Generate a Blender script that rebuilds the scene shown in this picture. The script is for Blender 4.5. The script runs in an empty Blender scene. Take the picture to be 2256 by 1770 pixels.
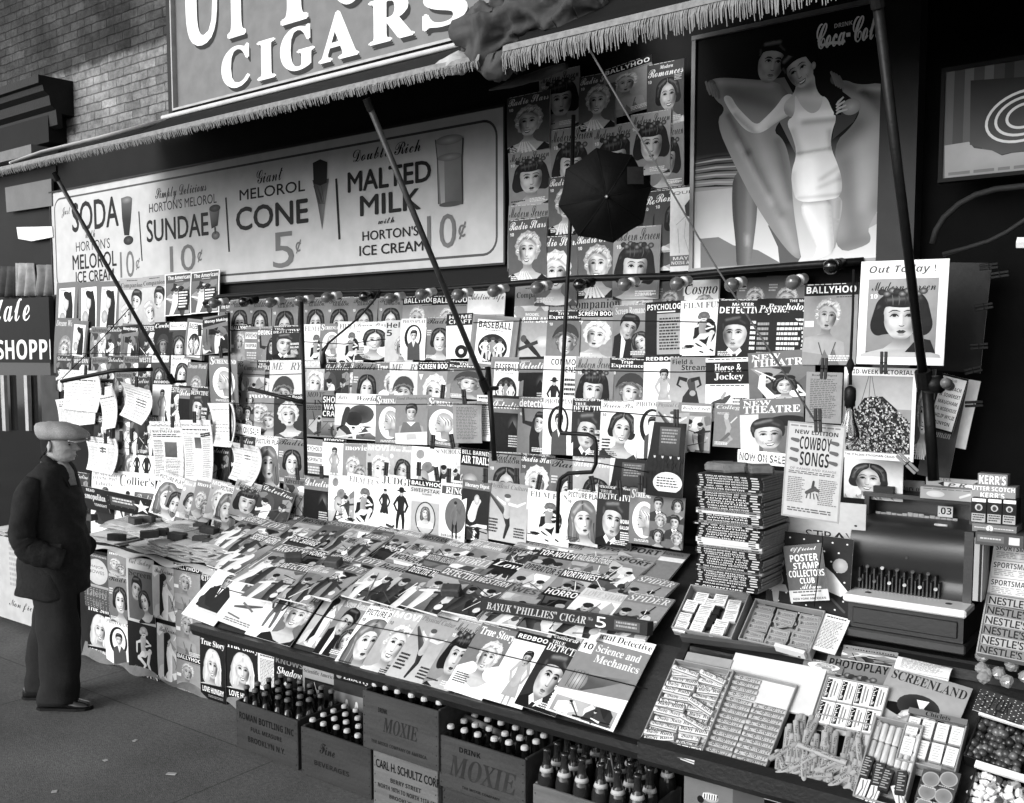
import bpy, math, random
import numpy as np
from mathutils import Vector, Matrix, Euler
random.seed(7)
S=bpy.context.scene
COL=S.collection
# ---------------------------------------------------------------- camera maths (photo 2256x1770)
PW,PH=2256,1770
FOC=2143.; TH=math.radians(4.5); CY=785.+FOC*math.tan(TH); CX=1128.
CAM=np.array([0,0,2.03]); YAW=math.radians(53.33856)
RT=np.array([math.sin(YAW),math.cos(YAW),0]); FH=np.array([-math.cos(YAW),math.sin(YAW),0])
FW=FH*math.cos(TH)+np.array([0,0,-math.sin(TH)]); UP=FH*math.sin(TH)+np.array([0,0,math.cos(TH)])
def ray(u,v): return FW+RT*(u-CX)/FOC-UP*(v-CY)/FOC
def onp(u,v,n,p):
    n=np.array(n,float); r=ray(u,v); t=(n@(np.array(p,float)-CAM))/(n@r); return CAM+t*r
def wall(u,v,y): return onp(u,v,(0,1,0),(0,y,0))
def gnd(u,v,z=0): return onp(u,v,(0,0,1),(0,0,z))
OFF={'A':(0,580),'B':(740,580),'C':(1496,580),'D':(0,1150),'E':(740,1150),'F':(1496,1150),'U':(0,0),'V':(740,0),'W':(1496,0),'_':(0,0)}
def px(c,x,y):
    ox,oy=OFF[c]; k=1. if c=='_' else 2.755
    return ox+x/k, oy+y/k
# ---------------------------------------------------------------- materials
MATS={}
def lin(g): return .84*max(0.,g)**2.2+.0035
def mat(name,g,rough=.6,noise=.25,scale=20.,bump=0.,bscale=60.,spec=.5,metal=0.,kind=None):
    if name in MATS: return MATS[name]
    m=bpy.data.materials.new(name); m.use_nodes=True; nt=m.node_tree; b=nt.nodes['Principled BSDF']
    b.inputs['Roughness'].default_value=rough; b.inputs['Metallic'].default_value=metal
    b.inputs['Specular IOR Level'].default_value=spec
    tc=nt.nodes.new('ShaderNodeTexCoord'); n=nt.nodes.new('ShaderNodeTexNoise'); n.inputs['Scale'].default_value=scale
    n.inputs['Detail'].default_value=6; n.inputs['Roughness'].default_value=.65
    nt.links.new(tc.outputs['Object'],n.inputs['Vector'])
    mr=nt.nodes.new('ShaderNodeMapRange'); mr.inputs['From Min'].default_value=.25; mr.inputs['From Max'].default_value=.75
    a=lin(g)
    if spec==.5 and metal==0 and g<.3: b.inputs['Specular IOR Level'].default_value=.16 if rough>.35 else .4
    mr.inputs['To Min'].default_value=a*(1-noise); mr.inputs['To Max'].default_value=a*(1+noise)
    nt.links.new(n.outputs['Fac'],mr.inputs['Value']); last=mr.outputs['Result']
    if kind=='wood':
        mp=nt.nodes.new('ShaderNodeMapping'); mp.inputs['Scale'].default_value=(3,40,40); nt.links.new(tc.outputs['Object'],mp.inputs['Vector'])
        nt.links.new(mp.outputs['Vector'],n.inputs['Vector']); n.inputs['Scale'].default_value=scale*.1
    nt.links.new(last,b.inputs['Base Color'])
    if bump>0:
        n2=nt.nodes.new('ShaderNodeTexNoise'); n2.inputs['Scale'].default_value=bscale; n2.inputs['Detail'].default_value=5
        nt.links.new(tc.outputs['Object'],n2.inputs['Vector']); bp=nt.nodes.new('ShaderNodeBump'); bp.inputs['Strength'].default_value=bump
        bp.inputs['Distance'].default_value=.01
        nt.links.new(n2.outputs['Fac'],bp.inputs['Height']); nt.links.new(bp.outputs['Normal'],b.inputs['Normal'])
    MATS[name]=m; return m
def printed(name='printed_paper',rough=.5,wear=.12,spec=.16,bump=.05):
    if name in MATS: return MATS[name]
    m=bpy.data.materials.new(name); m.use_nodes=True; nt=m.node_tree; b=nt.nodes['Principled BSDF']
    at=nt.nodes.new('ShaderNodeAttribute'); at.attribute_name='tone'
    tc=nt.nodes.new('ShaderNodeTexCoord'); n=nt.nodes.new('ShaderNodeTexNoise'); n.inputs['Scale'].default_value=9; n.inputs['Detail'].default_value=8
    nt.links.new(tc.outputs['Object'],n.inputs['Vector'])
    mr=nt.nodes.new('ShaderNodeMapRange'); mr.inputs['From Min'].default_value=.3; mr.inputs['From Max'].default_value=.7
    mr.inputs['To Min'].default_value=1-wear; mr.inputs['To Max'].default_value=1.0
    nt.links.new(n.outputs['Fac'],mr.inputs['Value'])
    mu=nt.nodes.new('ShaderNodeMath'); mu.operation='MULTIPLY'
    nt.links.new(at.outputs['Fac'],mu.inputs[0]); nt.links.new(mr.outputs['Result'],mu.inputs[1])
    nt.links.new(mu.outputs[0],b.inputs['Base Color'])
    b.inputs['Roughness'].default_value=rough; b.inputs['Specular IOR Level'].default_value=spec*.6
    n2=nt.nodes.new('ShaderNodeTexNoise'); n2.inputs['Scale'].default_value=5; n2.inputs['Detail'].default_value=3
    nt.links.new(tc.outputs['Object'],n2.inputs['Vector']); bp=nt.nodes.new('ShaderNodeBump'); bp.inputs['Strength'].default_value=bump; bp.inputs['Distance'].default_value=.05
    nt.links.new(n2.outputs['Fac'],bp.inputs['Height']); nt.links.new(bp.outputs['Normal'],b.inputs['Normal'])
    MATS[name]=m; return m
# ---------------------------------------------------------------- objects
def link(o): COL.objects.link(o); return o
def tag(o,label=None,cat=None,group=None,kind=None):
    if label: o['label']=label
    if cat: o['category']=cat
    if group: o['group']=group
    if kind: o['kind']=kind
    return o
def empty(name,loc=(0,0,0),rot=(0,0,0)):
    o=bpy.data.objects.new(name,None); o.location=loc; o.rotation_euler=rot; o.empty_display_size=.05; return link(o)
class MB:
    def __init__(s): s.v=[]; s.f=[]; s.c=[]
    def add(s,V,F,g=None):
        n=len(s.v); s.v+= [tuple(p) for p in V]; s.f+= [tuple(i+n for i in f) for f in F]
        s.c+= (list(g) if isinstance(g,(list,tuple)) else [0.5 if g is None else g]*len(V)); return s
    def box(s,x0,x1,y0,y1,z0,z1,g=None,M=None,bev=0):
        if bev:
            V=[];k=bev
            for z,i in ((z0,k),(z0+k,0),(z1-k,0),(z1,k)):
                V+=[(x0+i,y0+i*0,z),(x1-i,y0,z),(x1-i*0,y0+i,z),(x1,y1-i,z),(x1-i,y1,z),(x0+i,y1,z),(x0,y1-i,z),(x0,y0+i,z)]
            V=[];
            for z,i in ((z0,k),(z0+k,0),(z1-k,0),(z1,k)):
                V+=[(x0+k,y0+i,z),(x1-k,y0+i,z),(x1-i,y0+k,z),(x1-i,y1-k,z),(x1-k,y1-i,z),(x0+k,y1-i,z),(x0+i,y1-k,z),(x0+i,y0+k,z)]
            F=[tuple(range(7,-1,-1)),tuple(range(24,32))]
            for r in range(3):
                for i in range(8): F.append((r*8+i,r*8+(i+1)%8,r*8+8+(i+1)%8,r*8+8+i))
        else:
            V=[(x,y,z) for z in (z0,z1) for x,y in ((x0,y0),(x1,y0),(x1,y1),(x0,y1))]
            F=[(3,2,1,0),(4,5,6,7),(0,1,5,4),(1,2,6,5),(2,3,7,6),(3,0,4,7)]
        if M is not None: V=[M@Vector(p) for p in V]
        return s.add(V,F,g)
    def tube(s,P,R,n=8,g=None,caps=True):
        P=[Vector(p) for p in P]; R=R if isinstance(R,(list,tuple)) else [R]*len(P)
        V=[];F=[]; last=None
        for i,p in enumerate(P):
            d=(P[min(i+1,len(P)-1)]-P[max(i-1,0)]).normalized()
            if last is None:
                a=Vector((0,0,1)) if abs(d.z)<.9 else Vector((1,0,0)); e=d.cross(a).normalized()
            else:
                e=(last-d*last.dot(d)).normalized()
            last=e; b=d.cross(e)
            for k in range(n):
                t=2*math.pi*k/n; V.append(p+(e*math.cos(t)+b*math.sin(t))*R[i])
        for i in range(len(P)-1):
            for k in range(n): F.append((i*n+k,i*n+(k+1)%n,(i+1)*n+(k+1)%n,(i+1)*n+k))
        if caps: F.append(tuple(range(n-1,-1,-1))); F.append(tuple(range((len(P)-1)*n,len(P)*n)))
        return s.add(V,F,g)
    def lathe(s,prof,n=16,g=None,M=None):
        V=[];F=[]
        for r,z in prof:
            for k in range(n): t=2*math.pi*k/n; V.append(Vector((r*math.cos(t),r*math.sin(t),z)))
        for i in range(len(prof)-1):
            for k in range(n): F.append((i*n+k,i*n+(k+1)%n,(i+1)*n+(k+1)%n,(i+1)*n+k))
        F.append(tuple(range(n-1,-1,-1))); F.append(tuple(range((len(prof)-1)*n,len(prof)*n)))
        if M is not None: V=[M@p for p in V]
        return s.add(V,F,g)
    def loft(s,rings,g=None,caps=True,closed=True):
        n=len(rings[0]); V=[p for r in rings for p in r]; F=[]
        for i in range(len(rings)-1):
            for k in range(n if closed else n-1): F.append((i*n+k,i*n+(k+1)%n,(i+1)*n+(k+1)%n,(i+1)*n+k))
        if caps and closed: F.append(tuple(range(n-1,-1,-1))); F.append(tuple(range((len(rings)-1)*n,len(rings)*n)))
        return s.add(V,F,g)
    def sheet(s,fn,nu,nv,g=None):
        V=[fn(i/nu,j/nv) for j in range(nv+1) for i in range(nu+1)]
        F=[(j*(nu+1)+i,j*(nu+1)+i+1,(j+1)*(nu+1)+i+1,(j+1)*(nu+1)+i) for j in range(nv) for i in range(nu)]
        if g is not None and callable(g): g=[g(i/nu,j/nv) for j in range(nv+1) for i in range(nu+1)]
        return s.add(V,F,g)
    def mesh(s,name,m,smooth=False,tone=False):
        me=bpy.data.meshes.new(name); me.from_pydata([tuple(p) for p in s.v],[],s.f)
        if tone:
            at=me.color_attributes.new('tone','FLOAT_COLOR','POINT')
            a=np.ones((len(s.v),4),np.float32); g=np.array([lin(x) for x in s.c],np.float32); a[:,:3]=g[:,None]; at.data.foreach_set('color',a.ravel())
        if smooth: me.polygons.foreach_set('use_smooth',[True]*len(me.polygons))
        me.materials.append(m); me.update(); return me
    def obj(s,name,m,parent=None,smooth=False,tone=False,loc=None,rot=None):
        o=bpy.data.objects.new(name,s.mesh(name,m,smooth,tone)); link(o)
        if parent is not None: o.parent=parent
        if loc is not None: o.location=loc
        if rot is not None: o.rotation_euler=rot
        return o
def copy_tree(o,parent=None):
    c=o.copy(); COL.objects.link(c)
    if parent is not None: c.parent=parent
    for ch in list(o.children): copy_tree(ch,c)
    return c
def hull(mb): # recalc outside normals
    pass
# ---------------------------------------------------------------- glyphs
BASES={'S':(0x1D400,0x1D41A,0x1D7CE),'O':(0x1D468,0x1D482,None),'s':(0x1D4D0,0x1D4EA,None),'F':(0x1D56C,0x1D586,None),
 'B':(0x1D5D4,0x1D5EE,0x1D7EC),'I':(0x1D63C,0x1D656,None),'T':(0x1D670,0x1D68A,0x1D7F6)}
def enc(t,f):
    if f not in BASES: return t
    U,L,D=BASES[f]; r=''
    for c in t:
        if 'A'<=c<='Z': r+=chr(U+ord(c)-65)
        elif 'a'<=c<='z': r+=chr(L+ord(c)-97)
        elif c.isdigit() and D: r+=chr(D+int(c))
        else: r+=c
    return r
GC={}
_tc=bpy.data.curves.new('glyph','FONT'); _tc.resolution_u=3; _to=bpy.data.objects.new('glyph',_tc); COL.objects.link(_to)
def glyphs(t,f):
    k=(t,f)
    if k in GC: return GC[k]
    _tc.body=enc(t,f); _tc.offset=0.
    dg=bpy.context.evaluated_depsgraph_get(); ev=_to.evaluated_get(dg); m=ev.to_mesh()
    V=np.array([v.co[:2] for v in m.vertices]) if len(m.vertices) else np.zeros((0,2))
    F=[]
    for p in m.polygons:
        q=list(p.vertices)
        for i in range(1,len(q)-1): F.append((q[0],q[i],q[i+1]))
    ev.to_mesh_clear()
    if len(V):
        lo=V.min(0); hi=V.max(0); V=(V-lo)/np.maximum(hi-lo,1e-6); asp=(hi[0]-lo[0])/max(hi[1]-lo[1],1e-6)
    else: asp=1.
    GC[k]=(V,F,asp); return GC[k]
# ---------------------------------------------------------------- flat printed art: x right, y down
class Art:
    def __init__(s,w=1.,h=1.36,step=.00004): s.w=w; s.h=h; s.T=[]; s.z=0; s.step=step; s.clip=True
    def tri(s,V,F,g):
        s.z+=1
        if not isinstance(g,(list,tuple,np.ndarray)): g=[g]*len(V)
        s.T.append((np.array(V,float),list(F),list(g),s.z)); return s
    def rect(s,x0,y0,x1,y1,g,g2=None):
        g2=g if g2 is None else g2
        return s.tri([(x0,y0),(x1,y0),(x1,y1),(x0,y1)],[(0,1,2),(0,2,3)],[g,g,g2,g2])
    def poly(s,P,g):   # any simple polygon
        import mathutils.geometry as mg
        tr=mg.tessellate_polygon([[Vector((p[0],p[1],0)) for p in P]])
        return s.tri(P,[tuple(t) for t in tr],g)
    def ell(s,cx,cy,rx,ry,g0,g1=None,rot=0,n=20,rings=2):
        g1=g0 if g1 is None else g1
        V=[(cx,cy)];G=[g0];F=[];c,d=math.cos(rot),math.sin(rot)
        for r in range(1,rings+1):
            q=r/rings
            for k in range(n):
                t=2*math.pi*k/n; x=rx*q*math.cos(t); y=ry*q*math.sin(t); V.append((cx+x*c-y*d,cy+x*d+y*c)); G.append(g0+(g1-g0)*q)
        for k in range(n): F.append((0,1+k,1+(k+1)%n))
        for r in range(1,rings):
            a=1+(r-1)*n;b=1+r*n
            for k in range(n): k2=(k+1)%n; F+=[(a+k,b+k,b+k2),(a+k,b+k2,a+k2)]
        return s.tri(V,F,G)
    def stroke(s,P,W,g,g2=None):
        W=W if isinstance(W,(list,tuple)) else [W]*len(P); V=[];G=[];F=[]
        for i,p in enumerate(P):
            a=P[max(i-1,0)];b=P[min(i+1,len(P)-1)]; dx,dy=b[0]-a[0],b[1]-a[1]; L=math.hypot(dx,dy) or 1; nx,ny=-dy/L*W[i]/2,dx/L*W[i]/2
            V+=[(p[0]+nx,p[1]+ny),(p[0]-nx,p[1]-ny)]; G+=[g,g if g2 is None else g2]
        for i in range(len(P)-1): F+=[(2*i,2*i+1,2*i+3),(2*i,2*i+3,2*i+2)]
        return s.tri(V,F,G)
    def limb(s,P,W,g,g2=None):
        for i in (0,-1): s.ell(P[i][0],P[i][1],W[i]/2,W[i]/2,g if g2 is None else (g+g2)/2,n=10,rings=1)
        for p,w in zip(P[1:-1],W[1:-1]): s.ell(p[0],p[1],w/2,w/2,g if g2 is None else (g+g2)/2,n=10,rings=1)
        return s.stroke(P,W,g,g2)
    def text(s,t,x0,y0,x1,y1,f,g,shear=0,arc=0):
        V,F,a=glyphs(t,f)
        if not len(V): return s
        W=V.copy(); Y=y1-(y1-y0)*V[:,1]; X=x0+(x1-x0)*V[:,0]+shear*(V[:,1]-.5)*(y1-y0)
        if f in 'HK':
            d=(.022 if f=='H' else .04)*(y1-y0)
            for ox,oy in ((-d,0),(d,0),(0,-d*.8),(0,d*.8)): s.tri(np.stack([X+ox,Y+oy],1),F,g)
        return s.tri(np.stack([X,Y],1),F,g)
    def fit(s,t,cx,y0,h,f,g,maxw=None,left=None,sx=1.):  # keeps its aspect, centred at cx (or starting at left)
        V,F,a=glyphs(t,f); w=h*a*sx
        if maxw and w>maxw: w=maxw
        x0=left if left is not None else cx-w/2
        return s.text(t,x0,y0,x0+w,y0+h,f,g)
    def lines(s,x0,y0,x1,y1,n,g,seed=1,fill=.55):
        r=random.Random(seed); V=[];F=[]; dy=(y1-y0)/n
        for i in range(n):
            y=y0+i*dy; x=x0; end=x1-(x1-x0)*r.random()*.25
            while x<end:
                w=(x1-x0)*r.uniform(.05,.17); q=min(x+w,end); k=len(V); V+=[(x,y),(q,y),(q,y+dy*fill),(x,y+dy*fill)]; F+=[(k,k+1,k+2),(k,k+2,k+3)]; x=q+(x1-x0)*.025
        return s.tri(V,F,g) if V else s
    def air(s,P,base,blobs,step=.03,smooth=2):
        "airbrushed shape: fine triangles whose tone is the base plus soft strokes (x0,y0,x1,y1,width,amount)"
        import mathutils.geometry as mg
        for _ in range(smooth):
            Q=[]
            for i in range(len(P)):
                a=P[i];b=P[(i+1)%len(P)]; Q+=[(a[0]*.75+b[0]*.25,a[1]*.75+b[1]*.25),(a[0]*.25+b[0]*.75,a[1]*.25+b[1]*.75)]
            P=Q
        V=[tuple(p) for p in P]; work=[tuple(t) for t in mg.tessellate_polygon([[Vector((p[0],p[1],0)) for p in P]])]; out=[]; mid={}
        while work:
            f=work.pop(); best=0;bi=0
            for i in range(3):
                a,b=V[f[i]],V[f[(i+1)%3]]; L=(a[0]-b[0])**2+(a[1]-b[1])**2
                if L>best: best=L;bi=i
            if best<step*step: out.append(f); continue
            a,b,c=f[bi],f[(bi+1)%3],f[(bi+2)%3]; k=(min(a,b),max(a,b))
            if k not in mid: mid[k]=len(V); V.append(((V[a][0]+V[b][0])/2,(V[a][1]+V[b][1])/2))
            m=mid[k]; work+=[(a,m,c),(m,b,c)]
        A_=np.array(V); G=np.full(len(V),float(base))
        for x0,y0,x1,y1,w,d in blobs:
            q=np.array([x1-x0,y1-y0]); L=max(1e-9,q@q); t=np.clip(((A_-[x0,y0])@q)/L,0,1); D2=((A_-np.array([x0,y0])-t[:,None]*q)**2).sum(1); G+=d*np.exp(-D2/(w*w))
        return s.tri(V,out,list(np.clip(G,.03,.99)))
    def mesh(s,name,bend=0.,split=.08,thick=.003,base=.9,mtl=None,twist=0.):
        Vs=[];Fs=[];Gs=[];n=0
        for V,F,G,z in s.T:
            V=[tuple(p) for p in V]; G=list(G)
            if s.clip: V=[(min(max(x,0.),s.w),min(max(y,0.),s.h)) for x,y in V]
            if bend or twist:
                work=list(F); out=[]; mid={}
                while work:
                    f=work.pop(); best=0;bi=0
                    for i in range(3):
                        a,b=V[f[i]],V[f[(i+1)%3]]; L=(a[0]-b[0])**2+(a[1]-b[1])**2
                        if L>best: best=L;bi=i
                    if best<split*split: out.append(f); continue
                    a,b,c=f[bi],f[(bi+1)%3],f[(bi+2)%3]; k=(min(a,b),max(a,b))
                    if k not in mid: mid[k]=len(V); V.append(((V[a][0]+V[b][0])/2,(V[a][1]+V[b][1])/2)); G.append((G[a]+G[b])/2)
                    m=mid[k]; work+=[(a,m,c),(m,b,c)]
                F=out
            fl=[]
            for f in F:
                a,b,c=V[f[0]],V[f[1]],V[f[2]]; ar=(b[0]-a[0])*(c[1]-a[1])-(b[1]-a[1])*(c[0]-a[0])
                if abs(ar)<1e-9: continue
                fl.append((f[0]+n,f[1]+n,f[2]+n) if ar<0 else (f[0]+n,f[2]+n,f[1]+n))
            for x,y in V:
                d=bend*(4*(y/s.h)*(1-y/s.h))+twist*(x/s.w)*(y/s.h)
                Vs.append((x,-z*s.step-d,-y))
            Fs+=fl; Gs+=G; n=len(Vs)
        # backing sheet, a body of its own thickness
        ny=12 if (bend or twist) else 1; nx=6 if twist else 1
        for side in (0,1):
            for j in range(ny+1):
                for i in range(nx+1):
                    x=s.w*i/nx;y=s.h*j/ny; d=bend*(4*(y/s.h)*(1-y/s.h))+twist*(x/s.w)*(y/s.h); Vs.append((x,-d+side*thick,-y)); Gs.append(base)
        q=lambda sd,i,j: n+sd*(nx+1)*(ny+1)+j*(nx+1)+i
        for j in range(ny):
            for i in range(nx): Fs.append((q(0,i,j),q(0,i,j+1),q(0,i+1,j+1),q(0,i+1,j))); Fs.append((q(1,i,j),q(1,i+1,j),q(1,i+1,j+1),q(1,i,j+1)))
            Fs.append((q(0,0,j),q(1,0,j),q(1,0,j+1),q(0,0,j+1))); Fs.append((q(0,nx,j),q(0,nx,j+1),q(1,nx,j+1),q(1,nx,j)))
        for i in range(nx):
            Fs.append((q(0,i,0),q(0,i+1,0),q(1,i+1,0),q(1,i,0))); Fs.append((q(0,i,ny),q(1,i,ny),q(1,i+1,ny),q(0,i+1,ny)))
        me=bpy.data.meshes.new(name); me.from_pydata(Vs,[],Fs)
        at=me.color_attributes.new('tone','FLOAT_COLOR','POINT'); a=np.ones((len(Vs),4),np.float32)
        a[:,:3]=np.array([lin(x) for x in Gs],np.float32)[:,None]; at.data.foreach_set('color',a.ravel())
        me.materials.append(mtl or printed()); me.update(); return me
# ---------------------------------------------------------------- portrait and figure drawing for printed covers
def face(A,cx,cy,s,hair='bob',hg=.1,sk=.86,yaw=.25,tilt=0.,smile=0,dress=.15,brim=None,neck=True,man=False):
    ct,st=math.cos(tilt),math.sin(tilt)
    sk=sk*.93
    def f(P): return [(cx+(x*ct-y*.93*st)*s,cy+(x*st+y*.93*ct)*s) for x,y in P]
    def sm(P,n=3):  # smooth closed outline
        for _ in range(n-1):
            Q=[]
            for i in range(len(P)):
                a=P[i];b=P[(i+1)%len(P)]; Q+=[(a[0]*.75+b[0]*.25,a[1]*.75+b[1]*.25),(a[0]*.25+b[0]*.75,a[1]*.25+b[1]*.75)]
            P=Q
        return P
    def grad(P,c,g0,g1): # closed fan, gradient from centre
        Q=f(P); V=f([c])+Q; n=len(Q)
        A.tri(V,[(0,1+i,1+(i+1)%n) for i in range(n)],[g0]+[g1]*n)
    lit=1 if yaw<0 else -1   # side of the head turned to the light
    hi=min(1,hg+.28)
    if hair in('bob','curlbob'):
        grad(sm([(-.1,-.74),(.25,-.73),(.5,-.5),(.58,-.15),(.66,.22),(.52,.46),(.3,.40),(-.3,.40),(-.52,.48),(-.66,.24),(-.58,-.15),(-.5,-.5)]),(0,-.3),hg+.03,hg)
    elif hair=='wave':
        r=random.Random(int(s*1e4)); P=[]
        for i in range(26):
            t=-math.pi*1.32+i/25*math.pi*1.64+0; k=1+.06*math.sin(i*2.6)
            P.append((.55*k*math.cos(t+math.pi*1.0+.0) if 0 else .55*k*math.sin(t+math.pi*.5+math.pi*.0),-.12-.6*k*math.cos(t+math.pi*.5)))
        P=[( .54*(1+.07*math.sin(i*2.3))*math.sin(a), -.13-.60*(1+.06*math.sin(i*1.9))*math.cos(a)) for i,a in enumerate([(-2.55+5.1*j/29) for j in range(30)])]
        grad(P,(0,-.2),hg+.05,hg-.12)
        for i in range(7):
            a=-1.9+i*.62; A.stroke(f([(.36*math.sin(a),-.13-.42*math.cos(a)),(.44*math.sin(a+.15),-.13-.5*math.cos(a+.15)),(.52*math.sin(a+.05),-.13-.58*math.cos(a+.05))]),[.03*s,.07*s,.02*s],min(1,hg+.14))
    elif hair=='part':
        grad(sm([(0,-.70),(.3,-.66),(.5,-.42),(.53,-.1),(.58,.15),(.46,.34),(.2,.3),(-.2,.3),(-.46,.34),(-.58,.15),(-.53,-.1),(-.5,-.42),(-.3,-.66)]),(0,-.3),hg+.05,hg)
    elif hair=='short':
        grad(sm([(0,-.74),(.3,-.70),(.46,-.45),(.44,-.05),(.36,.1),(-.36,.1),(-.44,-.05),(-.46,-.45),(-.3,-.70)]),(0,-.3),hg+.06,hg)
    elif hair=='long':
        grad(sm([(0,-.74),(.3,-.7),(.52,-.42),(.6,0),(.66,.4),(.55,.8),(.3,.85),(-.3,.85),(-.6,.8),(-.68,.4),(-.58,0),(-.5,-.42),(-.3,-.7)]),(0,-.2),hg+.14,hg-.08)
        for i in range(8):
            x=-.58+i*.165; A.stroke(f([(x*.8,-.5),(x*1.05,0),(x*1.0,.3),(x*1.1,.7)]),[.015*s,.05*s,.03*s,.02*s],min(1,hg+.18 if i%2 else max(0,hg-.2)))
    if neck:
        A.poly(f([(-.17,.25),(.2,.25),(.2,.62),(.36,.78),(.8,.92),(.95,1.5),(-.95,1.5),(-.8,.92),(-.34,.78),(-.17,.62)]),[sk*.42,sk*.36,sk*.62,sk*.8,sk*.86,sk*.9,sk*.9,sk*.92,sk*.92,sk*.72])
        if dress is not None:
            if man:
                A.poly(f([(-.2,.52),(-.75,.78),(-1.05,1.5),(1.05,1.5),(.75,.78),(.22,.52),(.03,1.02)]),dress)
                A.poly(f([(-.17,.5),(-.24,.62),(.02,1.1),(.26,.62),(.19,.5),(.02,.7)]),.95)
                A.poly(f([(-.04,.7),(.08,.7),(.1,1.2),(-.06,1.2)]),.12)
            else:
                A.poly(f([(-1.0,1.5),(-.92,.98),(-.6,.84),(-.3,1.12),(.05,1.22),(.35,1.1),(.62,.84),(.92,.98),(1.0,1.5)]),dress)
    O=[(0,-.52),(.2,-.49),(.32,-.36),(.37,-.14),(.36,.08),(.31,.29),(.2,.46),(.08,.555),(-.08,.555),(-.2,.46),(-.31,.29),(-.36,.08),(-.37,-.14),(-.32,-.36),(-.2,-.49)]
    if man: O=[(x*1.06,y*1.03) for x,y in O]
    sd0=1 if yaw>=0 else -1; d=yaw*.11
    def af(P,base,bl,st=.055,smooth=0):
        A.air(f(P),base,[(*f([(b[0],b[1])])[0],*f([(b[2],b[3])])[0],b[4]*s,b[5]) for b in bl],st*s,smooth)
    m=sd0; e=sk
    af(sm(O),sk*.97,[(m*.38,-.3,m*.34,.3,.15,-.46*e),(-m*.40,-.3,-m*.36,.3,.07,-.22*e),(m*.16+d,.26,m*.30,.05,.085,-.20*e),(-m*.20+d,.30,-m*.30,.10,.06,-.14*e),(-.16,.56,.16,.56,.075,-.34*e),(-.3,-.5,.3,-.5,.13,-.26*e),
      (-m*.17+d,.10,-m*.2+d,.13,.09,.12*e),(-m*.06+d,-.32,m*.06+d,-.32,.10,.10*e),(d*1.1,.45,d*1.1,.46,.045,.09*e),
      (-.155+d,-.10,-.135+d,-.10,.075,-.24*e),(.155+d,-.10,.135+d,-.10,.075,-.27*e),(d*1.3+m*.045,-.05,d*1.5+m*.05,.16,.028,-.20*e),(d*1.3-m*.01,-.08,d*1.5-m*.01,.15,.02,.12*e),(d*1.25-.06,.45-.18,d*1.25+.06,.27,.03,-.08*e),(d*1.25-.05,.425,d*1.25+.05,.425,.022,-.16*e)])
    d=yaw*.11
    ink=max(.05,min(.25,hg*.5))
    for sd in (-1,1):
        k=1-.25*max(0,sd*yaw); ex=sd*.155*k+d; w=.075*k; dk=1-.25*(sd==sd0)
        A.poly(f([(ex-w*1.05,-.042),(ex-w*.5,-.068),(ex+w*.45,-.07),(ex+w*1.05,-.046),(ex+w*.5,-.026),(ex-w*.5,-.024)]),.74*dk)
        A.poly(f([(ex-.042+yaw*.02,-.072),(ex+.042+yaw*.02,-.072),(ex+.036+yaw*.02,-.032),(ex+yaw*.02,-.024),(ex-.036+yaw*.02,-.032)]),[.04,.04,.12,.15,.12])
        A.stroke(f([(ex-w*1.25,-.028),(ex-w*.6,-.078),(ex,-.09),(ex+w*.6,-.082),(ex+w*1.3,-.04 if sd>0 else -.035)]),[.012*s,.034*s,.04*s,.036*s,.012*s],.04)
        by=-.172 if not man else -.145
        A.stroke(f([(ex-.12*k,by+(.04 if sd<0 else .012)),(ex-.04,by-.018),(ex+.04,by-.018),(ex+.12*k,by+(.012 if sd<0 else .04))]) ,[.012*s,(.042 if man else .026)*s,(.042 if man else .026)*s,.01*s],ink+.05)
    A.stroke(f([(d*1.5-.055,.19),(d*1.5-.02,.21),(d*1.5+.025,.21),(d*1.5+.055,.188)]),[.014*s,.02*s,.022*s,.016*s],sk*.32)
    mx=d*1.25
    lp=.13 if not man else sk*.42
    if smile:
        A.poly(f([(mx-.135,.305),(mx-.045,.296),(mx,.306),(mx+.045,.296),(mx+.135,.30),(mx+.075,.395),(mx,.412),(mx-.075,.40)]),lp)
        A.poly(f([(mx-.12,.32),(mx,.325),(mx+.12,.316),(mx+.05,.37),(mx-.05,.375)]),.98)
        for sd in(-1,1): A.stroke(f([(mx+sd*.17,.2),(mx+sd*.19,.27),(mx+sd*.175,.33)]),[.005*s,.018*s,.005*s],sk*.68)
    else:
        A.poly(f([(mx-.1,.342),(mx-.035,.306),(mx,.318),(mx+.035,.306),(mx+.1,.338),(mx,.352)]),lp)
        A.poly(f([(mx-.1,.345),(mx,.35),(mx+.1,.342),(mx+.045,.395),(mx-.045,.397)]),lp+.12)
        A.stroke(f([(mx-.05,.43),(mx,.437),(mx+.05,.43)]),.02*s,sk*.72)
    # front hair
    def strands(r0,r1,n,lo,hi_):
        rr=random.Random(int(abs(cx*997+cy*131+s*77)*100))
        for i in range(n):
            a=lo+(hi_-lo)*(i+rr.random()*.8)/n; da=rr.uniform(-.12,.22); P=[((r0+(r1-r0)*q)*math.sin(a+da*q),-.10-(r0+(r1-r0)*q)*1.08*math.cos(a+da*q)) for q in (0,.35,.7,1)]
            t=rr.uniform(.05,.30); A.stroke(f(P),[.008*s,.022*s,.026*s,.008*s],min(1,hg+t) if rr.random()<.6 else max(.02,hg-.12))
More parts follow.
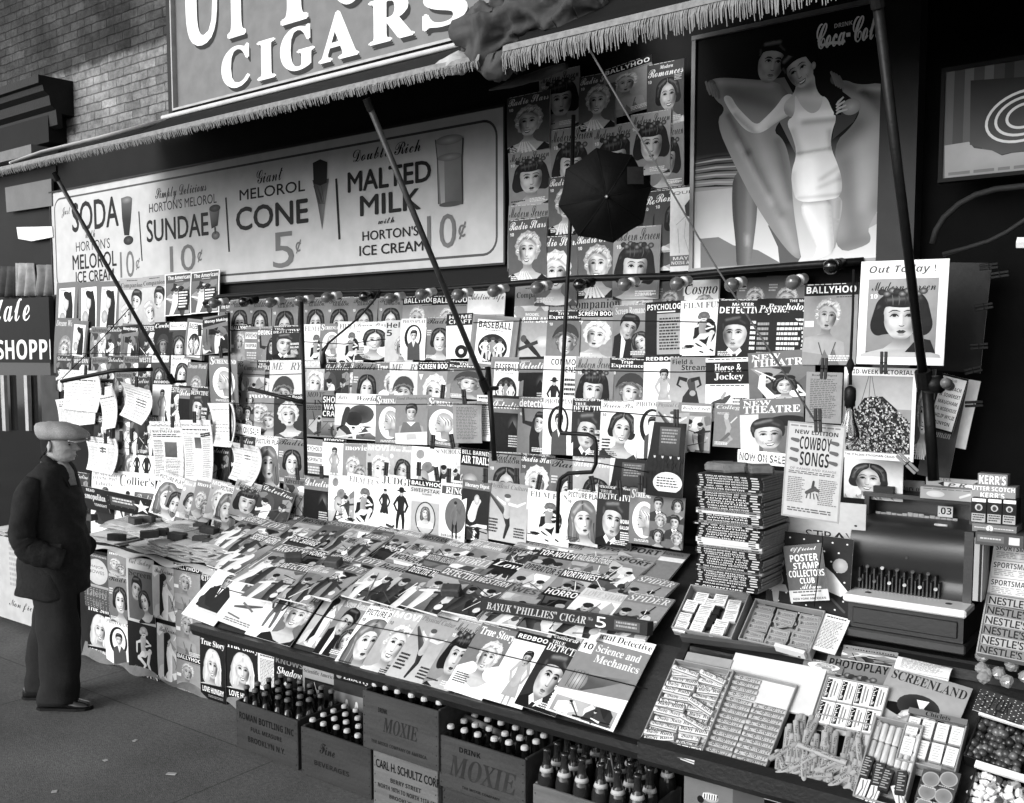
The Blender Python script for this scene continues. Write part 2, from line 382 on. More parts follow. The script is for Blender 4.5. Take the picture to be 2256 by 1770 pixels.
    if hair in('bob','curlbob'):
        af(sm([(-.42,.0),(-.36,-.22),(-.31,-.30),(-.1,-.265),(.1,-.26),(.3,-.31),(.36,-.22),(.43,0),(.54,-.2),(.44,-.55),(.15,-.72),(-.15,-.72),(-.44,-.55),(-.54,-.2)],2),hg,[(-.3,-.46,.12,-.5,.05,.26),(-.38,-.62,-.2,-.68,.05,.2),(.2,-.62,.36,-.5,.05,.2),(-.47,-.3,-.5,-.1,.04,.16)])
        A.poly(f(sm([(-.36,-.15),(-.34,.12),(-.4,.34),(-.62,.36),(-.6,0),(-.46,-.3)],2)),hg); A.poly(f(sm([(.37,-.15),(.355,.1),(.42,.32),(.62,.34),(.6,0),(.46,-.3)],2)),hg+.01)
        for i in range(6): A.stroke(f([(-.34+i*.13,-.64+.012*(i-3)**2),(-.32+i*.135,-.46),(-.3+i*.12,-.32)]),[.012*s,.03*s,.008*s],hi if i in(1,2,4) else hg+.1)
        if hair=='curlbob':
            for i in range(9): A.ell(*f([(-.42+i*.105,-.66+.05*math.sin(i*2))])[0],.09*s,.075*s,.6 if i%3 else .2,hg+.05,n=10)
    elif hair=='wave':
        af(sm([(-.41,.02),(-.34,-.2),(-.2,-.33),(.05,-.30),(.28,-.2),(.40,.06),(.5,-.2),(.42,-.54),(.1,-.68),(-.25,-.64),(-.48,-.4)],2),hg,[(-.42,-.2,-.2,-.46,.04,-.26),(-.2,-.46,.1,-.42,.035,-.26),(.1,-.42,.34,-.22,.035,-.24),(-.34,-.42,.0,-.6,.05,.18),(.05,-.56,.36,-.40,.05,.16),(-.1,-.64,.2,-.62,.03,-.2),(.36,-.3,.44,-.1,.03,.15)])
        for i in range(5): A.stroke(f([(-.38+i*.17,-.34-.03*i%2),(-.28+i*.15,-.46),(-.2+i*.15,-.56)]),[.015*s,.045*s,.015*s],max(0,hg-.25) if i%2 else min(1,hg+.15))
    elif hair=='part':
        for sd in(-1,1): af(sm([(0,-.62),(sd*.02,-.47),(sd*.2,-.36),(sd*.30,-.16),(sd*.35,.10),(sd*.5,.2),(sd*.5,-.3),(sd*.3,-.64)],2),hg,[(sd*.1,-.58,sd*.36,-.42,.045,.30),(sd*.40,-.3,sd*.44,-.05,.04,.2),(sd*.16,-.48,sd*.32,-.26,.02,.12)])
        A.stroke(f([(0,-.66),(0,-.52)]),.018*s,sk*.7)
        for sd in(-1,1): A.stroke(f([(sd*.12,-.58),(sd*.3,-.44),(sd*.42,-.2)]),[.01*s,.03*s,.01*s],hi)
    elif hair=='short':
        af(sm([(-.40,-.02),(-.34,-.2),(-.3,-.31),(.0,-.37),(.26,-.31),(.35,-.2),(.41,.02),(.47,-.3),(.36,-.62),(0,-.74),(-.38,-.6),(-.48,-.3)],2),hg,[(-.3,-.52,.1,-.62,.06,.3),(.15,-.5,.3,-.4,.04,.16),(-.4,-.35,-.38,-.2,.04,.15)])
        A.stroke(f([(-.3,-.5),(-.1,-.6),(.15,-.62)]),[.01*s,.05*s,.01*s],hi)
    elif hair=='long':
        af(sm([(-.42,.16),(-.34,-.1),(-.16,-.34),(.16,-.33),(.34,-.1),(.43,.16),(.55,-.2),(.4,-.6),(.05,-.72),(-.3,-.66),(-.52,-.3)],2),hg,[(-.36,-.3,-.1,-.56,.05,.25),(.1,-.56,.36,-.34,.05,.2),(-.46,-.1,-.5,.1,.04,.2),(.0,-.4,.0,-.68,.02,-.2)])
        A.stroke(f([(-.34,-.2),(-.2,-.5),(.1,-.62)]),[.01*s,.05*s,.01*s],min(1,hg+.2))
    if hair=='wave': strands(.40,.50,20,-2.0,2.0)
    if brim is not None:
        A.poly(f(sm([(-.75,-.05),(-.5,-.38),(-.1,-.5),(.35,-.42),(.62,-.2),(.5,-.62),(.2,-.85),(-.25,-.85),(-.6,-.55)],2)),[brim]*18)
        A.stroke(f([(-.72,-.07),(-.4,-.36),(.0,-.46),(.58,-.22)]),[.02*s,.06*s,.06*s,.02*s],brim+.18)
def profile(A,cx,cy,r,bg=.95,sk=.74,hg=.8,ring=None):
    A.ell(cx,cy,r,r*1.12,bg,bg,n=32,rings=1)
    f=lambda P:[(cx+x*r,cy+y*r) for x,y in P]
    A.poly(f([(.1,-.5),(-.35,-.52),(-.48,-.3),(-.50,-.12),(-.66,.10),(-.52,.16),(-.56,.27),(-.5,.34),(-.52,.44),(-.40,.56),(-.12,.5),(-.02,.95),(.6,1.0),(.5,.3),(.45,-.2)]),[sk]*9+[sk*.85,sk*.6,sk*.8,sk*.7,sk*.7,sk*.8])
    A.ell(*f([(.15,-.32)])[0],.62*r,.52*r,hg,hg*.75,rot=.5,n=22)
    A.ell(*f([(.38,.08)])[0],.36*r,.38*r,hg,hg*.7,n=16)
    for i in range(6): A.stroke(f([(-.3+i*.14,-.62+.04*i),(-.1+i*.13,-.4),(.1+i*.1,-.25),(.12+i*.1,0)]),[.02*r,.06*r,.05*r,.02*r],hg*.55 if i%2 else min(1,hg+.15))
    A.stroke(f([(-.44,-.12),(-.3,-.1),(-.2,-.06)]),.05*r,.1); A.stroke(f([(-.47,-.24),(-.3,-.27),(-.18,-.2)]),.03*r,.2); A.stroke(f([(-.52,.31),(-.4,.32)]),.06*r,.2)
def pinup(A,cx,cy,s,sk=.9,suit=.6,blob=.08,hg=.45):   # seated girl, s = figure height
    f=lambda P:[(cx+x*s,cy+y*s) for x,y in P]
    if blob is not None: A.ell(cx+.02*s,cy+.02*s,.27*s,.38*s,blob,blob,rot=.3,n=22,rings=1)
    A.limb(f([(-.12,-.17),(-.25,-.12),(-.26,.1)]),[.07*s,.06*s,.045*s],sk*.95); A.limb(f([(.1,-.2),(.22,-.12),(.06,-.07)]),[.07*s,.06*s,.045*s],sk)
    A.limb(f([(-.02,-.22),(-.04,-.05),(.0,.1)]),[.2*s,.15*s,.2*s],suit,suit*.85)
    A.limb(f([(.0,.12),(.2,.03),(.12,.32),(.2,.47)]),[.16*s,.13*s,.09*s,.05*s],sk,sk*.85); A.limb(f([(-.05,.12),(-.18,.22),(.02,.36),(-.06,.5)]),[.15*s,.12*s,.09*s,.05*s],sk)
    A.stroke(f([(.15,.45),(.24,.5)]),.04*s,.08); A.stroke(f([(-.1,.5),(-.0,.53)]),.04*s,.08)
    A.ell(*f([(0,-.36)])[0],.085*s,.1*s,sk,sk*.85,n=14); A.ell(*f([(0,-.43)])[0],.13*s,.085*s,hg,hg*.7,n=14)
    for q in(-1,1): A.ell(*f([(q*.03,-.36)])[0],.016*s,.01*s,.1,n=6,rings=1); A.ell(*f([(q*.1,-.38)])[0],.05*s,.06*s,hg,hg*.8,n=10)
    A.stroke(f([(-.03,-.315),(.03,-.315)]),.014*s,.2)
def standing(A,cx,cy,s,coat=.15,sk=.8,legs=.2,hat=None,arm=0,skirt=False):
    f=lambda P:[(cx+x*s,cy+y*s) for x,y in P]
    if skirt: A.poly(f([(-.09,-.05),(.09,-.05),(.17,.3),(-.17,.3)]),coat); A.limb(f([(-.06,.3),(-.06,.48)]),[.05*s,.03*s],sk); A.limb(f([(.06,.3),(.07,.48)]),[.05*s,.03*s],sk)
    else: A.limb(f([(-.05,.05),(-.08,.27),(-.08,.47)]),[.11*s,.085*s,.06*s],legs); A.limb(f([(.05,.05),(.09,.27),(.1,.47)]),[.11*s,.085*s,.06*s],legs*.9)
    A.limb(f([(0,-.25),(0,-.1),(0,.06)]),[.23*s,.18*s,.17*s],coat,coat+.08)
    A.limb(f([(-.1,-.27),(-.2,-.1),(-.12,.04)]),[.07*s,.06*s,.05*s],coat+.05)
    A.limb(f([(.1,-.27),(.2,-.2),(.27,-.38)] if arm else [(.1,-.27),(.19,-.1),(.13,.05)]),[.07*s,.06*s,.05*s],coat)
    A.ell(*f([(0,-.4)])[0],.06*s,.08*s,sk,sk*.8,n=12); A.ell(*f([(0,-.45)])[0],.068*s,.045*s,.15,n=12,rings=1)
    if hat is not None: A.ell(*f([(0,-.46)])[0],.14*s,.025*s,hat,n=14,rings=1); A.ell(*f([(0,-.5)])[0],.075*s,.055*s,hat,n=12,rings=1)
def scene(A,x0,y0,x1,y1,seed,g=.5,fig=2):
    r=random.Random(seed); w=x1-x0;h=y1-y0
    A.rect(x0,y0,x1,y1,g+r.uniform(-.1,.2),g+r.uniform(-.25,.1))
    for i in range(7):
        cx=x0+r.random()*w;cy=y0+r.random()*h; P=[]
        for k in range(7):
            t=k/7*6.283; q=r.uniform(.08,.3)*w; P.append((min(max(cx+q*math.cos(t),x0),x1),min(max(cy+q*math.sin(t),y0),y1)))
        A.poly(P,[max(.04,min(.95,r.gauss(g,.3)))]*7)
    for i in range(fig):
        cx=x0+w*(.3+.4*i/(max(1,fig-1)) if fig>1 else .5)+r.uniform(-.06,.06)*w; cy=y0+h*(.6+r.uniform(-.05,.05)); s=h*r.uniform(.8,1.05)
        L=r.random()<.5; c=.12 if L else .82
        f=lambda P:[(min(max(cx+x*s,x0),x1),min(max(cy+y*s,y0),y1)) for x,y in P]
        A.limb(f([(r.uniform(-.1,.1),-.2),(0,.15),(r.uniform(-.15,.15),.5)]),[.26*s,.24*s,.16*s],c,min(1,c+.15))
        A.limb(f([(.08,-.18),(.25*r.choice((-1,1)),-.1+r.uniform(-.1,.2)),(.33*r.choice((-1,1)),r.uniform(-.25,.1))]),[.1*s,.08*s,.06*s],c+.08)
        hx,hy=f([(r.uniform(-.06,.06),-.33)])[0]; A.ell(hx,hy,.1*s,.12*s,.88,.62,n=14); A.ell(hx,hy-.08*s,.11*s,.07*s,r.choice((.08,.15,.7)),n=12,rings=1)
        A.stroke([(hx-.05*s,hy-.01*s),(hx+.05*s,hy-.01*s)],.02*s,.12); A.stroke([(hx-.025*s,hy+.06*s),(hx+.03*s,hy+.06*s)],.02*s,.2)
    for i in range(3):
        a=(x0+r.random()*w,y0+r.random()*h);b=(x0+r.random()*w,y0+r.random()*h); A.stroke([a,b],[.03*w,.015*w],r.choice((.05,.95,.3)))
def kick(A,cx,cy,s):
    f=lambda P:[(cx+x*s,cy+y*s) for x,y in P]
    A.limb(f([(0,.0),(-.2,-.2),(-.42,-.42)]),[.15*s,.1*s,.05*s],.35,.2); A.limb(f([(0,.02),(.05,.25),(-.03,.55)]),[.16*s,.1*s,.05*s],.2,.12)
    A.limb(f([(.0,-.24),(.02,-.1),(.01,.03)]),[.18*s,.14*s,.16*s],.72,.6); A.limb(f([(.06,-.24),(.25,-.22),(.42,-.32)]),[.07*s,.06*s,.04*s],.85); A.limb(f([(-.06,-.24),(-.2,-.32),(-.24,-.36)]),[.07*s,.05*s,.04*s],.85)
    A.ell(*f([(.0,-.36)])[0],.07*s,.085*s,.85,.7,n=12); A.ell(*f([(0,-.42)])[0],.08*s,.05*s,.3,n=12,rings=1)
def crowd(A,x0,y0,x1,y1,n,seed):
    r=random.Random(seed); V=[];F=[];G=[]
    for i in range(n):
        x=x0+r.random()*(x1-x0);y=y0+(r.random()**.8)*(y1-y0); top=y0+(y1-y0)*.55*abs((x-x0)/(x1-x0)-.45)*1.5
        if y<top: continue
        q=.007+.006*r.random(); k=len(V); V+=[(x-q,y-q),(x+q,y-q*.8),(x+q,y+q*1.3),(x-q,y+q)]; F+=[(k,k+1,k+2),(k,k+2,k+3)]; g=r.choice((.05,.08,.1,.3,.75,.9,.2)); G+=[g]*4
    A.tri(V,F,G)
# ---------------------------------------------------------------- cover designs: key -> (draw, what the label says)
DS={}
def D(k,look,bg,*ops,h=1.36):
    DS[k]=(look,bg,ops,h)
def cents(A,x,y,g=.95,t='10'): A.fit(t,x,y,.07,'B',g)
def T(t,y0,y1,f='B',g=.95,x0=.05,x1=.95,sh=0,arc=0): return lambda A:A.text(t,x0,y0,x1,y1,f,g,sh,arc)
def B(y0,y1,g,x0=0,x1=1): return lambda A:A.rect(x0,y0,x1,y1,g)
def FC(cx,cy,s,*a,**k): return lambda A:face(A,cx,cy,s,*a,**k)
def L(x0,y0,x1,y1,n,g,seed=1): return lambda A:A.lines(x0,y0,x1,y1,n,g,seed)
def SC(y0,y1,seed,g=.5,fig=2,x0=0,x1=1): return lambda A:scene(A,x0,y0,x1,y1,seed,g,fig)
def C10(x=.12,y=.3,g=.95,t='10'): return lambda A:cents(A,x,y,g,t)
def GR(g0,g1): return lambda A:A.rect(0,0,1,A.h,g0,g1)
def FR(g,t=.04): # border
    def q(A):
        A.rect(0,0,1,t,g);A.rect(0,A.h-t,1,A.h,g);A.rect(0,0,t,A.h,g);A.rect(1-t,0,1,A.h,g)
    return q
D('ms','dark-bobbed woman with bangs on mid-grey cover',.55,GR(.62,.5),T('Modern Screen',.05,.24,'s',.06,.04,.97),C10(.1,.3),FC(.53,.72,.72,'curlbob',.07,.84,.15,0.,0,.1),L(.05,1.22,.4,1.27,1,.2))
D('ms2','dark-fringed woman under black script lettering on grey cover',.5,GR(.58,.46),T('Modern Screen',.04,.26,'s',.05,.02,.98),C10(.12,.33),FC(.48,.78,.7,'curlbob',.05,.88,.3,.08,0,.08),L(.6,1.2,.95,1.3,2,.85))
D('rs','laughing blonde in striped collar on dark cover',.3,GR(.3,.36),T('Radio Stars',.05,.22,'s',.97,.03,.97),C10(.1,.28),FC(.52,.68,.62,'wave',.72,.9,-.25,.05,1,.06),
  lambda A:[A.poly([(.2+i*.11,1.36),(.27+i*.11,1.36),(.35+i*.04,1.12),(.33+i*.04,1.1)],.92) for i in range(5)])
D('bh','curly blonde in thin straps under a black title bar',.56,B(0,.2,.03),T('BALLYHOO',.045,.16,'B',.97,.04,.96),L(.6,.22,.95,.25,1,.3),FC(.45,.55,.46,'wave',.72,.76,.1,.12,0,None),lambda A:(A.stroke([(.3,.98),(.38,1.2)],.015,.25),A.stroke([(.62,.98),(.54,1.2)],.015,.25),A.poly([(.32,1.36),(.42,1.1),(.5,1.25),(.6,1.1),(.7,1.36)],.42),A.rect(.03,.62,.2,.72,.95)))
D('rom','dark-haired smiling woman with white ruff on dark cover',.28,GR(.24,.34),lambda A:A.fit('Modern',.5,.06,.08,'O',.95,left=.35),T('Romances',.12,.3,'s',.97,.03,.98),C10(.08,.36),FC(.58,.75,.62,'part',.07,.86,.2,-.05,1,.9),L(.75,.32,.95,.45,4,.8))
D('am','man and lion in a dark scene on white-bordered cover',.3,FR(.95,.035),T('The American',.07,.2,'B',.95,.12,.94),L(.4,.24,.7,.27,1,.9),SC(.3,1.3,5,.35,2,.06,.94),B(.55,1.2,.05,.5,.9),L(.53,.6,.87,1.15,6,.95,3))
D('van','white-framed picture of a woman in a dark veil on grey mat',.42,B(.15,1.3,.93,.14,.86),lambda A:(A.poly([(.45,.3),(.7,.25),(.8,.6),(.82,1.25),(.42,1.25),(.5,.8)],.06),A.ell(.47,.55,.13,.2,.9,.65,n=16),A.ell(.55,.36,.22,.1,.06,.06,rot=.4,n=16,rings=1),A.ell(.33,.95,.15,.18,.75,.55,n=14)),lambda A:A.lines(.2,.2,.45,.24,1,.3))
D('comp','mother leaning over baby on pale cover',.62,T("Companion",.12,.27,'S',.12,.05,.97),L(.3,.05,.75,.09,1,.2),lambda A:A.rect(0,.3,1,1.36,.76,.66),FC(.72,.62,.5,'short',.1,.9,-.5,.25,0,None,neck=False),FC(.36,.98,.5,'short',.65,.93,.4,-.3,0,.9))
D('rm','dark centre-parted hair above a pale face on grey cover',.45,GR(.5,.4),T('Radio',.04,.17,'s',.06,.06,.75),T('MIRROR',.17,.25,'S',.08,.2,.85),C10(.1,.34),FC(.5,.78,.7,'part',.05,.84,.05,0,0,.2))
D('rmb','smiling centre-parted brunette under heavy script on grey cover',.42,GR(.46,.4),T('Radio',.03,.2,'s',.05,.04,.98),FC(.55,.75,.66,'part',.05,.9,.2,0,1,.35),L(.05,.4,.22,.6,3,.85))
D('sl','blonde profile in a white oval on grey cover',.45,GR(.48,.42),T('S',.03,.25,'O',.97,.03,.2),T('CREENLAND',.1,.22,'S',.97,.2,.97),lambda A:profile(A,.52,.76,.40),L(.2,1.24,.9,1.31,2,.85))
D('ff','white cover with seated pin-up girl on a black blot',.95,T('FILM FUN',.06,.2,'S',.35,.06,.95),lambda A:pinup(A,.55,.78,.95),L(.05,1.15,.3,1.2,1,.1),lambda A:A.ell(.22,1.12,.12,.035,.06,n=14,rings=1))
D('sp','dark-haired smiling woman on white cover with script title',.92,T('Screen Play',.04,.22,'s',.2,.04,.96),C10(.1,.3,.2),FC(.58,.68,.66,'part',.1,.92,.35,.12,1,.2),L(.06,.9,.3,1.2,4,.15,4))
D('pp','woman in dark dress before a white horseshoe',.93,T('PHOTOPLAY',.04,.15,'S',.15,.05,.95),lambda A:A.ell(.5,.62,.34,.42,.08,.08,n=24,rings=1),lambda A:A.ell(.52,.6,.25,.34,.95,.95,n=24,rings=1),lambda A:(A.poly([(.3,.85),(.45,.75),(.62,.75),(.78,.88),(.8,1.36),(.28,1.36)],.28),A.poly([(.47,.76),(.6,.76),(.53,.95)],.88)),FC(.53,.58,.3,'short',.07,.86,.1,0,0,None,neck=False))
D('te','young woman in slouch hat under a dark title band',.4,GR(.38,.5),B(0,.26,.12),L(.05,.02,.95,.05,1,.85),T('True',.05,.13,'B',.96,.3,.62),T('Experiences',.13,.24,'S',.97,.04,.97),C10(.12,.32),FC(.6,.82,.6,'wave',.45,.88,.3,.1,1,.7,brim=.22))
D('sb','platinum blonde with raised eyes under a black title bar',.5,B(0,.2,.04),T('SCREEN BOOK',.045,.16,'B',.97,.04,.97),GR(.5,.5) if 0 else B(.2,1.36,.55),FC(.52,.72,.66,'wave',.9,.92,-.3,.15,0,.85),lambda A:A.poly([(.05,.28),(.18,.28),(.115,.42)],.95))
D('dt','bald glaring man on dark crime cover',.16,T('"CRADLE OF THE',.02,.06,'B',.95,.03,.9),T('TRUE',.1,.16,'S',.9,.08,.4),T('DETECTIVE',.17,.31,'S',.92,.04,.97),FC(.46,.78,.72,'short',.16,.85,.4,.15,0,.05,man=True),lambda A:(A.fit('WOMAN',.83,.72,.09,'B',.97,.3),A.fit('GALLOWS',.83,.86,.08,'B',.97,.3)),L(.7,1.,.97,1.2,4,.9,6))
D('fd','black silhouette of a man under a slanted white title',.45,B(0,.07,.05),T('FAMOUS',.1,.14,'B',.8,.08,.35),T('Detective',.14,.32,'s',.97,.04,.98),B(.42,1.36,.04),lambda A:(A.ell(.75,.7,.2,.25,.5,.06,n=18),A.poly([(.45,1.36),(.55,.85),(.7,.6),(.85,.8),(.9,1.36)],.015)),L(.6,.95,.95,1.25,5,.75,9))
D('rb','woman in printed frock on plain white cover',.95,B(0,.17,.12),T('REDBOOK',.045,.13,'B',.97,.06,.94),lambda A:standing(A,.55,.88,1.1,.62,.6,.4,None,0,True),FC(.55,.5,.26,'short',.08,.75,.1,0,0,None,neck=False))
D('bb','ball players in an oval on a bordered guide',.46,FR(.5,.05),B(.12,1.28,.93,.12,.88),T('BASEBALL',.16,.34,'B',.04,.15,.86),L(.3,.38,.7,.41,1,.2),lambda A:A.ell(.5,.84,.32,.36,.1,.1,n=26,rings=1),lambda A:[standing(A,.34+.16*i,.88+.02*(i!=1),.58,.85-.35*(i==1),.7,.8,.25) for i in range(3)],L(.3,1.2,.7,1.25,1,.15))
D('ma','model aeroplane diving over clouds on pale grey cover',.62,GR(.55,.75),T('MODEL',.05,.12,'B',.95,.2,.6),T('AIRPLANE',.15,.28,'I',.95,.08,.97),lambda A:(A.ell(.75,.75,.25,.15,.9,.68,n=16),A.limb([(.2,.7),(.55,1.0),(.8,1.2)],[.14,.12,.03],.12),A.stroke([(.05,.95),(.6,.75)],.09,.2),A.stroke([(.7,1.22),(.9,1.1)],.05,.2),A.ell(.18,.68,.09,.09,.3,n=12,rings=1)))
D('co','dark-suited man bending to kiss a woman',.5,GR(.55,.42),T('Screen Romances',.06,.24,'S',.85,.08,.95),lambda A:A.poly([(0,1.36),(.05,.8),(.3,.65),(.5,.9),(.55,1.36)],.06),FC(.42,.6,.56,'short',.05,.8,.5,.35,0,None,neck=False,man=True),FC(.76,.98,.44,'part',.1,.88,-.5,-.4,0,.8,neck=False),lambda A:A.poly([(.25,.75),(.36,.95),(.3,1.36),(.22,1.36)],.92))
D('ps','black cover with a white title and a pale list panel',.07,T('PSYCHOLOGY',.06,.2,'B',.97,.05,.97),B(.3,1.28,.62,.3,.95),L(.36,.4,.92,1.2,11,.2,3),B(.24,.27,.9,.3,.75))
D('pk','black cover of white list lines under a slanted title',.06,T('THE MOST',.03,.09,'B',.9,.5,.95),T('Psychology',.12,.32,'O',.97,.04,.98),L(.45,.48,.95,1.28,8,.88,5),L(.04,.48,.3,1.28,8,.6,8))
D('md','shadowed dark-haired man on black crime cover',.08,L(.05,.02,.95,.05,1,.7),T('MASTER',.09,.16,'B',.95,.3,.75),T('DETECTIVE',.18,.33,'B',.97,.04,.98),FC(.4,.8,.66,'short',.04,.85,-.35,0,0,.05,man=True),L(.72,.5,.98,1.2,6,.95,2))
D('fs','horned ram on a pale outdoor cover',.52,GR(.5,.72),T('Field &',.05,.17,'B',.08,.06,.6),T('Stream',.18,.31,'B',.08,.3,.95),lambda A:(A.poly([(.3,1.36),(.35,.95),(.5,.75),(.7,.8),(.85,1.36)],.15),A.limb([(.55,.6),(.6,.8)],[.2,.16],.25),[A.stroke([(.5+q*.05,.55),(.5+q*.25,.5),(.5+q*.3,.66),(.5+q*.2,.72)],[.1,.09,.06,.03],.12) for q in(-1,1)],A.ell(.6,.86,.08,.07,.6,n=10)))
D('hj','white racing cover with a dark title panel',.95,L(.05,.02,.95,.06,1,.1),B(.09,.56,.08),T('Horse &',.13,.3,'S',.95,.2,.8),T('Jockey',.33,.5,'S',.95,.2,.85),L(.1,.58,.9,.62,1,.2),lambda A:(A.limb([(.2,1.0),(.45,.9),(.55,.82)],[.14,.13,.06],.25),A.limb([(.38,.85),(.45,.75)],[.07,.06],.6),[A.stroke([(.2+.1*i,1.0),(.16+.12*i,1.2)],.025,.3) for i in range(4)]),L(.62,.85,.95,1.2,5,.3,4))
D('nt','cheering theatre crowd under white block lettering',.4,B(0,.36,.42),T('NEW',.05,.16,'S',.97,.06,.5),T('THEATRE',.17,.33,'S',.97,.06,.95),SC(.36,1.36,11,.4,3),FC(.55,.8,.34,'part',.05,.85,0,0,1,.5),lambda A:A.limb([(.35,1.05),(.2,.8),(.22,.55)],[.14,.12,.1],.9))
D('nw','short-haired smiling woman under white block lettering',.38,B(0,.36,.42),T('NEW',.05,.16,'S',.97,.06,.5),T('THEATRE',.17,.33,'S',.97,.06,.95),B(.36,1.36,.8,0,.3),lambda A:A.ell(.75,.52,.3,.12,.05,n=20,rings=1),FC(.45,.85,.6,'short',.12,.85,.2,-.05,1,.2))
D('rc','two men at a radio set on mid-grey cover',.5,GR(.5,.4),B(.08,.24,.95,.1,.97),T('Radio-Craft',.1,.22,'O',.15,.12,.95),SC(.36,1.3,23,.5,2))
D('ch','line-drawn batter on flat grey cover',.47,T('College',.05,.2,'O',.82,.06,.96),lambda A:(A.limb([(.4,.5),(.5,.75),(.45,.95)],[.14,.16,.12],.62),A.limb([(.45,.95),(.6,1.1),(.45,1.25)],[.11,.09,.06],.6),A.limb([(.5,.95),(.35,1.1),(.2,1.22)],[.11,.09,.06],.36),A.ell(.4,.4,.08,.1,.7,n=12),A.stroke([(.55,.6),(.75,.4)],.04,.8)),L(.1,.28,.5,.36,2,.75))
D('rs2','white-capped blonde on dark cover with script title',.33,GR(.3,.4),T('Radio Stars',.03,.2,'s',.97,.02,.98),FC(.5,.72,.66,'wave',.9,.9,.1,0,1,.3),C10(.1,.3))
D('jd','white cover with two dark standing figures',.96,T('JUDGE',.05,.24,'S',.2,.1,.95),lambda A:standing(A,.2,.72,.75,.1,.8,.1,None,0,True),lambda A:standing(A,.66,.78,.95,.06,.75,.05,.06),lambda A:A.limb([(.3,1.2),(.45,1.24),(.5,1.2)],[.06,.07,.05],.2))
D('bs','haloed woman in a frame on pale grey cover',.78,B(0,.16,.03),T('BALLYHOO',.035,.13,'B',.97,.05,.95),T('SWEEPSTAKE',.2,.29,'B',.12,.05,.95),T('NUMBER',.31,.35,'B',.15,.38,.66),B(.52,1.26,.66,.08,.92),lambda A:A.ell(.5,.9,.3,.4,.2,.2,n=28,rings=1),lambda A:A.ell(.5,.9,.27,.37,.82,.7,n=28),FC(.5,.78,.24,'long',.35,.9,0,0,0,.9))
D('rg','boxer in a circle on white cover with dark title',.93,B(.14,.32,.28,.05,.98),T('RING',.16,.3,'S',.97,.2,.9),L(.2,.05,.8,.09,1,.2),lambda A:A.ell(.62,.78,.4,.4,.38,.38,n=28,rings=1),lambda A:standing(A,.6,.88,.85,.35,.5,.1,None,1),T('BAER LOUIS FIGHT',1.22,1.28,'S',.2,.08,.9))
D('ld','pale dancer above a dark skyline',.12,B(0,.2,.4),T('literary',.06,.17,'S',.95,.1,.6),T('Digest',.06,.17,'S',.95,.63,.95),lambda A:(A.limb([(.4,.8),(.5,.55),(.65,.45)],[.3,.25,.1],.75,.9),A.ell(.55,.42,.1,.12,.9,.6,n=12),A.stroke([(.1,1.0),(.35,1.1),(.6,1.0),(.95,1.02)],[.05,.1,.06,.1],.85)),SC(1.05,1.36,4,.25,1))
D('pc','high-kicking woman on pale grey cover',.6,GR(.58,.72),T('Physical Culture',.04,.17,'O',.4,.04,.96),lambda A:kick(A,.5,.72,1.0),L(.06,.85,.32,1.2,5,.15,4),L(.7,1.0,.96,1.25,4,.15,7))
D('pi','wavy-haired woman gazing up on white cover',.94,L(.3,.03,.9,.06,1,.25),T('PICTURE PLAY',.09,.22,'B',.08,.03,.98),FC(.52,.76,.74,'long',.42,.92,.5,-.12,0,.85),C10(.08,.3,.2))
D('stg','stage scene with white curtain under a dark sky',.1,lambda A:(A.poly([(0,0),(.12,0),(.05,.5),(0,.7)],.9),A.rect(.3,.08,.85,.6,.32,.2),A.lines(.35,.12,.8,.4,5,.55,3)),lambda A:[standing(A,.2+.22*i,.82,.5,.05,.85,.05,None,i%2) for i in range(4)],lambda A:A.ell(.6,1.1,.4,.2,.95,.85,n=22),lambda A:A.lines(.3,1.0,.9,1.2,4,.3,6),B(1.26,1.36,.05))
D('six','six small round faces on grey cover',.42,GR(.45,.38),lambda A:[face(A,.24+.5*(i%2)+.05*(i%3),.25+.42*(i//2),.32,('short','part','wave')[i%3],.1 if i%3<2 else .6,.8,.2*(-1)**i,0,i%2,.2,man=i%3==0) for i in range(6)])
D('mo','tousled blonde leaning on her hand on pale cover',.7,GR(.72,.6),T('MOVIE',.05,.19,'B',.95,.05,.95),C10(.1,.28,.2),FC(.52,.72,.68,'wave',.8,.95,.1,.1,1,.85),L(.62,1.1,.95,1.25,3,.15,4))
D('mv','two blonde heads together on soft grey cover',.52,T('movie',.05,.19,'S',.95,.08,.9),FC(.38,.68,.5,'wave',.75,.85,.3,.15,1,.4),FC(.68,.88,.46,'wave',.55,.82,-.3,-.15,0,.3))
D('si','dark-haired woman turned away on pale cover',.66,GR(.7,.58),T('Silver Screen',.05,.2,'s',.95,.04,.97),FC(.55,.8,.6,'part',.07,.86,-.6,.25,0,.85),lambda A:A.ell(.12,.35,.07,.07,.9,n=12,rings=1))
D('ts','platinum woman resting on white fur',.45,T('True Story',.06,.26,'S',.97,.06,.96),lambda A:A.poly([(0,.9),(.3,.75),(.7,.8),(1,.7),(1,1.36),(0,1.36)],.96),FC(.6,.62,.52,'wave',.82,.9,-.15,.05,1,.95),L(.08,1.0,.45,1.2,5,.3,5))
D('tl','laughing blonde above a black love-story banner',.12,T('True Story',.04,.2,'S',.95,.04,.97),FC(.5,.6,.56,'long',.8,.88,.15,.1,1,.8),lambda A:A.poly([(0,1.04),(1,.98),(1,1.36),(0,1.36)],.06),T('LOVE HUNGRY',1.08,1.2,'B',.95,.08,.92),L(.3,1.25,.9,1.31,2,.5))
D('pw','dark pulp cover with struggling figures',.25,T('WESTERN',.06,.22,'B',.85,.05,.95),SC(.28,1.3,31,.3,2))
D('pd','dark pulp cover with gunman and bright blaze',.2,T('Detective',.06,.22,'s',.85,.05,.95),SC(.26,1.33,32,.3,2))
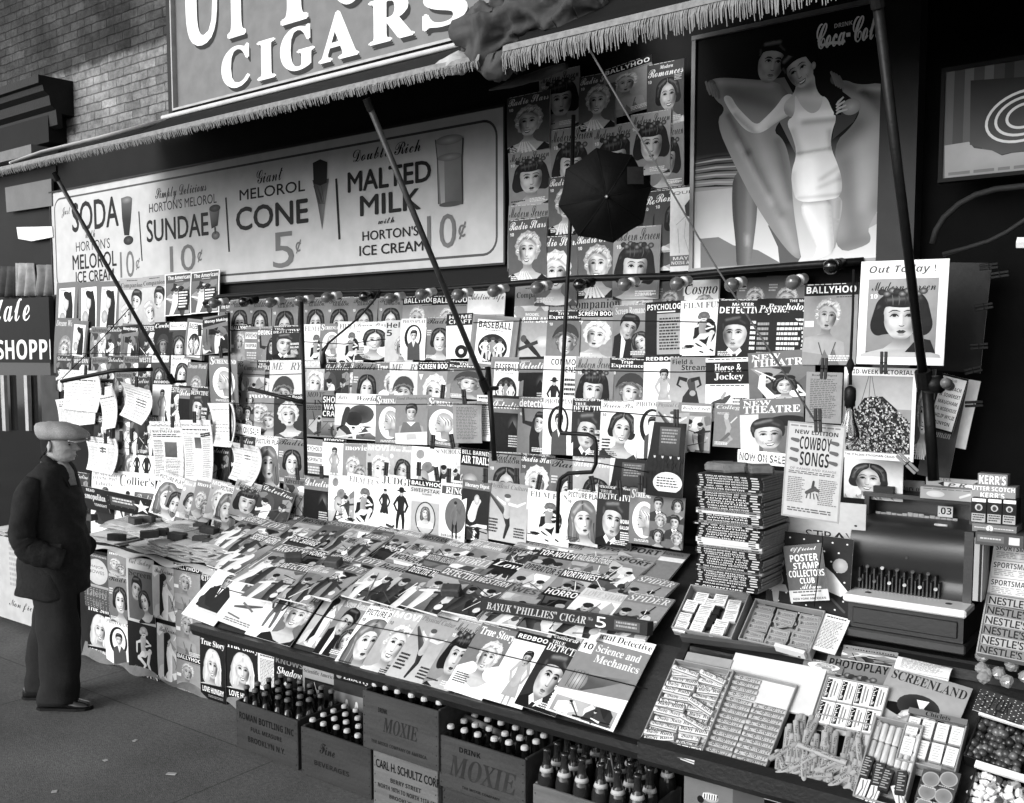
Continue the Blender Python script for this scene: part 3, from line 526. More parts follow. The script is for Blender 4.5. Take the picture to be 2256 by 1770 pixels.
D('pg','mid-grey pulp cover with two riders',.42,T('Adventure',.05,.2,'S',.12,.05,.95),SC(.24,1.33,33,.45,2))
D('pl','pulp cover with pale oval head',.4,T('Dream World',.05,.2,'O',.8,.05,.95),lambda A:A.ell(.5,.8,.3,.38,.72,.5,n=24),FC(.5,.8,.5,'wave',.6,.85,.1,.1,0,None,neck=False))
D('cw','dark pulp cover of a cowboy under white letters',.1,T('Cowboy',.05,.24,'O',.95,.04,.96),FC(.5,.8,.5,'short',.1,.55,.2,0,0,.3,brim=.2,man=True))
D('lv','romance cover with dark-haired woman in profile light',.25,B(.02,.24,.92,.04,.96),T('Love Story',.06,.2,'s',.2,.06,.94),FC(.5,.8,.62,'part',.1,.86,.4,0,0,.3))
D('mm','open-air scene cover with slanted banner',.45,lambda A:A.poly([(0,.1),(1,.0),(1,.25),(0,.38)],.1),lambda A:A.text('Money Making',.08,.12,.92,.26,'B',.95,0),SC(.42,1.33,41,.45,1))
D('tm','ladies with large hats on pale cover',.7,GR(.75,.6),L(.2,.05,.8,.12,1,.2),FC(.35,.55,.45,'wave',.6,.85,.3,0,0,.5,brim=.6),FC(.7,.85,.5,'part',.3,.85,-.3,.1,1,.4))
D('nb','curly blonde looking down on dark cover',.2,T('Screen Book',.04,.15,'B',.9,.1,.95),FC(.5,.68,.66,'wave',.85,.9,.2,-.15,0,.3))
D('bz','light cover with a bonneted woman',.82,T('ME',.05,.2,'O',.4,.05,.4),T('RY',.05,.2,'O',.4,.6,.95),FC(.45,.72,.5,'wave',.35,.75,-.4,0,0,.15,brim=.25),lambda A:A.ell(.2,.95,.18,.2,.9,.7,n=14))
D('bi','bison and rider on white cover',.9,T('World',.06,.2,'O',.1,.5,.97),T('Am.',.06,.18,'B',.5,.06,.3),lambda A:(A.ell(.62,.6,.3,.28,.15,.3,n=18),A.ell(.45,.75,.2,.22,.08,.15,n=14),A.limb([(.3,.45),(.25,.7),(.2,.95)],[.12,.14,.1],.2)),SC(.95,1.34,15,.5,1))
D('gh','laughing child at a table on grey cover',.5,T('Good Housekeeping',.05,.15,'O',.3,.03,.97),FC(.5,.5,.4,'short',.12,.82,0,0,1,.6),lambda A:(A.poly([(.25,.75),(.75,.75),(.85,1.05),(.15,1.05)],.4),A.poly([(.36,.74),(.64,.74),(.5,.86)],.95),A.poly([(0,1.05),(1,1.0),(1,1.36),(0,1.36)],.85),A.poly([(.35,1.08),(.65,1.06),(.68,1.2),(.36,1.24)],.7)))
D('gp','closely printed grey advertisement page',.55,T('Readers Digest',.05,.12,'S',.15,.15,.85),L(.12,.18,.88,1.25,22,.38,9))
D('wp','closely printed white page',.9,L(.1,.06,.9,.14,1,.15),L(.1,.2,.9,1.25,20,.45,8))
D('es','hatted man sketched on white cover',.93,lambda A:(A.ell(.3,.2,.14,.12,.55,n=14),A.ell(.55,.6,.3,.09,.45,.35,rot=-.3,n=18),A.ell(.55,.5,.18,.12,.4,.5,rot=-.3,n=16),A.ell(.45,.85,.2,.25,.8,.6,n=16),A.stroke([(.4,.8),(.8,.95)],.06,.3)),SC(1.0,1.36,6,.6,1))
D('sn','children playing sketched on white cover',.93,T('St NICHOLAS',.05,.17,'S',.2,.05,.97),SC(.3,1.33,44,.82,2))
D('at','aeroplane above a pale cloud on dark-titled cover',.45,B(0,.46,.05),T('BILL BARNES',.05,.16,'B',.9,.05,.95),T('AIR TRAILS',.2,.4,'B',.97,.04,.97),lambda A:(A.ell(.35,.85,.25,.2,.9,.5,n=18),A.limb([(.55,1.2),(.85,.7)],[.12,.05],.1),A.stroke([(.5,.85),(.95,1.1)],.08,.15)))
D('mi','grey cover crowded with lettering',.45,T('MOVIE',.05,.2,'O',.12,.05,.7),T('INN',.28,.42,'S',.1,.3,.8),SC(.6,1.3,47,.4,1),L(.05,.45,.8,.6,3,.15,4))
D('sw','white shield of short-wave lettering on grey cover',.5,B(.02,.75,.05,.02,.98),T('SHORT',.06,.26,'B',.95,.06,.94),T('WAVE',.3,.48,'B',.95,.1,.9),T('CRAFT',.52,.7,'B',.95,.06,.94),SC(.8,1.33,48,.5,1))
D('py','grey cover with two white title panels',.5,B(.18,.38,.92,0,.85),T('PSYCHOLOGY',.21,.34,'B',.1,.03,.83),B(.5,.68,.92,0,.85),T('INSPIRATION',.53,.64,'B',.1,.03,.83),L(.1,.78,.8,1.25,6,.8,5))
D('cs','white cover with uniformed man and black block letters',.94,T('COMMON',.06,.2,'B',.04,.2,.98),T('SENSE',.23,.37,'B',.04,.5,.98),lambda A:standing(A,.32,.95,.85,.08,.8,.1,.1),L(.6,.5,.95,1.25,7,.2,6))
D('tp','ancient dancer on grey detective cover',.46,T('detective',.05,.24,'B',.95,.03,.97),C10(.1,.38),lambda A:(A.limb([(.62,.6),(.55,.95),(.6,1.36)],[.3,.3,.36],.1),A.limb([(.45,.65),(.2,.6),(.15,.3)],[.12,.1,.08],.12)),FC(.7,.62,.42,'short',.05,.88,-.2,.2,1,None,neck=False))
D('cm','slanted white lettering above a blurred lady',.52,B(0,.5,.88,.03,.97),T('Cosmo',.08,.36,'O',.1,.06,.94),FC(.6,.7,.5,'wave',.6,.85,.2,0,0,.4))
D('cp','plain grey cover with dark serif lettering',.5,L(.3,.06,.7,.1,1,.2),T('Companion',.16,.34,'S',.1,.05,.95),SC(.5,1.36,52,.6,1))
D('ld2','bare-shouldered lady on soft grey cover',.42,GR(.3,.5),L(.08,.2,.3,.4,3,.65),FC(.55,.6,.5,'wave',.6,.75,.1,0,0,None))
D('hc','black cover with pale block letters and horse head',.1,T('HOME',.05,.16,'B',.85,.1,.95),T('CRAFT',.19,.31,'B',.85,.1,.95),B(.36,1.36,.9),lambda A:(A.poly([(.3,.5),(.7,.45),(.85,.7),(.55,.9),(.25,.8)],.97),A.ell(.6,1.15,.25,.2,.08,n=18,rings=1),A.ell(.6,1.15,.1,.08,.9,n=12,rings=1)))
D('hl','fair-haired woman in an inset panel on pale cover',.75,T('Hello',.05,.2,'B',.1,.05,.8),T('5',.25,.42,'B',.1,.06,.25),FC(.62,.75,.5,'wave',.7,.85,-.2,.1,0,.6))
D('ad','dark feathered sketch on white cover',.9,T('Adeline Life',.05,.24,'s',.06,.04,.96),SC(.5,1.36,55,.7,2))
D('qt','white placard with a dark-coated man and fine outline',.95,T('QUIET',.08,.17,'h',.25,.1,.95),lambda A:(A.poly([(.45,.45),(.6,.3),(.8,.35),(.85,.6),(.7,.75),(.5,.7)],.25),A.stroke([(.2,.9),(.5,.7),(.8,.95),(.75,1.6)],.01,.45),A.stroke([(.25,1.0),(.3,1.6)],.01,.45),A.stroke([(.5,.75),(.45,1.2),(.6,1.6)],.008,.45)),B(1.66,1.92,.45),T('MAYOR',1.69,1.77,'B',.95,.1,.9),T('NOISE ABATE',1.8,1.88,'B',.95,.05,.95),h=2.05)
D('sc','dark-hatted woman drawn on pale grey cover',.6,GR(.55,.75),lambda A:A.text('SCREENLAND',.05,.06,.97,.2,'S',.15,0),lambda A:(A.ell(.5,.62,.42,.1,.06,rot=.08,n=24,rings=1),A.ell(.5,.5,.26,.18,.1,.2,n=20),A.poly([(.45,.4),(.6,.38),(.55,.56)],.95)),FC(.55,.85,.5,'wave',.75,.85,.2,.1,0,.6,neck=True))
D('ph','pale woman under black capitals on dark-toned cover',.45,T('PHOTOPLAY',.05,.2,'B',.05,.05,.95),FC(.5,.72,.62,'curlbob',.15,.85,-.2,0,0,.3))
D('sep','white cover with seated man in a dark suit',.94,T('THE SATURDAY',.03,.1,'S',.15,.03,.9),T('EVENING POST',.115,.185,'S',.15,.03,.9),T('Liberty',.22,.32,'S',.3,.15,.75),lambda A:(A.poly([(.15,1.1),(.2,.7),(.4,.58),(.65,.58),(.85,.75),(.85,1.15)],.15),A.poly([(.42,.58),(.58,.58),(.5,.85)],.95),A.stroke([(.5,.62),(.5,.8)],.04,.1),A.limb([(.2,.95),(.35,1.1),(.55,1.1)],[.16,.14,.08],.2),A.rect(.1,1.12,.9,1.18,.8)),FC(.5,.5,.26,'short',.2,.7,-.1,0,0,None,neck=False,man=True))
D('fa','aeroplane over a pale sky under dark block letters',.85,T('THE SATUR',.03,.1,'S',.15,.03,.7),B(.18,.5,.35),T('FLYING',.2,.34,'S',.9,.05,.95),T('ACES',.36,.48,'S',.9,.4,.9),lambda A:(A.limb([(.15,.9),(.5,.82),(.9,.7)],[.05,.1,.03],.3),A.stroke([(.3,.75),(.7,.9)],.05,.4),A.stroke([(.1,1.1),(.5,1.15)],.04,.4)),L(.1,1.2,.9,1.3,2,.4))
D('cl','white cover with thin woman and blonde inset',.94,lambda A:A.fit('C',.15,.04,.2,'S',.45),T('ollier\'s',.07,.2,'S',.2,.26,.97),lambda A:standing(A,.3,.72,.85,.25,.8,.4,None,0),lambda A:A.rect(.48,.3,1,1.36,.4),lambda A:A.text('Radio',.52,.33,.97,.46,'s',.9),FC(.76,.8,.5,'wave',.75,.9,-.2,0,1,.1))
D('od','white-margined detective cover with flying machine',.5,B(0,.17,.96),T('Official Detective',.03,.13,'S',.1,.02,.98),B(.2,.4,.95,.02,.22),T('10',.24,.34,'B',.05,.04,.2),T('Science and',.22,.34,'S',.9,.26,.9),T('Mechanics',.38,.5,'S',.9,.3,.95),lambda A:(A.poly([(.1,.75),(.2,.68),(.6,.66),(.95,.6),(.6,.82),(.35,.95),(.2,.95)],[.3,.5,.6,.5,.3,.25,.3]),A.ell(.22,.82,.14,.16,.75,.45,n=18),[A.stroke([(.12+.05*i,.68),(.1+.05*i,.96)],.008,.25) for i in range(5)],A.poly([(0,1.0),(1,.9),(1,1.36),(0,1.36)],.92)),SC(1.1,1.34,61,.6,2,.05,.95))
D('of','white-topped detective cover',.9,T('Official Detective',.03,.13,'S',.1,.02,.98),T('Stories',.14,.2,'S',.3,.35,.65),B(.25,1.36,.4))
D('mc','dark cover with white capital letters',.25,T("McCALL'S",.05,.2,'B',.95,.05,.95),B(.3,1.36,.6))
D('lb','dark cover with bottle shapes',.2,B(0,.2,.1),lambda A:A.ell(.12,.1,.06,.06,.6,n=14,rings=1),T('Liberty',.04,.17,'S',.9,.22,.8),lambda A:A.rect(0,.45,1,1.0,.5),lambda A:[A.limb([(.3+.22*i,.6),(.3+.22*i,.9)],[.05,.14],.95) for i in range(3)])
D('sa','pale science cover with dark machine picture',.62,T('Scientific American',.06,.16,'S',.1,.03,.97),B(.3,1.2,.08,.06,.94),SC(.35,1.15,71,.2,1,.1,.9))
D('sh','dark cover with slanted white lettering',.08,T('KNOWS',.04,.18,'B',.5,.06,.95),T('Shadow',.26,.46,'O',.95,.1,.92),SC(.6,1.36,72,.12,1))
D('mb','pale disc lettered on dark card',.3,lambda A:A.ell(.5,.65,.44,.48,.78,.72,n=30),T('MAJOR',.42,.54,'h',.25,.22,.78),T('BOWES',.6,.72,'h',.25,.2,.8),L(.1,.05,.9,.12,2,.7),B(1.16,1.36,.62))
D('sx','kissing couple on framed cover',.75,T('Out Today',.04,.2,'s',.3,.1,.9),B(.26,1.3,.35,.06,.94),T('Screen',.28,.4,'S',.15,.1,.9),FC(.36,.68,.42,'short',.04,.7,.4,.2,0,.04,neck=False,man=True),FC(.64,.9,.38,'part',.05,.85,-.4,-.3,0,.1,neck=True))
D('bw','woman in tall white hat beside a horse on pale card',.7,SC(0,1.36,81,.72,1),T('Ballerinas',.05,.18,'s',.1,.1,.9),lambda A:(A.poly([(.3,.2),(.5,.25),(.4,.7),(.45,1.1),(.25,1.3),(.3,.7)],.08)))
D('ffd','pin-up girl on black cover with white title below',.1,lambda A:pinup(A,.55,.62,.95,.85,.7,None,.7),T('December',1.02,1.1,'s',.6,.2,.8),T('FILM FUN',1.12,1.28,'S',.95,.04,.97))
D('lt','dark card with pale lettering',.3,T('Liberty',.08,.3,'S',.55,.08,.92),T('THE',.4,.55,'B',.5,.3,.7),h=.62)
D('mw','crowd climbing ship rigging photographed on bordered white sheet',.93,B(.12,1.26,.55,.05,.95),T('MID-WEEK PICTORIAL',.03,.095,'B',.1,.05,.95),lambda A:A.rect(.05,.12,.95,.6,.6,.7),lambda A:[A.stroke([(.1+.25*i,1.2),(.35+.02*i,.12)],.008,.3) for i in range(3)],lambda A:A.poly([(.08,1.24),(.1,.75),(.3,.45),(.55,.42),(.75,.6),(.92,.9),(.95,1.24)],.12),lambda A:crowd(A,.07,.38,.93,1.24,2600,5),T('THE ITALIAN ETHIOPIAN CRISIS  PAGES 6',1.285,1.32,'B',.2,.05,.95),h=1.36)
D('cy','ruled song sheet with rodeo rider',.72,FR(.6,.03),L(.06,.05,.94,.1,1,.5),T('NEW EDITION',.13,.2,'B',.08,.14,.88),T('COWBOY',.24,.46,'B',.1,.24,.78),T('SONGS',.5,.74,'B',.1,.26,.76),T('OF RANGE AND RANGE',.78,.82,'B',.5,.1,.9),L(.08,.84,.92,.9,2,.35,3),L(.08,.95,.4,1.4,14,.45,2),L(.62,.95,.94,1.4,14,.45,7),lambda A:(A.limb([(.42,1.2),(.55,1.12),(.62,1.15)],[.06,.09,.05],.3),A.limb([(.52,1.1),(.53,1.0)],[.05,.04],.25),[A.stroke([(.44+.05*i,1.2),(.42+.07*i,1.3)],.02,.3) for i in range(4)]),L(.1,1.48,.9,1.56,2,.35,4),lambda A:[A.limb([(.1+.68*(i%2),.3+.17*(i//2)),(.2+.68*(i%2),.32+.17*(i//2))],[.05,.07],.35) for i in range(6)],h=1.66)
D('ot','white poster mounted with a dark-bobbed cover portrait',.95,lambda A:A.text('Out Today !',.1,.06,.86,.19,'I',.32),B(.24,1.28,.52,.1,.9),lambda A:A.rect(.1,.24,.9,1.28,.58,.5),B(1.21,1.28,.25,.1,.9),lambda A:A.text('Modern Screen',.14,.28,.87,.4,'s',.06),lambda A:A.fit('10',.17,.44,.06,'S',.95),FC(.5,.76,.56,'curlbob',.06,.84,.1,0,0,None),lambda A:A.poly([(.56,1.21),(.7,1.02),(.84,1.05),(.9,1.21)],.08),lambda A:A.rect(0,1.28,1,1.38,.95),B(1.3,1.38,.95),h=1.38)
D('sm','laughing woman with wide collar on pale sheet',.88,FC(.42,.5,.6,'part',.15,.88,-.15,.05,1,.8),lambda A:[A.poly([(.1*i,1.0-.05*(i%3)),(.1*i+.07,1.05),(.1*i+.02,.85)],.6+.3*(i%2)) for i in range(9)],h=.95)
D('al','angled white card listing authors',.94,lambda A:[A.fit(t,.5,.1+.19*i,.1 if i else .06,'B',.12,.8) for i,t in enumerate(('ALSO','REX BEACH','W. SOMERSET','MAUGHAM','P.G. WODEHOUSE','PHILIP WYLIE','RUNYON'))],FR(.1,.05),h=1.5)
D('na','racing newspaper page in fine print',.78,T('TELEPHONE SERVICE',.02,.06,'S',.4,.05,.95),L(.05,.08,.95,.14,2,.25,3),T('THE BELL',.17,.22,'S',.2,.3,.7),T('RACING GUIDE',.23,.31,'S',.1,.05,.95),L(.05,.34,.95,.44,2,.15,5),lambda A:A.rect(.4,.55,.8,.95,.4,.3),L(.05,.5,.36,1.5,22,.5,6),L(.4,1.0,.95,1.5,12,.55,7),h=1.6)
D('nf','racing newspaper with small portrait in fine print',.84,L(.05,.03,.95,.07,1,.5),T('Daily Racing Form',.1,.18,'F',.45,.06,.94),L(.05,.24,.95,.3,1,.3,3),T('EL CHARON TAKES MILE BY SIX',.33,.38,'S',.25,.05,.95),lambda A:A.rect(.4,.46,.62,.75,.3,.45),L(.05,.44,.36,1.5,22,.6,6),L(.66,.44,.95,1.5,22,.6,7),h=1.6)
D('np','folded newspaper with light headlines',.92,L(.05,.04,.95,.08,1,.3),T('Daily News',.11,.2,'S',.45,.08,.92),L(.06,.25,.94,.4,2,.25,4),L(.06,.45,.94,1.2,14,.66,8))
# ---- flat pulps on the counter
def pulp(k,title,bg,tg,f,seed,look,y0=.06,y1=.26,fig=2,band=None):
    D(k,look,bg,*( [B(y0-.04,y1+.05,band)] if band is not None else []),SC(y1+.06,1.4,seed,bg*.9+.08,fig),L(.1,.01,.9,.04,1,tg),lambda A:A.text(title,.06,y0,.94,y1,f,tg),lambda A:A.ell(.85,1.2,.09,.09,tg,n=14,rings=1),h=1.4)
# ---------------------------------------------------------------- build magazines
DM={}; DT={}
def dmesh(k,bend=.004,thick=.003,name='magazine'):
    kk=(k,bend,thick)
    if kk in DM: return DM[kk]
    look,bg,ops,h=DS[k]; A=Art(1.,h); A.rect(0,0,1,h,bg)
    for op in ops: op(A)
    if k in 'ms ms2 rs bh rom rm rmb sp te sb dt co md nw rs2 mo mv si ts pi lv pw pd pg nb tp ch'.split():
        t=.9 if bg<.6 else .15; q=sum(map(ord,k)); A.lines(.06,.008,.94,.026,1,t,q); A.lines(.06 if q%2 else .5,h-.16,.5 if q%2 else .94,h-.05,3,t,q+1)
    DM[kk]=A.mesh(name,bend=bend,thick=thick,twist={.006:.014,.002:.008}.get(bend,0.)); return DM[kk]
ORD='first second third fourth fifth sixth seventh eighth ninth tenth eleventh twelfth thirteenth fourteenth fifteenth'.split()
PAGES={}
def pages_mesh(h,t):
    k=(round(h,2),round(t,3))
    if k not in PAGES:
        mb=MB(); mb.box(.012,.985,.0031,t,-h+.012,-.008); PAGES[k]=mb.mesh('page_block',mat('page_edges',.86,.8,.12,60))
    return PAGES[k]
RR=random.Random(99)
def hang(k,P,xaxis,up,nrm,w,h,roll=0.,yaw=0.,lean=0.,bend=None,thick=.003,name='magazine',pages=True,pt=.007):
    "put design k with its top-left corner at P, in the plane given by xaxis/up, facing nrm"
    look,bg,ops,H=DS[k]
    if bend is None: bend=RR.choice((-.003,.002,.004,.006))
    o=bpy.data.objects.new(name,dmesh(k,bend,thick,name)); link(o)
    M=Matrix((tuple(xaxis),tuple(-np.array(nrm)),tuple(up))).transposed().to_4x4()
    M=M@Euler((lean,roll,yaw)).to_matrix().to_4x4()
    M=Matrix.Translation(Vector(P))@M@Matrix.Diagonal((w,1,h/H,1))
    o.matrix_world=M
    if pages:
        p=bpy.data.objects.new('page_block',pages_mesh(H,pt)); link(p); p.parent=o
    return o
XA=np.array([1,0,0.]); UPZ=np.array([0,0,1.]); NF=np.array([0,-1.,0])
def row(bay,rown,Y,crop,items,group='magazines hung on the wire racks',cat='magazine',lean=-.06,yaw=.035,std=.213,seq=None):
    for i,it in enumerate([s for s in items.replace('\n',' ').split(';') if s.strip()]):
        t=it.split(); k=t[0]; x0,y0,x1,y1=[float(q) for q in t[1:5]]; roll=math.radians(float(t[5])) if len(t)>5 else math.radians(RR.uniform(-1.6,1.6))
        y=Y+(float(t[6]) if len(t)>6 else 0); H=DS[k][3]
        P=wall(*px(crop,x0,y0),y)
        w=wall(*px(crop,x1,y0),y)[0]-P[0] if x1 else 0
        h=P[2]-wall(*px(crop,x0,y1),y)[2] if y1 else 0
        if not w and not h: w=std
        w=w or h/H; h=h or w*H
        o=hang(k,P,XA,UPZ,NF,w,h,roll,yaw+RR.uniform(-.008,.012),lean+RR.uniform(-.02,.012))
        tag(o,clip_label(DS[k][0],f", {ORD[i]} in {rown} row of {bay}"),cat,group)
def clip_label(look,tail):
    w=look.split(); n=16-len(tail.split())
    if len(w)>n:
        w=[x for x in w if x not in('a','an','the','in')]; w=w[:n]
        while w[-1] in('on','of','with','above','under','to','before','beside','at','grey','dark','pale','white','soft','black','mid-grey','her') : w.pop()
    return ' '.join(w)+tail
G1='magazines hung on the wire racks'
row("man's bay",'top',4.13,'A',"van 345 122 470 0;van 475 120 598 0;van 602 112 728 0;comp 728 95 864 0;comp 865 85 999 0;am 1000 70 1157 325 -1;am 1158 58 1327 312 -1.5;am 1325 240 0 0")
row("man's bay",'second',4.095,'A',"pl 338 332 470 0 2;van 440 345 0 0 4;pg 555 385 0 0;pd 650 380 0 0;mm 745 365 0 0 3;pw 848 372 0 0;cw 940 360 0 0;lv 1025 358 1147 0;bb 1140 335 1250 0 5 -.05;mm 1232 330 1390 560 -4 -.06")
row("man's bay",'third',4.055,'A',"pd 345 555 0 0;pw 445 570 0 0;pg 555 570 0 0;pd 655 560 0 0;pg 750 562 0 0;pw 840 562 0 0;lv 920 560 0 0;sp 1040 558 0 0;pl 1140 600 0 0")
row("man's bay",'fourth',4.02,'A',"mm 590 700 0 0;pg 700 655 0 0;pd 800 690 0 0;rb 930 705 1040 0;pw 1010 742 0 0;fd 1088 742 0 0;dt 1158 742 1268 0;pd 1270 860 0 0")
row("man's bay",'fifth',3.985,'A',"pw 575 925 0 0;pg 700 920 0 0;pd 790 915 0 0;pw 850 915 0 0;ch 690 1062 0 0;comp 760 1062 0 0;jd 812 1078 935 0;pd 1275 1105 1390 0")
row("man's bay",'sixth',3.95,'A',"pd 445 1262 0 0;sep 560 1256 720 0;cl 715 1262 935 0")
row('narrow bay','top',4.13,'A',"rm 1397 225 0 0;rm 1515 222 0 0;rm 1655 218 1812 0")
row('narrow bay','second',4.09,'A',"bh 1400 375 1525 0;py 1495 385 0 0;tp 1563 388 0 0;dt 1655 382 1822 585")
row('narrow bay','third',4.05,'A',"rmb 1428 590 0 0;cp 1480 590 0 0;dt 1560 588 0 0;bz 1640 590 1838 0")
row('narrow bay','fourth',4.01,'A',"six 1415 772 0 0;mv 1495 780 1690 1050;nb 1665 792 1842 1052")
row('narrow bay','fifth',3.97,'A',"pd 1412 1042 0 0;pi 1555 1042 1705 0;rmb 1690 1058 1848 1330")
row('narrow bay','lowest',3.92,'A',"pg 1722 1292 1860 0;fd 1852 1272 2012 0;rc 2000 1282 0 0")
row('middle bay','top',4.13,'A',"rm 1845 215 0 0;rm 1992 212 0 0;rm 2140 208 0 0;rm 2300 205 2452 0;bh 2448 205 2640 0;bh 2622 200 2838 0;ad 2842 172 3065 0")
row('middle bay','second',4.09,'A',"ff 1842 372 0 0;sl 1945 368 2080 590;ff 2055 355 0 0;sp 2155 360 2350 590;hl 2342 350 0 0;pp 2438 338 2590 588;rmb 2588 330 2740 588;hc 2713 310 2868 582 -1;bb 2873 308 3148 620 5 -.03")
row('middle bay','third',4.05,'A',"mo 1842 587 0 0;pd 1975 600 0 0;rs2 2038 602 0 0;rmb 2148 600 0 0;ts 2278 600 0 0;bz 2365 600 2560 0;sb 2540 602 2740 0;te 2722 592 2945 815 2")
row('middle bay','fourth',4.01,'A',"mi 1855 772 2020 1050;sw 1955 798 2085 0;bi 2040 790 2288 1062;sl 2280 802 2440 0;gh 2404 802 2600 1098 -2;sl 2592 808 2800 1100 3;gp 2750 842 2918 1092 -3 -.04;wp 2896 800 2990 1075 0 .0")
row('middle bay','fifth',3.965,'A',"py 1855 1062 0 0;rb 1962 1055 2094 1290;mv 2085 1092 0 0;mo 2228 1092 0 0;si 2362 1100 2510 0;es 2502 1110 0 0;sn 2640 1118 2806 0;at 2798 1118 2980 0 2")
row('middle bay','lowest',3.915,'A',"es 1998 1285 2130 1570;ff 2110 1272 2312 1602 4;jd 2300 1275 2510 1615 2;bs 2490 1308 2690 1650 1;rg 2680 1310 2840 1670 1;ld 2810 1312 2975 1668 2")
row('wide bay','top',4.13,'B',"cp 1090 140 0 0;te 1100 172 1338 0;cp 1300 190 0 0;cp 1405 165 1742 0;hl 1738 128 1935 0;ld2 1930 115 2120 0;cm 2108 108 2330 0;ld2 2435 92 2640 0;ld2 2615 78 2860 0")
row('wide bay','second',4.085,'B',"ma 1112 290 1315 0 2;te 1288 286 1490 0;sb 1465 285 1700 580;co 1680 258 1905 578;ps 1880 240 2120 578;ff 2095 230 2355 565;md 2325 218 2610 578;pk 2560 220 0 0;pk 2612 215 2900 560;bh 2846 130 3170 618 0 -.03")
row('wide bay','third',4.04,'B',"bb 945 568 1148 0;fd 1112 570 1300 0;cs 1265 563 1488 0;ms2 1458 568 1690 0;te 1664 575 1890 0;rb 1870 560 2095 0;fs 2030 572 2262 0;hj 2245 578 2512 0;nt 2500 548 2900 905 -4")
row('wide bay','fourth',3.995,'B',"fd 953 800 1135 1138;tp 1112 810 1300 1150;pp 1262 815 1448 1158;dt 1438 820 1645 1172;sp 1612 835 1838 1178;pp 1812 832 2030 1182;pc 1950 838 2150 0;rc 2082 845 2282 0;ch 2300 850 2482 0;nw 2450 828 2835 1185 -4")
row('wide bay','fifth',3.955,'B',"rm 930 1142 1148 0;rs2 1125 1152 1325 0;rmb 1305 1182 0 0;si 1438 1172 1690 0;stg 1668 1182 1910 0")
row('wide bay','lowest',3.93,'B',"pc 925 1318 1178 1668 2;ff 1168 1365 1425 1682 2;pi 1408 1362 1608 1692 2;dt 1593 1345 1805 1705 1;sl 1788 1362 1960 1695 0;stg 1905 962 2125 1405 1 -.05;six 1912 1405 2120 1712 1 -.02")
GU='magazine covers pinned above the lamp row'
row('pinned group','top',4.15,'V',"ms 1232 452 1475 800;rs 1480 470 1705 808;bh 1622 430 1912 740 -7;rom 1890 398 2112 770",GU,lean=0,yaw=.02)
row('pinned group','second',4.14,'V',"rs 1040 598 1300 948 -1;ms2 1305 792 1560 0;ms 1560 782 1815 0;ms 1790 700 0 0;ms2 1908 770 2108 1150 -1",GU,lean=0,yaw=.02)
row('pinned group','third',4.13,'V',"ms 1045 932 1295 1262;rs 1293 1080 0 0;rom 1868 1165 0 0;rom 1935 1150 0 0;ms2 1050 1250 1290 0;rom 1945 1268 0 0",GU,lean=0,yaw=.02)
row('pinned group','lowest',4.115,'V',"rs 1048 1340 1280 0;rs2 1213 1440 1470 0;rs 1455 1420 1705 0;ms2 1688 1385 1972 0;qt 2032 1148 2225 1650 0",GU,lean=0,yaw=.02)
GS='magazines propped along the back of the counter'
row('propped set','propped',3.86,'A',"pi 975 1258 1120 1515 8;rm 1040 1310 0 0 6;si 1120 1308 1225 0 5;mv 1195 1312 1310 0 4;mo 1290 1308 1400 0 5;pi 1345 1330 0 0 6;ms 1440 1308 1618 1545 6;pd 1600 1330 1790 1575 10",GS,lean=-.25)
GN='folded racing papers clipped to the rack'
def paper(k,crop,x0,y0,x1,y1,roll,Y,label,bend=.03,tw=.03,cat='newspaper',grp=GN):
    P=wall(*px(crop,x0,y0),Y); w=wall(*px(crop,x1,y0),Y)[0]-P[0]; h=P[2]-wall(*px(crop,x0,y1),Y)[2]
    look,bg,ops,H=DS[k]; A=Art(1.,H); A.rect(0,0,1,H,bg)
    for op in ops: op(A)
    me=A.mesh('newspaper',bend=-bend,twist=tw,thick=.006,mtl=printed('newsprint',.8,.18,.1,.25))
    o=link(bpy.data.objects.new('newspaper',me)); o.matrix_world=Matrix.Translation(Vector(P))@Euler((.05,math.radians(roll),.03)).to_matrix().to_4x4()@Matrix.Diagonal((w,1,h/H,1))
    return tag(o,label,cat,grp)
paper('np','A',358,645,578,885,1,3.93,'blank-looking folded white newspaper hung highest, above the cap')
paper('np','A',335,830,560,1000,-6,3.95,'white newspaper fold half hidden behind the grey cap',.01)
paper('np','A',575,765,675,1015,-8,3.92,'narrow white newspaper hanging aslant beside the cap',.03)
paper('na','A',728,720,900,925,9,3.90,'tilted racing guide with curled corner clipped on the wire',.05,.06)
paper('nf','A',508,1048,692,1252,1,3.90,"folded racing sheet beside the man's face",.03,.05)
paper('na','A',905,960,1092,1320,-2,3.90,'long racing guide page with dark horse picture',.01)
paper('nf','A',1085,952,1265,1318,-2,3.885,'long pale racing page with small dark portrait',.02)
paper('nf','A',1380,1082,1560,1308,4,3.88,'curled racing sheet clipped near the iron post',.05,.06)
paper('wp','A',1258,850,1402,1110,-2,3.90,'thick folded racing paper under the oval profile magazine',.03,.04)
def single(k,crop,x0,y0,x1,y1,roll,Y,name,label,cat,lean=.03,grp=None,pages=False,thick=.003,bend=.003):
    P=wall(*px(crop,x0,y0),Y); w=wall(*px(crop,x1,y0),Y)[0]-P[0]; h=P[2]-wall(*px(crop,x0,y1),Y)[2]
    o=hang(k,P,XA,UPZ,NF,w,h,math.radians(roll),.02,lean,bend,thick,name,pages); return tag(o,label,cat,grp)
single('sl','A',1268,562,1432,848,1,3.93,'magazine','large blonde profile in white oval clipped over the rack edge','magazine',grp=G1,pages=True)
D('now','white strip lettered in black',.95,T('NOW ON SALE!',.06,.24,'B',.06,.04,.96),h=.3)
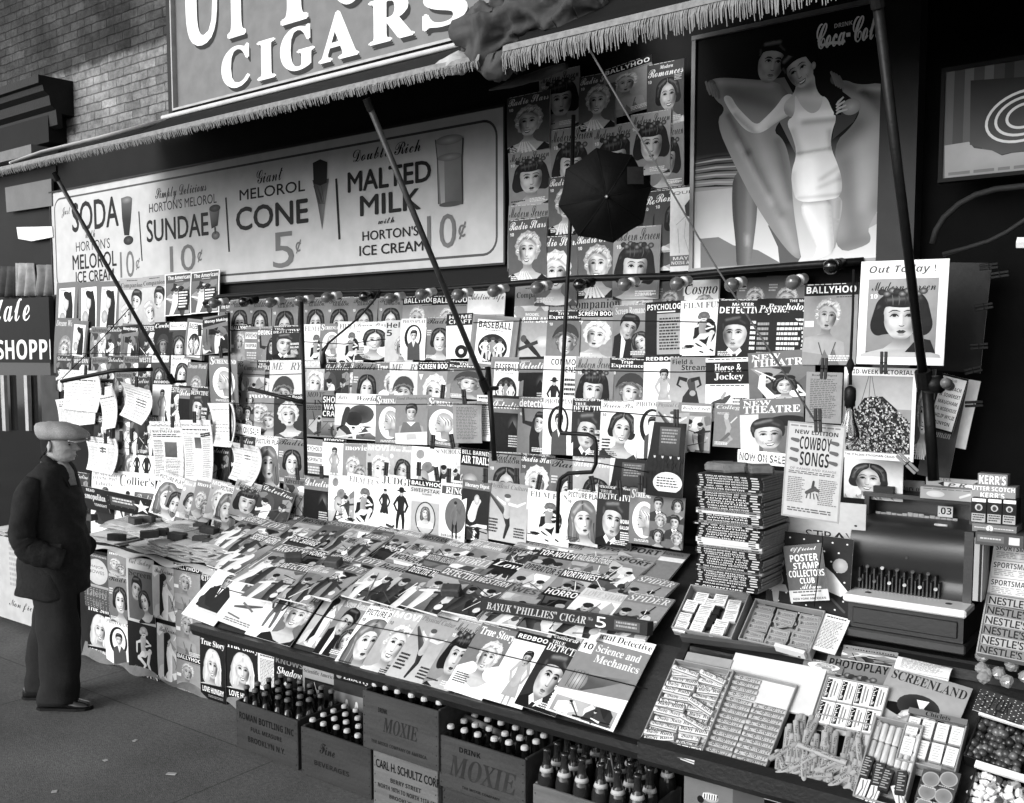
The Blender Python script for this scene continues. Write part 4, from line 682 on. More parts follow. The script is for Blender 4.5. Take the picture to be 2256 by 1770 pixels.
single('now','A',1412,965,1580,1030,5,3.97,'paper_strip','small white sale strip below the curly blonde cover','paper strip')
single('now','C',358,1130,668,1208,2,3.9,'paper_strip','wide white sale strip above the pulp stack','paper strip')
single('mw','C',1005,630,1445,1180,1,3.68,'newspaper',DS['mw'][0][:60].rsplit(' ',1)[0]+' sheet' if 0 else 'bordered white sheet with photograph of a crowd climbing rigging','newspaper')
single('cy','C',662,957,1015,1535,3,3.05,'song_folio','ruled cowboy song sheet hanging by a clothespin over the stack','song sheet',.0,pages=True)
single('gp','C',775,660,992,965,1,3.6,'magazine','closely printed grey back page clipped beside the bulb cord','magazine',pages=True,grp=G1)
single('ot','C',1108,-8,1640,612,1,3.6,'poster','white card poster mounted with a dark-bobbed cover portrait','poster',-.02,thick=.004)
single('sm','C',1005,1175,1362,1422,0,3.85,'magazine','laughing woman with wide collar behind the cash register','magazine',grp=G1)
# leaning dark covers seen edge-on to the east of the poster, and the authors' card
D('dk','plain dark card',.14,lambda A:A.rect(0,0,1,1.36,.16,.1))
single('dk','C',1590,-5,1900,650,4,3.92,'card_sheet','plain dark card clipped behind the white poster','card')
single('al','C',1600,668,1765,1010,14,3.86,'card_sheet','angled white card listing authors in black capitals','card')
D('dk2','dark magazine back',.3,T('Woman',.7,.8,'O',.75,.1,.8))
single('dk2','C',1560,690,1760,1300,9,3.90,'magazine','dark magazine back hanging behind the authors card','magazine',grp=G1)
D('wh','white card',.93)
single('wh','C',1670,690,1835,1110,10,3.95,'card_sheet','blank white card edge showing behind the authors card','card')
single('rs','C',1440,640,1560,1190,2,3.75,'magazine','striped-collar picture half hidden behind the crowd photograph','magazine',grp=G1)
D('cos','dark card with pale slanted lettering',.16,T('READ',.06,.16,'B',.85,.3,.6),T('Cosmopolitan',.2,.5,'O',.92,.02,.98),T('TONIGHT',.56,.66,'B',.8,.5,.95),h=.85)
single('cos','A',470,1345,632,1490,2,3.84,'display_card','small dark card with large slanted white lettering','display card',.2)
D('star','dark card with white star',.14,B(.1,.3,.3,.1,.6),L(.15,.12,.55,.25,2,.8),lambda A:A.poly([(.72+.16*(1 if i%2 else .4)*math.cos(i*.628+.3),.22+.16*(1 if i%2 else .4)*math.sin(i*.628+.3)) for i in range(10)],.9),h=.42)
single('star','A',630,1378,930,1495,2,3.82,'display_card','long dark card printed with a white star','display card',.2)
# ---------------------------------------------------------------- building, shop fronts, signs, awning, lamps
from mathutils import noise as mn
def W3(c,x,y,Y): return Vector(wall(*px(c,x,y),Y))
def brick_mat():
    m=bpy.data.materials.new('old_brick'); m.use_nodes=True; nt=m.node_tree; b=nt.nodes['Principled BSDF']; b.inputs['Roughness'].default_value=.9; b.inputs['Specular IOR Level'].default_value=.1
    N=nt.nodes.new; Lk=nt.links.new
    tc=N('ShaderNodeTexCoord'); sp=N('ShaderNodeSeparateXYZ'); cb=N('ShaderNodeCombineXYZ')
    Lk(tc.outputs['Object'],sp.inputs[0]); Lk(sp.outputs['X'],cb.inputs['X']); Lk(sp.outputs['Z'],cb.inputs['Y'])
    def noise(sc,det,ro=.6):
        n=N('ShaderNodeTexNoise'); n.inputs['Scale'].default_value=sc; n.inputs['Detail'].default_value=det; n.inputs['Roughness'].default_value=ro; Lk(tc.outputs['Object'],n.inputs['Vector']); return n
    def rng(src,a,b_,c,d):
        r=N('ShaderNodeMapRange'); r.inputs['From Min'].default_value=a; r.inputs['From Max'].default_value=b_; r.inputs['To Min'].default_value=c; r.inputs['To Max'].default_value=d; Lk(src,r.inputs['Value']); return r.outputs[0]
    def mul(x,y):
        q=N('ShaderNodeMath'); q.operation='MULTIPLY'; Lk(x,q.inputs[0]); Lk(y,q.inputs[1]); return q.outputs[0]
    nz=noise(9,6); wv=N('ShaderNodeVectorMath'); wv.operation='MULTIPLY_ADD'; wv.inputs[1].default_value=(.035,.022,0); Lk(nz.outputs['Color'],wv.inputs[0]); Lk(cb.outputs[0],wv.inputs[2])
    br=N('ShaderNodeTexBrick'); br.inputs['Scale'].default_value=1; br.inputs['Brick Width'].default_value=.205; br.inputs['Row Height'].default_value=.0655; br.inputs['Mortar Size'].default_value=.005; br.inputs['Mortar Smooth'].default_value=.8; br.inputs['Bias'].default_value=-.2
    br.inputs['Color1'].default_value=(.050,.050,.050,1); br.inputs['Color2'].default_value=(.085,.085,.085,1); br.inputs['Mortar'].default_value=(.038,.038,.038,1); Lk(wv.outputs[0],br.inputs['Vector'])
    bw=N('ShaderNodeRGBToBW'); Lk(br.outputs['Color'],bw.inputs[0])
    zz=N('ShaderNodeMath'); zz.operation='MULTIPLY_ADD'; zz.inputs[1].default_value=.12; Lk(nz.outputs['Fac'],zz.inputs[0]); Lk(sp.outputs['Z'],zz.inputs[2])
    paint=rng(zz.outputs[0],PZ+.05,PZ+.10,3.6,1.)
    big=noise(1.1,9,.72); soot=rng(big.outputs['Fac'],.36,.66,.35,1.5)
    fine=noise(26,8,.75); spk=rng(fine.outputs['Fac'],.3,.72,.55,1.35)
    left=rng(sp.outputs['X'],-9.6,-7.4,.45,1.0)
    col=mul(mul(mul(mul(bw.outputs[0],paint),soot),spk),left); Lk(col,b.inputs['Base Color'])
    bp=N('ShaderNodeBump'); bp.inputs['Strength'].default_value=1.; bp.inputs['Distance'].default_value=.014; bp.invert=True
    ad=N('ShaderNodeMath'); ad.operation='MULTIPLY_ADD'; ad.inputs[1].default_value=-1.1; Lk(fine.outputs['Fac'],ad.inputs[0]); Lk(br.outputs['Fac'],ad.inputs[2])
    Lk(ad.outputs[0],bp.inputs['Height']); Lk(bp.outputs['Normal'],b.inputs['Normal'])
    return m
PZ=float(W3('U',800,330,4.25).z)
def pave_mat():
    m=mat('worn_pavement',.36,.85,.42,.9,.45,170,.2); nt=m.node_tree; b=nt.nodes['Principled BSDF']; src=b.inputs['Base Color'].links[0].from_socket
    tc=[n for n in nt.nodes if n.type=='TEX_COORD'][0]; br=nt.nodes.new('ShaderNodeTexBrick'); br.inputs['Scale'].default_value=1; br.inputs['Brick Width'].default_value=1.9; br.inputs['Row Height'].default_value=1.55; br.inputs['Mortar Size'].default_value=.007; br.inputs['Mortar Smooth'].default_value=.6; br.offset=0
    br.inputs['Color1'].default_value=(1,1,1,1); br.inputs['Color2'].default_value=(.9,.9,.9,1); br.inputs['Mortar'].default_value=(.5,.5,.5,1); nt.links.new(tc.outputs['Object'],br.inputs['Vector'])
    n2=nt.nodes.new('ShaderNodeTexNoise'); n2.inputs['Scale'].default_value=55; n2.inputs['Detail'].default_value=6; nt.links.new(tc.outputs['Object'],n2.inputs['Vector']); r=nt.nodes.new('ShaderNodeMapRange'); r.inputs['From Min'].default_value=.3; r.inputs['From Max'].default_value=.7; r.inputs['To Min'].default_value=.72; r.inputs['To Max'].default_value=1.25; nt.links.new(n2.outputs['Fac'],r.inputs['Value'])
    n3=nt.nodes.new('ShaderNodeTexVoronoi'); n3.inputs['Scale'].default_value=1.9; nt.links.new(tc.outputs['Object'],n3.inputs['Vector']); r3=nt.nodes.new('ShaderNodeMapRange'); r3.inputs['From Min'].default_value=.03; r3.inputs['From Max'].default_value=.06; r3.inputs['To Min'].default_value=.5; r3.inputs['To Max'].default_value=1; nt.links.new(n3.outputs['Distance'],r3.inputs['Value'])
    for q in (br.outputs['Color'],r.outputs[0],r3.outputs[0]):
        v=nt.nodes.new('ShaderNodeMix'); v.data_type='RGBA'; v.blend_type='MULTIPLY'; v.inputs[0].default_value=1; nt.links.new(src,v.inputs[6]); nt.links.new(q,v.inputs[7]); src=v.outputs[2]
    nt.links.new(src,b.inputs['Base Color']); return m
mb=MB(); mb.box(-40,30,-30,40,-.3,0); tag(mb.obj('sidewalk',pave_mat()),kind='structure')
for i,(x,y,w_) in enumerate(((1042,1532,.05),(640,1450,.02),(330,1640,.025),(820,1330,.02))):
    p=gnd(*px('D',x,y)); mb=MB(); mb.box(-w_/2,w_/2,-.012,.012,.001,.004,bev=.001); tag(mb.obj('paper_scrap',mat('scrap_paper',.6 if i==0 else .6,.8),loc=(p[0],p[1],0),rot=(0,0,.5+i)),'tiny paper scrap lying on the bare pavement','litter','paper scraps on the pavement')
BLD=empty('brick_building',(-6,4.25,0)); tag(BLD,'old brick building with worn paint and dark window lintel','building')
def part(mb,name,m,parent,smooth=False,tone=False,label=None):
    o=mb.obj(name,m,None,smooth,tone); o.parent=parent; o.matrix_parent_inverse=parent.matrix_world.inverted() if 0 else Matrix.Translation(-parent.location)
    if label: o['label']=label
    return o
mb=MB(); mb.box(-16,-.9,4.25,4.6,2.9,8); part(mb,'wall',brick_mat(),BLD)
mb=MB(); mb.box(-16,-.9,4.235,4.6,0,3.72); part(mb,'lower_wall',mat('shade_toned_wall',.10,.8,.3,4),BLD)  # dark facing over the brick, toned for the shade under the awning
black=mat('flat_black',.04,.7,.4,8)  # one plain black for window, sign frame and square mark
a=W3('U',190,395,4.0); bcor=W3('U',440,380,4.0)
mb=MB(); x1=W3('U',440,400,4.25).x; x0=-13; zt=W3('U',430,385,3.95).z; zb=W3('U',430,600,3.95).z
prof=[(4.25,zt+.02),(3.97,zt+.01),(3.97,zt-.05),(4.00,zt-.06),(4.01,zt-.10),(4.05,zt-.13),(4.06,zt-.2),(4.10,zt-.23),(4.11,zt-.34),(4.15,zt-.36),(4.15,zb),(4.25,zb)]
mb.loft([[Vector((x,p[0],p[1])) for p in prof] for x in (x0,x1)]); mb.obj
part(mb,'cornice',mat('cornice_paint',.07,.5,.3,10,.2),BLD)
mb=MB(); mb.box(x0,x1-.12,4.1,4.27,W3('U',300,860,4.1).z,zb); part(mb,'window',black,BLD)
mb=MB(); mb.box(x0,W3('U',315,860,4.15).x,3.98,4.2,W3('U',200,905,4.0).z-.05,W3('U',200,880,4.0).z); part(mb,'sill',mat('cornice_light',.35,.6,.3,10),BLD)
# ---- dark doorway at the east end
DW=empty('doorway',(0,4.0,0)); tag(DW,'unlit black doorway behind the cash register','doorway')
mb=MB(); mb.box(-1.02,9,4.05,4.3,0,9); part(mb,'doorway_dark_sheet',mat('doorway_dark',.03,.95,.4,3,0,60,.04),DW)  # black sheet painted in place of the doorway's unlit depth
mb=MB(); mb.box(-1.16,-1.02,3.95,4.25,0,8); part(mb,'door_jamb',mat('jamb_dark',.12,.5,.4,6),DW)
# ---- painted signs
class Sign:
    def __init__(s,Y,x0,x1,z0,z1): s.Y,s.x0,s.x1,s.z0,s.z1=Y,x0,x1,z0,z1; s.A=Art(x1-x0,z1-z0)
    def P(s,c,x,y): p=wall(*px(c,x,y),s.Y); return p[0]-s.x0,s.z1-p[2]
    def t(s,txt,c,xa,ya,xb,yb,f,g,sh=0,arc=0):
        a=s.P(c,xa,ya);b=s.P(c,xb,yb); s.A.text(txt,a[0],a[1],b[0],b[1],f,g,sh,arc)
    def pl(s,c,P,g): s.A.poly([s.P(c,*p) for p in P],g)
    def st(s,c,P,w,g): s.A.stroke([s.P(c,*p) for p in P],w,g)
    def el(s,c,x,y,rx,ry,g0,g1=None,rot=0,n=24):
        k=s.P(c,x,y);q=s.P(c,x+rx,y)[0]-k[0];r=s.P(c,x,y+ry)[1]-k[1]; s.A.ell(k[0],k[1],q,r,g0,g1,rot,n)
    def cent(s,c,xa,ya,xb,yb,g,w=.012):
        f=lambda x,y:s.P(c,xa+(xb-xa)*x,ya+(yb-ya)*y)
        s.A.stroke([f(.5+.38*math.cos(t),.55+.28*math.sin(t)) for t in [(.7+i*4.9/12) for i in range(13)]],w,g)
        s.A.stroke([f(.85,.05),f(.15,1)],w*.8,g)
    def done(s,name,label,cat,mtl,thick=.03,parent=None):
        me=s.A.mesh('sign_panel' if parent is None else name,thick=thick,mtl=mtl,base=.25); o=link(bpy.data.objects.new(name,me)); o.location=(s.x0,s.Y,s.z1)
        if parent is not None: o.parent=parent; o.matrix_parent_inverse=Matrix.Translation(-parent.location); return o
        return tag(o,label,cat)
enamel=printed('enamel_paint',.45,.16,.18,.03)
def rrect(A,x0,y0,x1,y1,r,w,g):
    P=[]
    for cx,cy,a in ((x1-r,y0+r,-90),(x1-r,y1-r,0),(x0+r,y1-r,90),(x0+r,y0+r,180)):
        for i in range(7): t=math.radians(a+i*15); P.append((cx+r*math.cos(t),cy+r*math.sin(t)))
    A.stroke(P+[P[0],P[1]],w,g)
# ice-cream sign
Y=4.18; a=W3('U',308,1185,Y);b=W3('V',992,655,Y);c=W3('V',1022,1595,Y)
HS=empty('ice_cream_sign',((a.x+b.x)/2,Y,c.z)); tag(HS,'long pale enamelled ice cream price sign under the fringe','sign')
s=Sign(Y,a.x,c.x,c.z,b.z); A=s.A; A.rect(0,0,A.w,A.h,.75); rrect(A,.05,.055,A.w-.05,A.h-.05,.09,.014,.3)
K=.09;R_=.42
s.t('Just','U',372,1262,428,1318,'s',K)
s.t('SODA','U',435,1238,720,1372,'H',K); s.t('with','U',518,1402,578,1440,'s',K); s.t("HORTON'S",'U',460,1470,668,1506,'h',K); s.t('MELOROL','U',440,1552,708,1614,'H',K); s.t('ICE CREAM','U',460,1652,692,1700,'H',K)
s.t('10','U',727,1530,818,1682,'h',R_); s.cent('U',824,1562,852,1640,R_); s.st('U',[(843,1285),(863,1585)],.014,K)
s.pl('U',[(735,1205),(770,1193),(803,1205),(795,1330),(785,1430),(755,1430),(742,1330)],[.35,.4,.35,.15,.1,.1,.15]); s.el('U',780,1460,30,28,.3,.08); s.el('U',770,1215,32,22,.55,.35)
s.t('Simply Delicious','U',942,1148,1255,1188,'s',K); s.t("HORTON'S MELOROL",'U',905,1238,1316,1232,'h',K); s.t('SUNDAE','U',890,1342,1266,1428,'H',K)
s.pl('U',[(1270,1270),(1335,1255),(1322,1370),(1285,1390)],[.5,.4,.1,.1]); s.el('U',1305,1265,34,22,.35,.2); s.el('U',1310,1430,25,26,.5,.3); s.st('U',[(1306,1380),(1309,1420)],.02,.25)
s.t('10','U',1030,1496,1190,1642,'h',R_); s.cent('U',1198,1512,1232,1594,R_); s.st('U',[(1372,1200),(1392,1530)],.016,K)
s.t('Giant','U',1558,1038,1718,1092,'s',K); s.t('MELOROL','U',1455,1156,1852,1160,'H',K); s.t('CONE','U',1435,1268,1870,1350,'K',K); s.t('5','U',1655,1416,1788,1622,'h',R_); s.cent('U',1795,1450,1832,1540,R_)
s.pl('U',[(1898,1095),(1998,1085),(1975,1240),(1957,1395),(1930,1240)],[.2,.35,.5,.35,.3]); s.pl('U',[(1900,990),(1945,968),(1988,985),(1985,1110),(1945,1128),(1905,1115)],[.12,.1,.12,.1,.06,.08])
for i in range(7): s.st('U',[(1905+8*i,1130+20*(i%3)),(1940+5*i,1240)],.004,.2)
s.st('U',[(2042,1085),(2062,1455)],.018,K)
s.t('Double Rich','V',105,915,516,918,'s',K); s.t('MALTED','V',75,1052,577,1098,'K',K); s.t('MILK','V',150,1195,516,1268,'K',K); s.t('with','V',258,1328,356,1352,'s',K); s.t("HORTON'S",'V',163,1406,502,1430,'H',K); s.t('ICE CREAM','V',145,1496,532,1522,'H',K)
s.t('10','V',555,1312,732,1502,'h',R_); s.cent('V',744,1340,796,1452,R_)
s.pl('V',[(605,850),(775,835),(768,960),(772,1240),(700,1252),(625,1242),(618,970)],[.6,.6,.5,.3,.34,.4,.55]); s.el('V',690,850,84,30,.75,.5); s.el('V',692,955,76,24,.62,.45); s.pl('V',[(625,975),(660,980),(665,1240),(640,1240)],.62); s.st('V',[(606,850),(618,970),(625,1240)],.006,.2); s.st('V',[(775,838),(768,960),(771,1240)],.008,.18); s.el('V',700,1240,72,16,.3,.3)
o=s.done('sign_panel',None,None,enamel,.02,HS)
def frame(parent,x0,x1,z0,z1,Y,w,d,m,name='frame'):
    mb=MB(); mb.box(x0-w,x1+w,Y-d,Y+.03,z1,z1+w); mb.box(x0-w,x1+w,Y-d,Y+.03,z0-w,z0); mb.box(x0-w,x0,Y-d+.003,Y+.03,z0,z1); mb.box(x1,x1+w,Y-d+.003,Y+.03,z0,z1); return part(mb,name,m,parent)
frame(HS,s.x0,s.x1,s.z0,s.z1,Y,.012,.012,mat('dark_frame',.16,.5,.3,15))
# big cigar sign
Y=4.12; a=W3('U',1062,300,Y); zb=W3('U',1090,662,Y).z; x1=a.x+7.2
CSN=empty('cigar_sign',(a.x+2,Y,zb)); tag(CSN,'large grey painted sign reading cigars above the awning','sign')
s=Sign(Y,a.x,x1,zb,zb+1.9); A=s.A; A.rect(0,0,A.w,A.h,.46)
def shaded(t,c,xa,ya,xb,yb,f):
    a=s.P(c,xa,ya);b=s.P(c,xb,yb)
    for d in (.036,.024,.012): A.text(t,a[0]+d*.8,a[1]+d,b[0]+d*.8,b[1]+d,f,.16)
    [A.text(t,a[0]+dx,a[1]+dy,b[0]+dx,b[1]+dy,f,.93) for dx,dy in ((-.012,0),(.012,0),(0,-.006),(0,.006))]
for t,x0,y0,x1_,y1 in (('C',1348,310,1512,508),('I',1565,262,1668,462),('G',1706,196,1905,398),('A',1938,105,2172,325)): shaded(t,'U',x0,y0,x1_,y1-(x1_-x0)*.0,'S')
for t,x0,y0,x1_,y1 in (('R',205,20,470,205),('S',535,-62,790,118)): shaded(t,'V',x0,y0,x1_,y1,'S')
for t,x0,y0,x1_,y1 in (('U',1095,-330,1345,235),('P',1375,-400,1560,180),('T',1650,-480,1920,90),('O',1990,-560,2250,-20),('W',2300,-640,2640,-110),('N',2700,-700,2990,-190)): shaded(t,'U',x0,y0,x1_,y1,'S')
for t,x0,y0,x1_,y1 in (('C',1400,-240,1560,-20),('O',1600,-280,1760,-50)): shaded(t,'V',x0,y0,x1_,y1,'S')
s.done('sign_panel',None,None,printed('sign_paint',.55,.22,.2,.06),.03,CSN)
mb=MB(); mb.box(s.x0-.05,s.x0,Y-.03,Y+.1,zb-.05,zb+1.9); mb.box(s.x0-.05,x1,Y-.035,Y+.1,zb-.1,zb-.052); part(mb,'frame',mat('sign_frame_dark',.1,.5,.3,9),CSN)
mb=MB(); mb.box(s.x0,s.x0+.012,Y-.035,Y,zb,zb+1.9); mb.box(s.x0,x1,Y-.035,Y,zb-.015,zb); part(mb,'moulding',mat('moulding_grey',.6,.5,.3,9),CSN)
# bathing poster
Y=4.0; a=W3('W',108,250,Y);b=W3('W',1322,60,Y); c=W3('W',1310,1560,Y)
PO=empty('framed_poster',((a.x+b.x)/2,Y,c.z)); tag(PO,'framed soft drink poster of a bathing couple with a cape','poster')
s=Sign(Y,a.x,b.x,c.z-.0,W3('W',120,245,Y).z); A=s.A; A.rect(0,0,A.w,A.h,.06)
A.rect(0,A.h*.50,A.w,A.h*.66,.10,.42); A.rect(0,A.h*.66,A.w,A.h,.52,.74)
for i in range(9): A.stroke([(.0,A.h*(.52+.015*i)),(.1,A.h*(.515+.016*i)),(.22,A.h*(.52+.017*i))],[.003,.008,.003],.5 if i%2 else .12)
s.pl('W',[(130,1450),(240,1440),(330,1490),(480,1520),(620,1600),(640,1660),(130,1660)],.33)
PLW=lambda P,g:s.pl('W',P,g)
s.A.air([s.P('W',*p) for p in [(330,1030),(480,1040),(475,1290),(460,1420),(430,1650),(350,1650),(345,1480),(318,1250)]],.24,[(*s.P('W',430,1100),*s.P('W',420,1600),.02,.12),(*s.P('W',330,1100),*s.P('W',345,1600),.016,-.1),(*s.P('W',410,1440),*s.P('W',415,1480),.012,.15)],.02)
PLW([(540,1370),(700,1340),(740,1560),(720,1620),(610,1640),(600,1500)],.24)
PLW([(1130,1400),(1180,1290),(1275,1300),(1270,1350),(1200,1360)],.5)
PLW([(430,500),(640,470),(720,620),(740,900),(720,960),(640,800),(560,640)],.32)
def AIR(P,base,bl,sm=2): s.A.air([s.P('W',*p) for p in P],base,[(*s.P('W',b[0],b[1]),*s.P('W',b[2],b[3]),b[4],b[5]) for b in bl],.018,sm)
AIR([(930,520),(1000,480),(1090,520),(1250,500),(1262,590),(1235,690),(1283,830),(1278,1010),(1230,1240),(1140,1390),(1168,1440),(1150,1490),(955,1545),(938,1300),(985,1150),(930,880),(1060,760),(1110,650),(1000,560)],.46,[(1010,520,1240,600,.02,-.16),(1120,560,1260,700,.018,-.14),(960,880,1080,760,.04,-.16),(1180,850,1160,1150,.06,.07),(1010,1000,1060,1400,.04,-.10),(1260,900,1200,1250,.03,-.10),(960,1500,1140,1460,.03,-.10),(1090,540,1230,540,.01,.12),(1100,900,1100,1250,.03,.05)])
PLW([(930,850),(1060,740),(1100,660),(1050,640),(950,700)],.16)
AIR([(180,490),(250,470),(420,482),(600,495),(660,560),(700,650),(560,790),(640,850),(680,1000),(690,1250),(730,1500),(740,1590),(650,1520),(480,1275),(340,1010),(220,740),(290,660),(210,600)],.41,[(250,500,560,520,.016,.10),(300,560,560,640,.03,-.10),(300,700,420,930,.014,-.15),(420,930,620,1300,.018,-.13),(360,880,560,1230,.016,.10),(480,820,640,1250,.03,.07),(600,860,680,1200,.02,-.10),(560,1200,700,1520,.02,.09),(640,520,680,660,.02,-.14)])
# couple
s.el('W',505,300,85,75,.05,.03); k=s.P('W',560,385); face(A,k[0],k[1],.15,'short',.04,.66,.5,.25,0,None,neck=False,man=True)
AIR([(700,570),(640,575),(590,650),(520,720),(470,765),(400,700),(345,640),(320,590),(285,578),(268,600),(300,660),(340,720),(400,790),(460,815),(520,800),(600,740),(660,710),(700,680)],.74,[(640,600,470,790,.014,.08),(700,690,560,780,.014,-.26),(470,815,340,700,.012,-.22),(300,600,330,650,.01,-.1)])
AIR([(715,500),(820,420),(832,560),(905,610),(900,720),(660,725),(625,640),(700,570)],.66,[(720,540,830,520,.02,-.2),(740,590,860,600,.02,.12),(640,680,700,720,.02,-.2),(830,430,830,560,.012,.1)])
AIR([(860,1190),(992,1185),(990,1290),(962,1400),(948,1530),(900,1480),(880,1340)],.60,[(975,1210,955,1500,.012,-.14),(900,1220,915,1480,.016,-.16)])
AIR([(712,1215),(925,1200),(930,1340),(950,1530),(880,1562),(775,1602),(845,1530),(800,1440)],.76,[(760,1260,860,1500,.025,.12),(920,1230,940,1520,.016,-.2),(730,1250,830,1500,.010,-.16),(720,1235,920,1212,.012,-.22),(850,1420,870,1480,.012,.1)])
AIR([(703,572),(720,600),(745,650),(800,695),(850,675),(872,620),(872,580),(905,605),(925,660),(960,715),(928,800),(920,895),(965,1000),(994,1100),(985,1195),(900,1217),(720,1234),(688,1150),(680,1050),(718,935),(690,830),(650,740),(705,700)],.80,[(760,745,950,725,.012,-.2),(740,700,930,690,.018,.14),(690,800,730,930,.016,-.18),(915,800,925,900,.012,-.2),(715,935,925,900,.007,-.2),(780,1000,800,1180,.04,.14),(985,1060,985,1180,.016,-.24),(690,1060,700,1180,.014,-.14),(860,1090,980,1010,.01,-.14),(850,1140,985,1080,.01,-.12),(720,1205,985,1180,.008,-.14)],2)
s.el('W',745,400,95,110,.06,.05,rot=.3); k=s.P('W',735,430); face(A,k[0],k[1],.145,'short',.05,.8,-.45,-.42,1,None,neck=False)
PLW([(640,330),(720,285),(830,330),(850,430),(830,470),(805,390),(760,330),(690,345)],.05); s.el('W',818,400,14,24,.7,.5)
s.el('W',1045,650,60,50,.62,.42); PLW([(950,490),(985,480),(1000,600),(985,700),(940,700),(945,600)],.05)
for i in range(4): A.stroke([s.P('W',*p) for p in ((1000+8*i,590+25*i),(970,620+20*i),(955,640+18*i))],[.006,.01,.006],.68)
s.el('W',945,480,26,34,.36,.22); s.el('W',195,525,30,38,.34,.2)
for i in range(4):
    A.limb([s.P('W',*p) for p in ((165+18*i,500+6*i),(178+20*i,540+6*i),(190+18*i,575+8*i))],[.010,.012,.008],.40-.03*i,.3)
    A.limb([s.P('W',*p) for p in ((925+16*i,440+9*i),(945+16*i,480+9*i),(955+14*i,520+8*i))],[.010,.012,.008],.42-.03*i,.32)
s.t('DRINK','W',945,148,1056,152,'B',.75); s.t('Coca-Cola','W',838,152,1238,228,'s',.95); s.t('Coca-Cola','W',841,154,1241,230,'s',.95); s.st('W',[(862,215),(850,250),(868,278),(930,262),(985,262),(1010,250)],.012,.9)
s.A.T=[(V,F,[min(.98,g**.80*1.06) if g>.12 else g*.6 for g in G],z) for V,F,G,z in s.A.T]; s.done('poster_panel',None,None,printed('poster_print',.5,.10,.12,.04),.012,PO); frame(PO,s.x0,s.x1,s.z0,s.z1,Y,.018,.016,mat('poster_frame',.38,.4,.3,12,0,60,.6))
# shield sign in the doorway
Y=3.85; a=W3('W',1620,440,Y); b=W3('W',1615,1085,Y); c=W3('W',2500,900,Y)
SS=empty('shield_sign',(a.x,Y,b.z)); tag(SS,'dark shield sign with white script initial in the doorway','sign')
s=Sign(Y,a.x,c.x,b.z,a.z); A=s.A; A.rect(0,0,A.w,A.h,.24)
for i in range(14): A.rect(.0+.065*i,0,.03+.065*i,A.h,.36 if i<3 else .16,.3 if i<3 else .14)
s.pl('W',[(1612,885),(1760,862),(1790,900),(1900,915),(1960,945),(2020,930),(2500,880),(2500,1085),(1612,1085)],[.6,.62,.62,.62,.62,.62,.62,.5,.5]); A.lines(.02,A.h-.02,.5,A.h,1,.4)
s.pl('W',[(1770,490),(2500,440),(2500,880),(2020,925),(1960,940),(1900,912),(1765,880)],[.12,.12,.2,.3,.3,.3,.26])
for k,(rx,ry) in enumerate(((235,150),(178,112),(110,70))):
    A.stroke([s.P('W',2100+rx*math.cos(t)-.0,700-(rx*.75)*math.cos(t)*.35+ry*math.sin(t)) for t in [(.9+4.4*i/24) for i in range(25)]],.009,.85)
s.done('sign_panel',None,None,enamel,.02,SS)
frame(SS,s.x0,s.x1,s.z0,s.z1,Y,.014,.01,black)
# cable and fittings
mb=MB()
def tubeW(c,P,Y,r,n=6): mb=MB(); mb.tube([W3(c,p[0],p[1],p[2] if len(p)>2 else Y) for p in P],r,n); return mb
tag(tubeW('W',[(1538,1480),(1560,1400),(1610,1320),(1700,1240),(1800,1185),(1920,1150),(2100,1130),(2300,1125)],3.6,.011).obj('cable',mat('cloth_cable',.13,.7,.4,120),smooth=True),'thick looped cloth cable hanging in the black doorway','cable')
tag(tubeW('W',[(1600,1545),(1750,1505),(1880,1465),(1990,1410),(2094,1340),(2200,1250)],3.5,.008).obj('cable',mat('cloth_cable',.1),smooth=True),'thin slack cable running out of the white poster top','cable')
mb=tubeW('W',[(2052,1475),(2200,1475)],3.3,.018); tag(mb.obj('door_latch',mat('white_paint',.85,.4)),'small white fitting at the edge of the black doorway','latch')
# ---------------------------------------------------------------- awning
YF=3.05
dark=mat('dark_canvas',.03,.85,.3,10)
pale=mat('pale_canvas',.62,.85,.25,8,.3,25)
fr_m=mat('fringe_cotton',.47,.9,.35,40)
def fringe(P0,P1,drop,seed,dens=110,irr=.25):
    r=random.Random(seed); mb=MB(); L=(P1-P0).length; n=int(L*dens); d=(P1-P0)/n
    for i in range(n):
        p=P0+d*i; w=d*.92; le=drop*(1+r.uniform(-irr,irr*.5)); ox=d*r.uniform(-.9,.9); oy=r.uniform(-.014,.006)
        a=p+Vector((0,-.006,0));b=p+w+Vector((0,-.006,0)); m1=Vector((0,-.012+oy*.4,-le*.5)); e=Vector((0,oy,-le))
        mb.add([a,b,b+m1+ox*.4,b+e+ox-w*.25,a+e+ox+w*.15,a+m1+ox*.4],[(5,2,1,0),(4,3,2,5)])
    for i in range(int(L*14)):
        p=P0+(P1-P0)*(i/int(L*14)); q=P0+(P1-P0)*((i+1.02)/int(L*14)); h=.016
        mb.add([p+Vector((0,-.012,.006)),q+Vector((0,-.012,.006)),q+Vector((0,-.012-.004,-h)),p+Vector((0,-.012-.004,-h))],[(3,2,1,0)])
    return mb
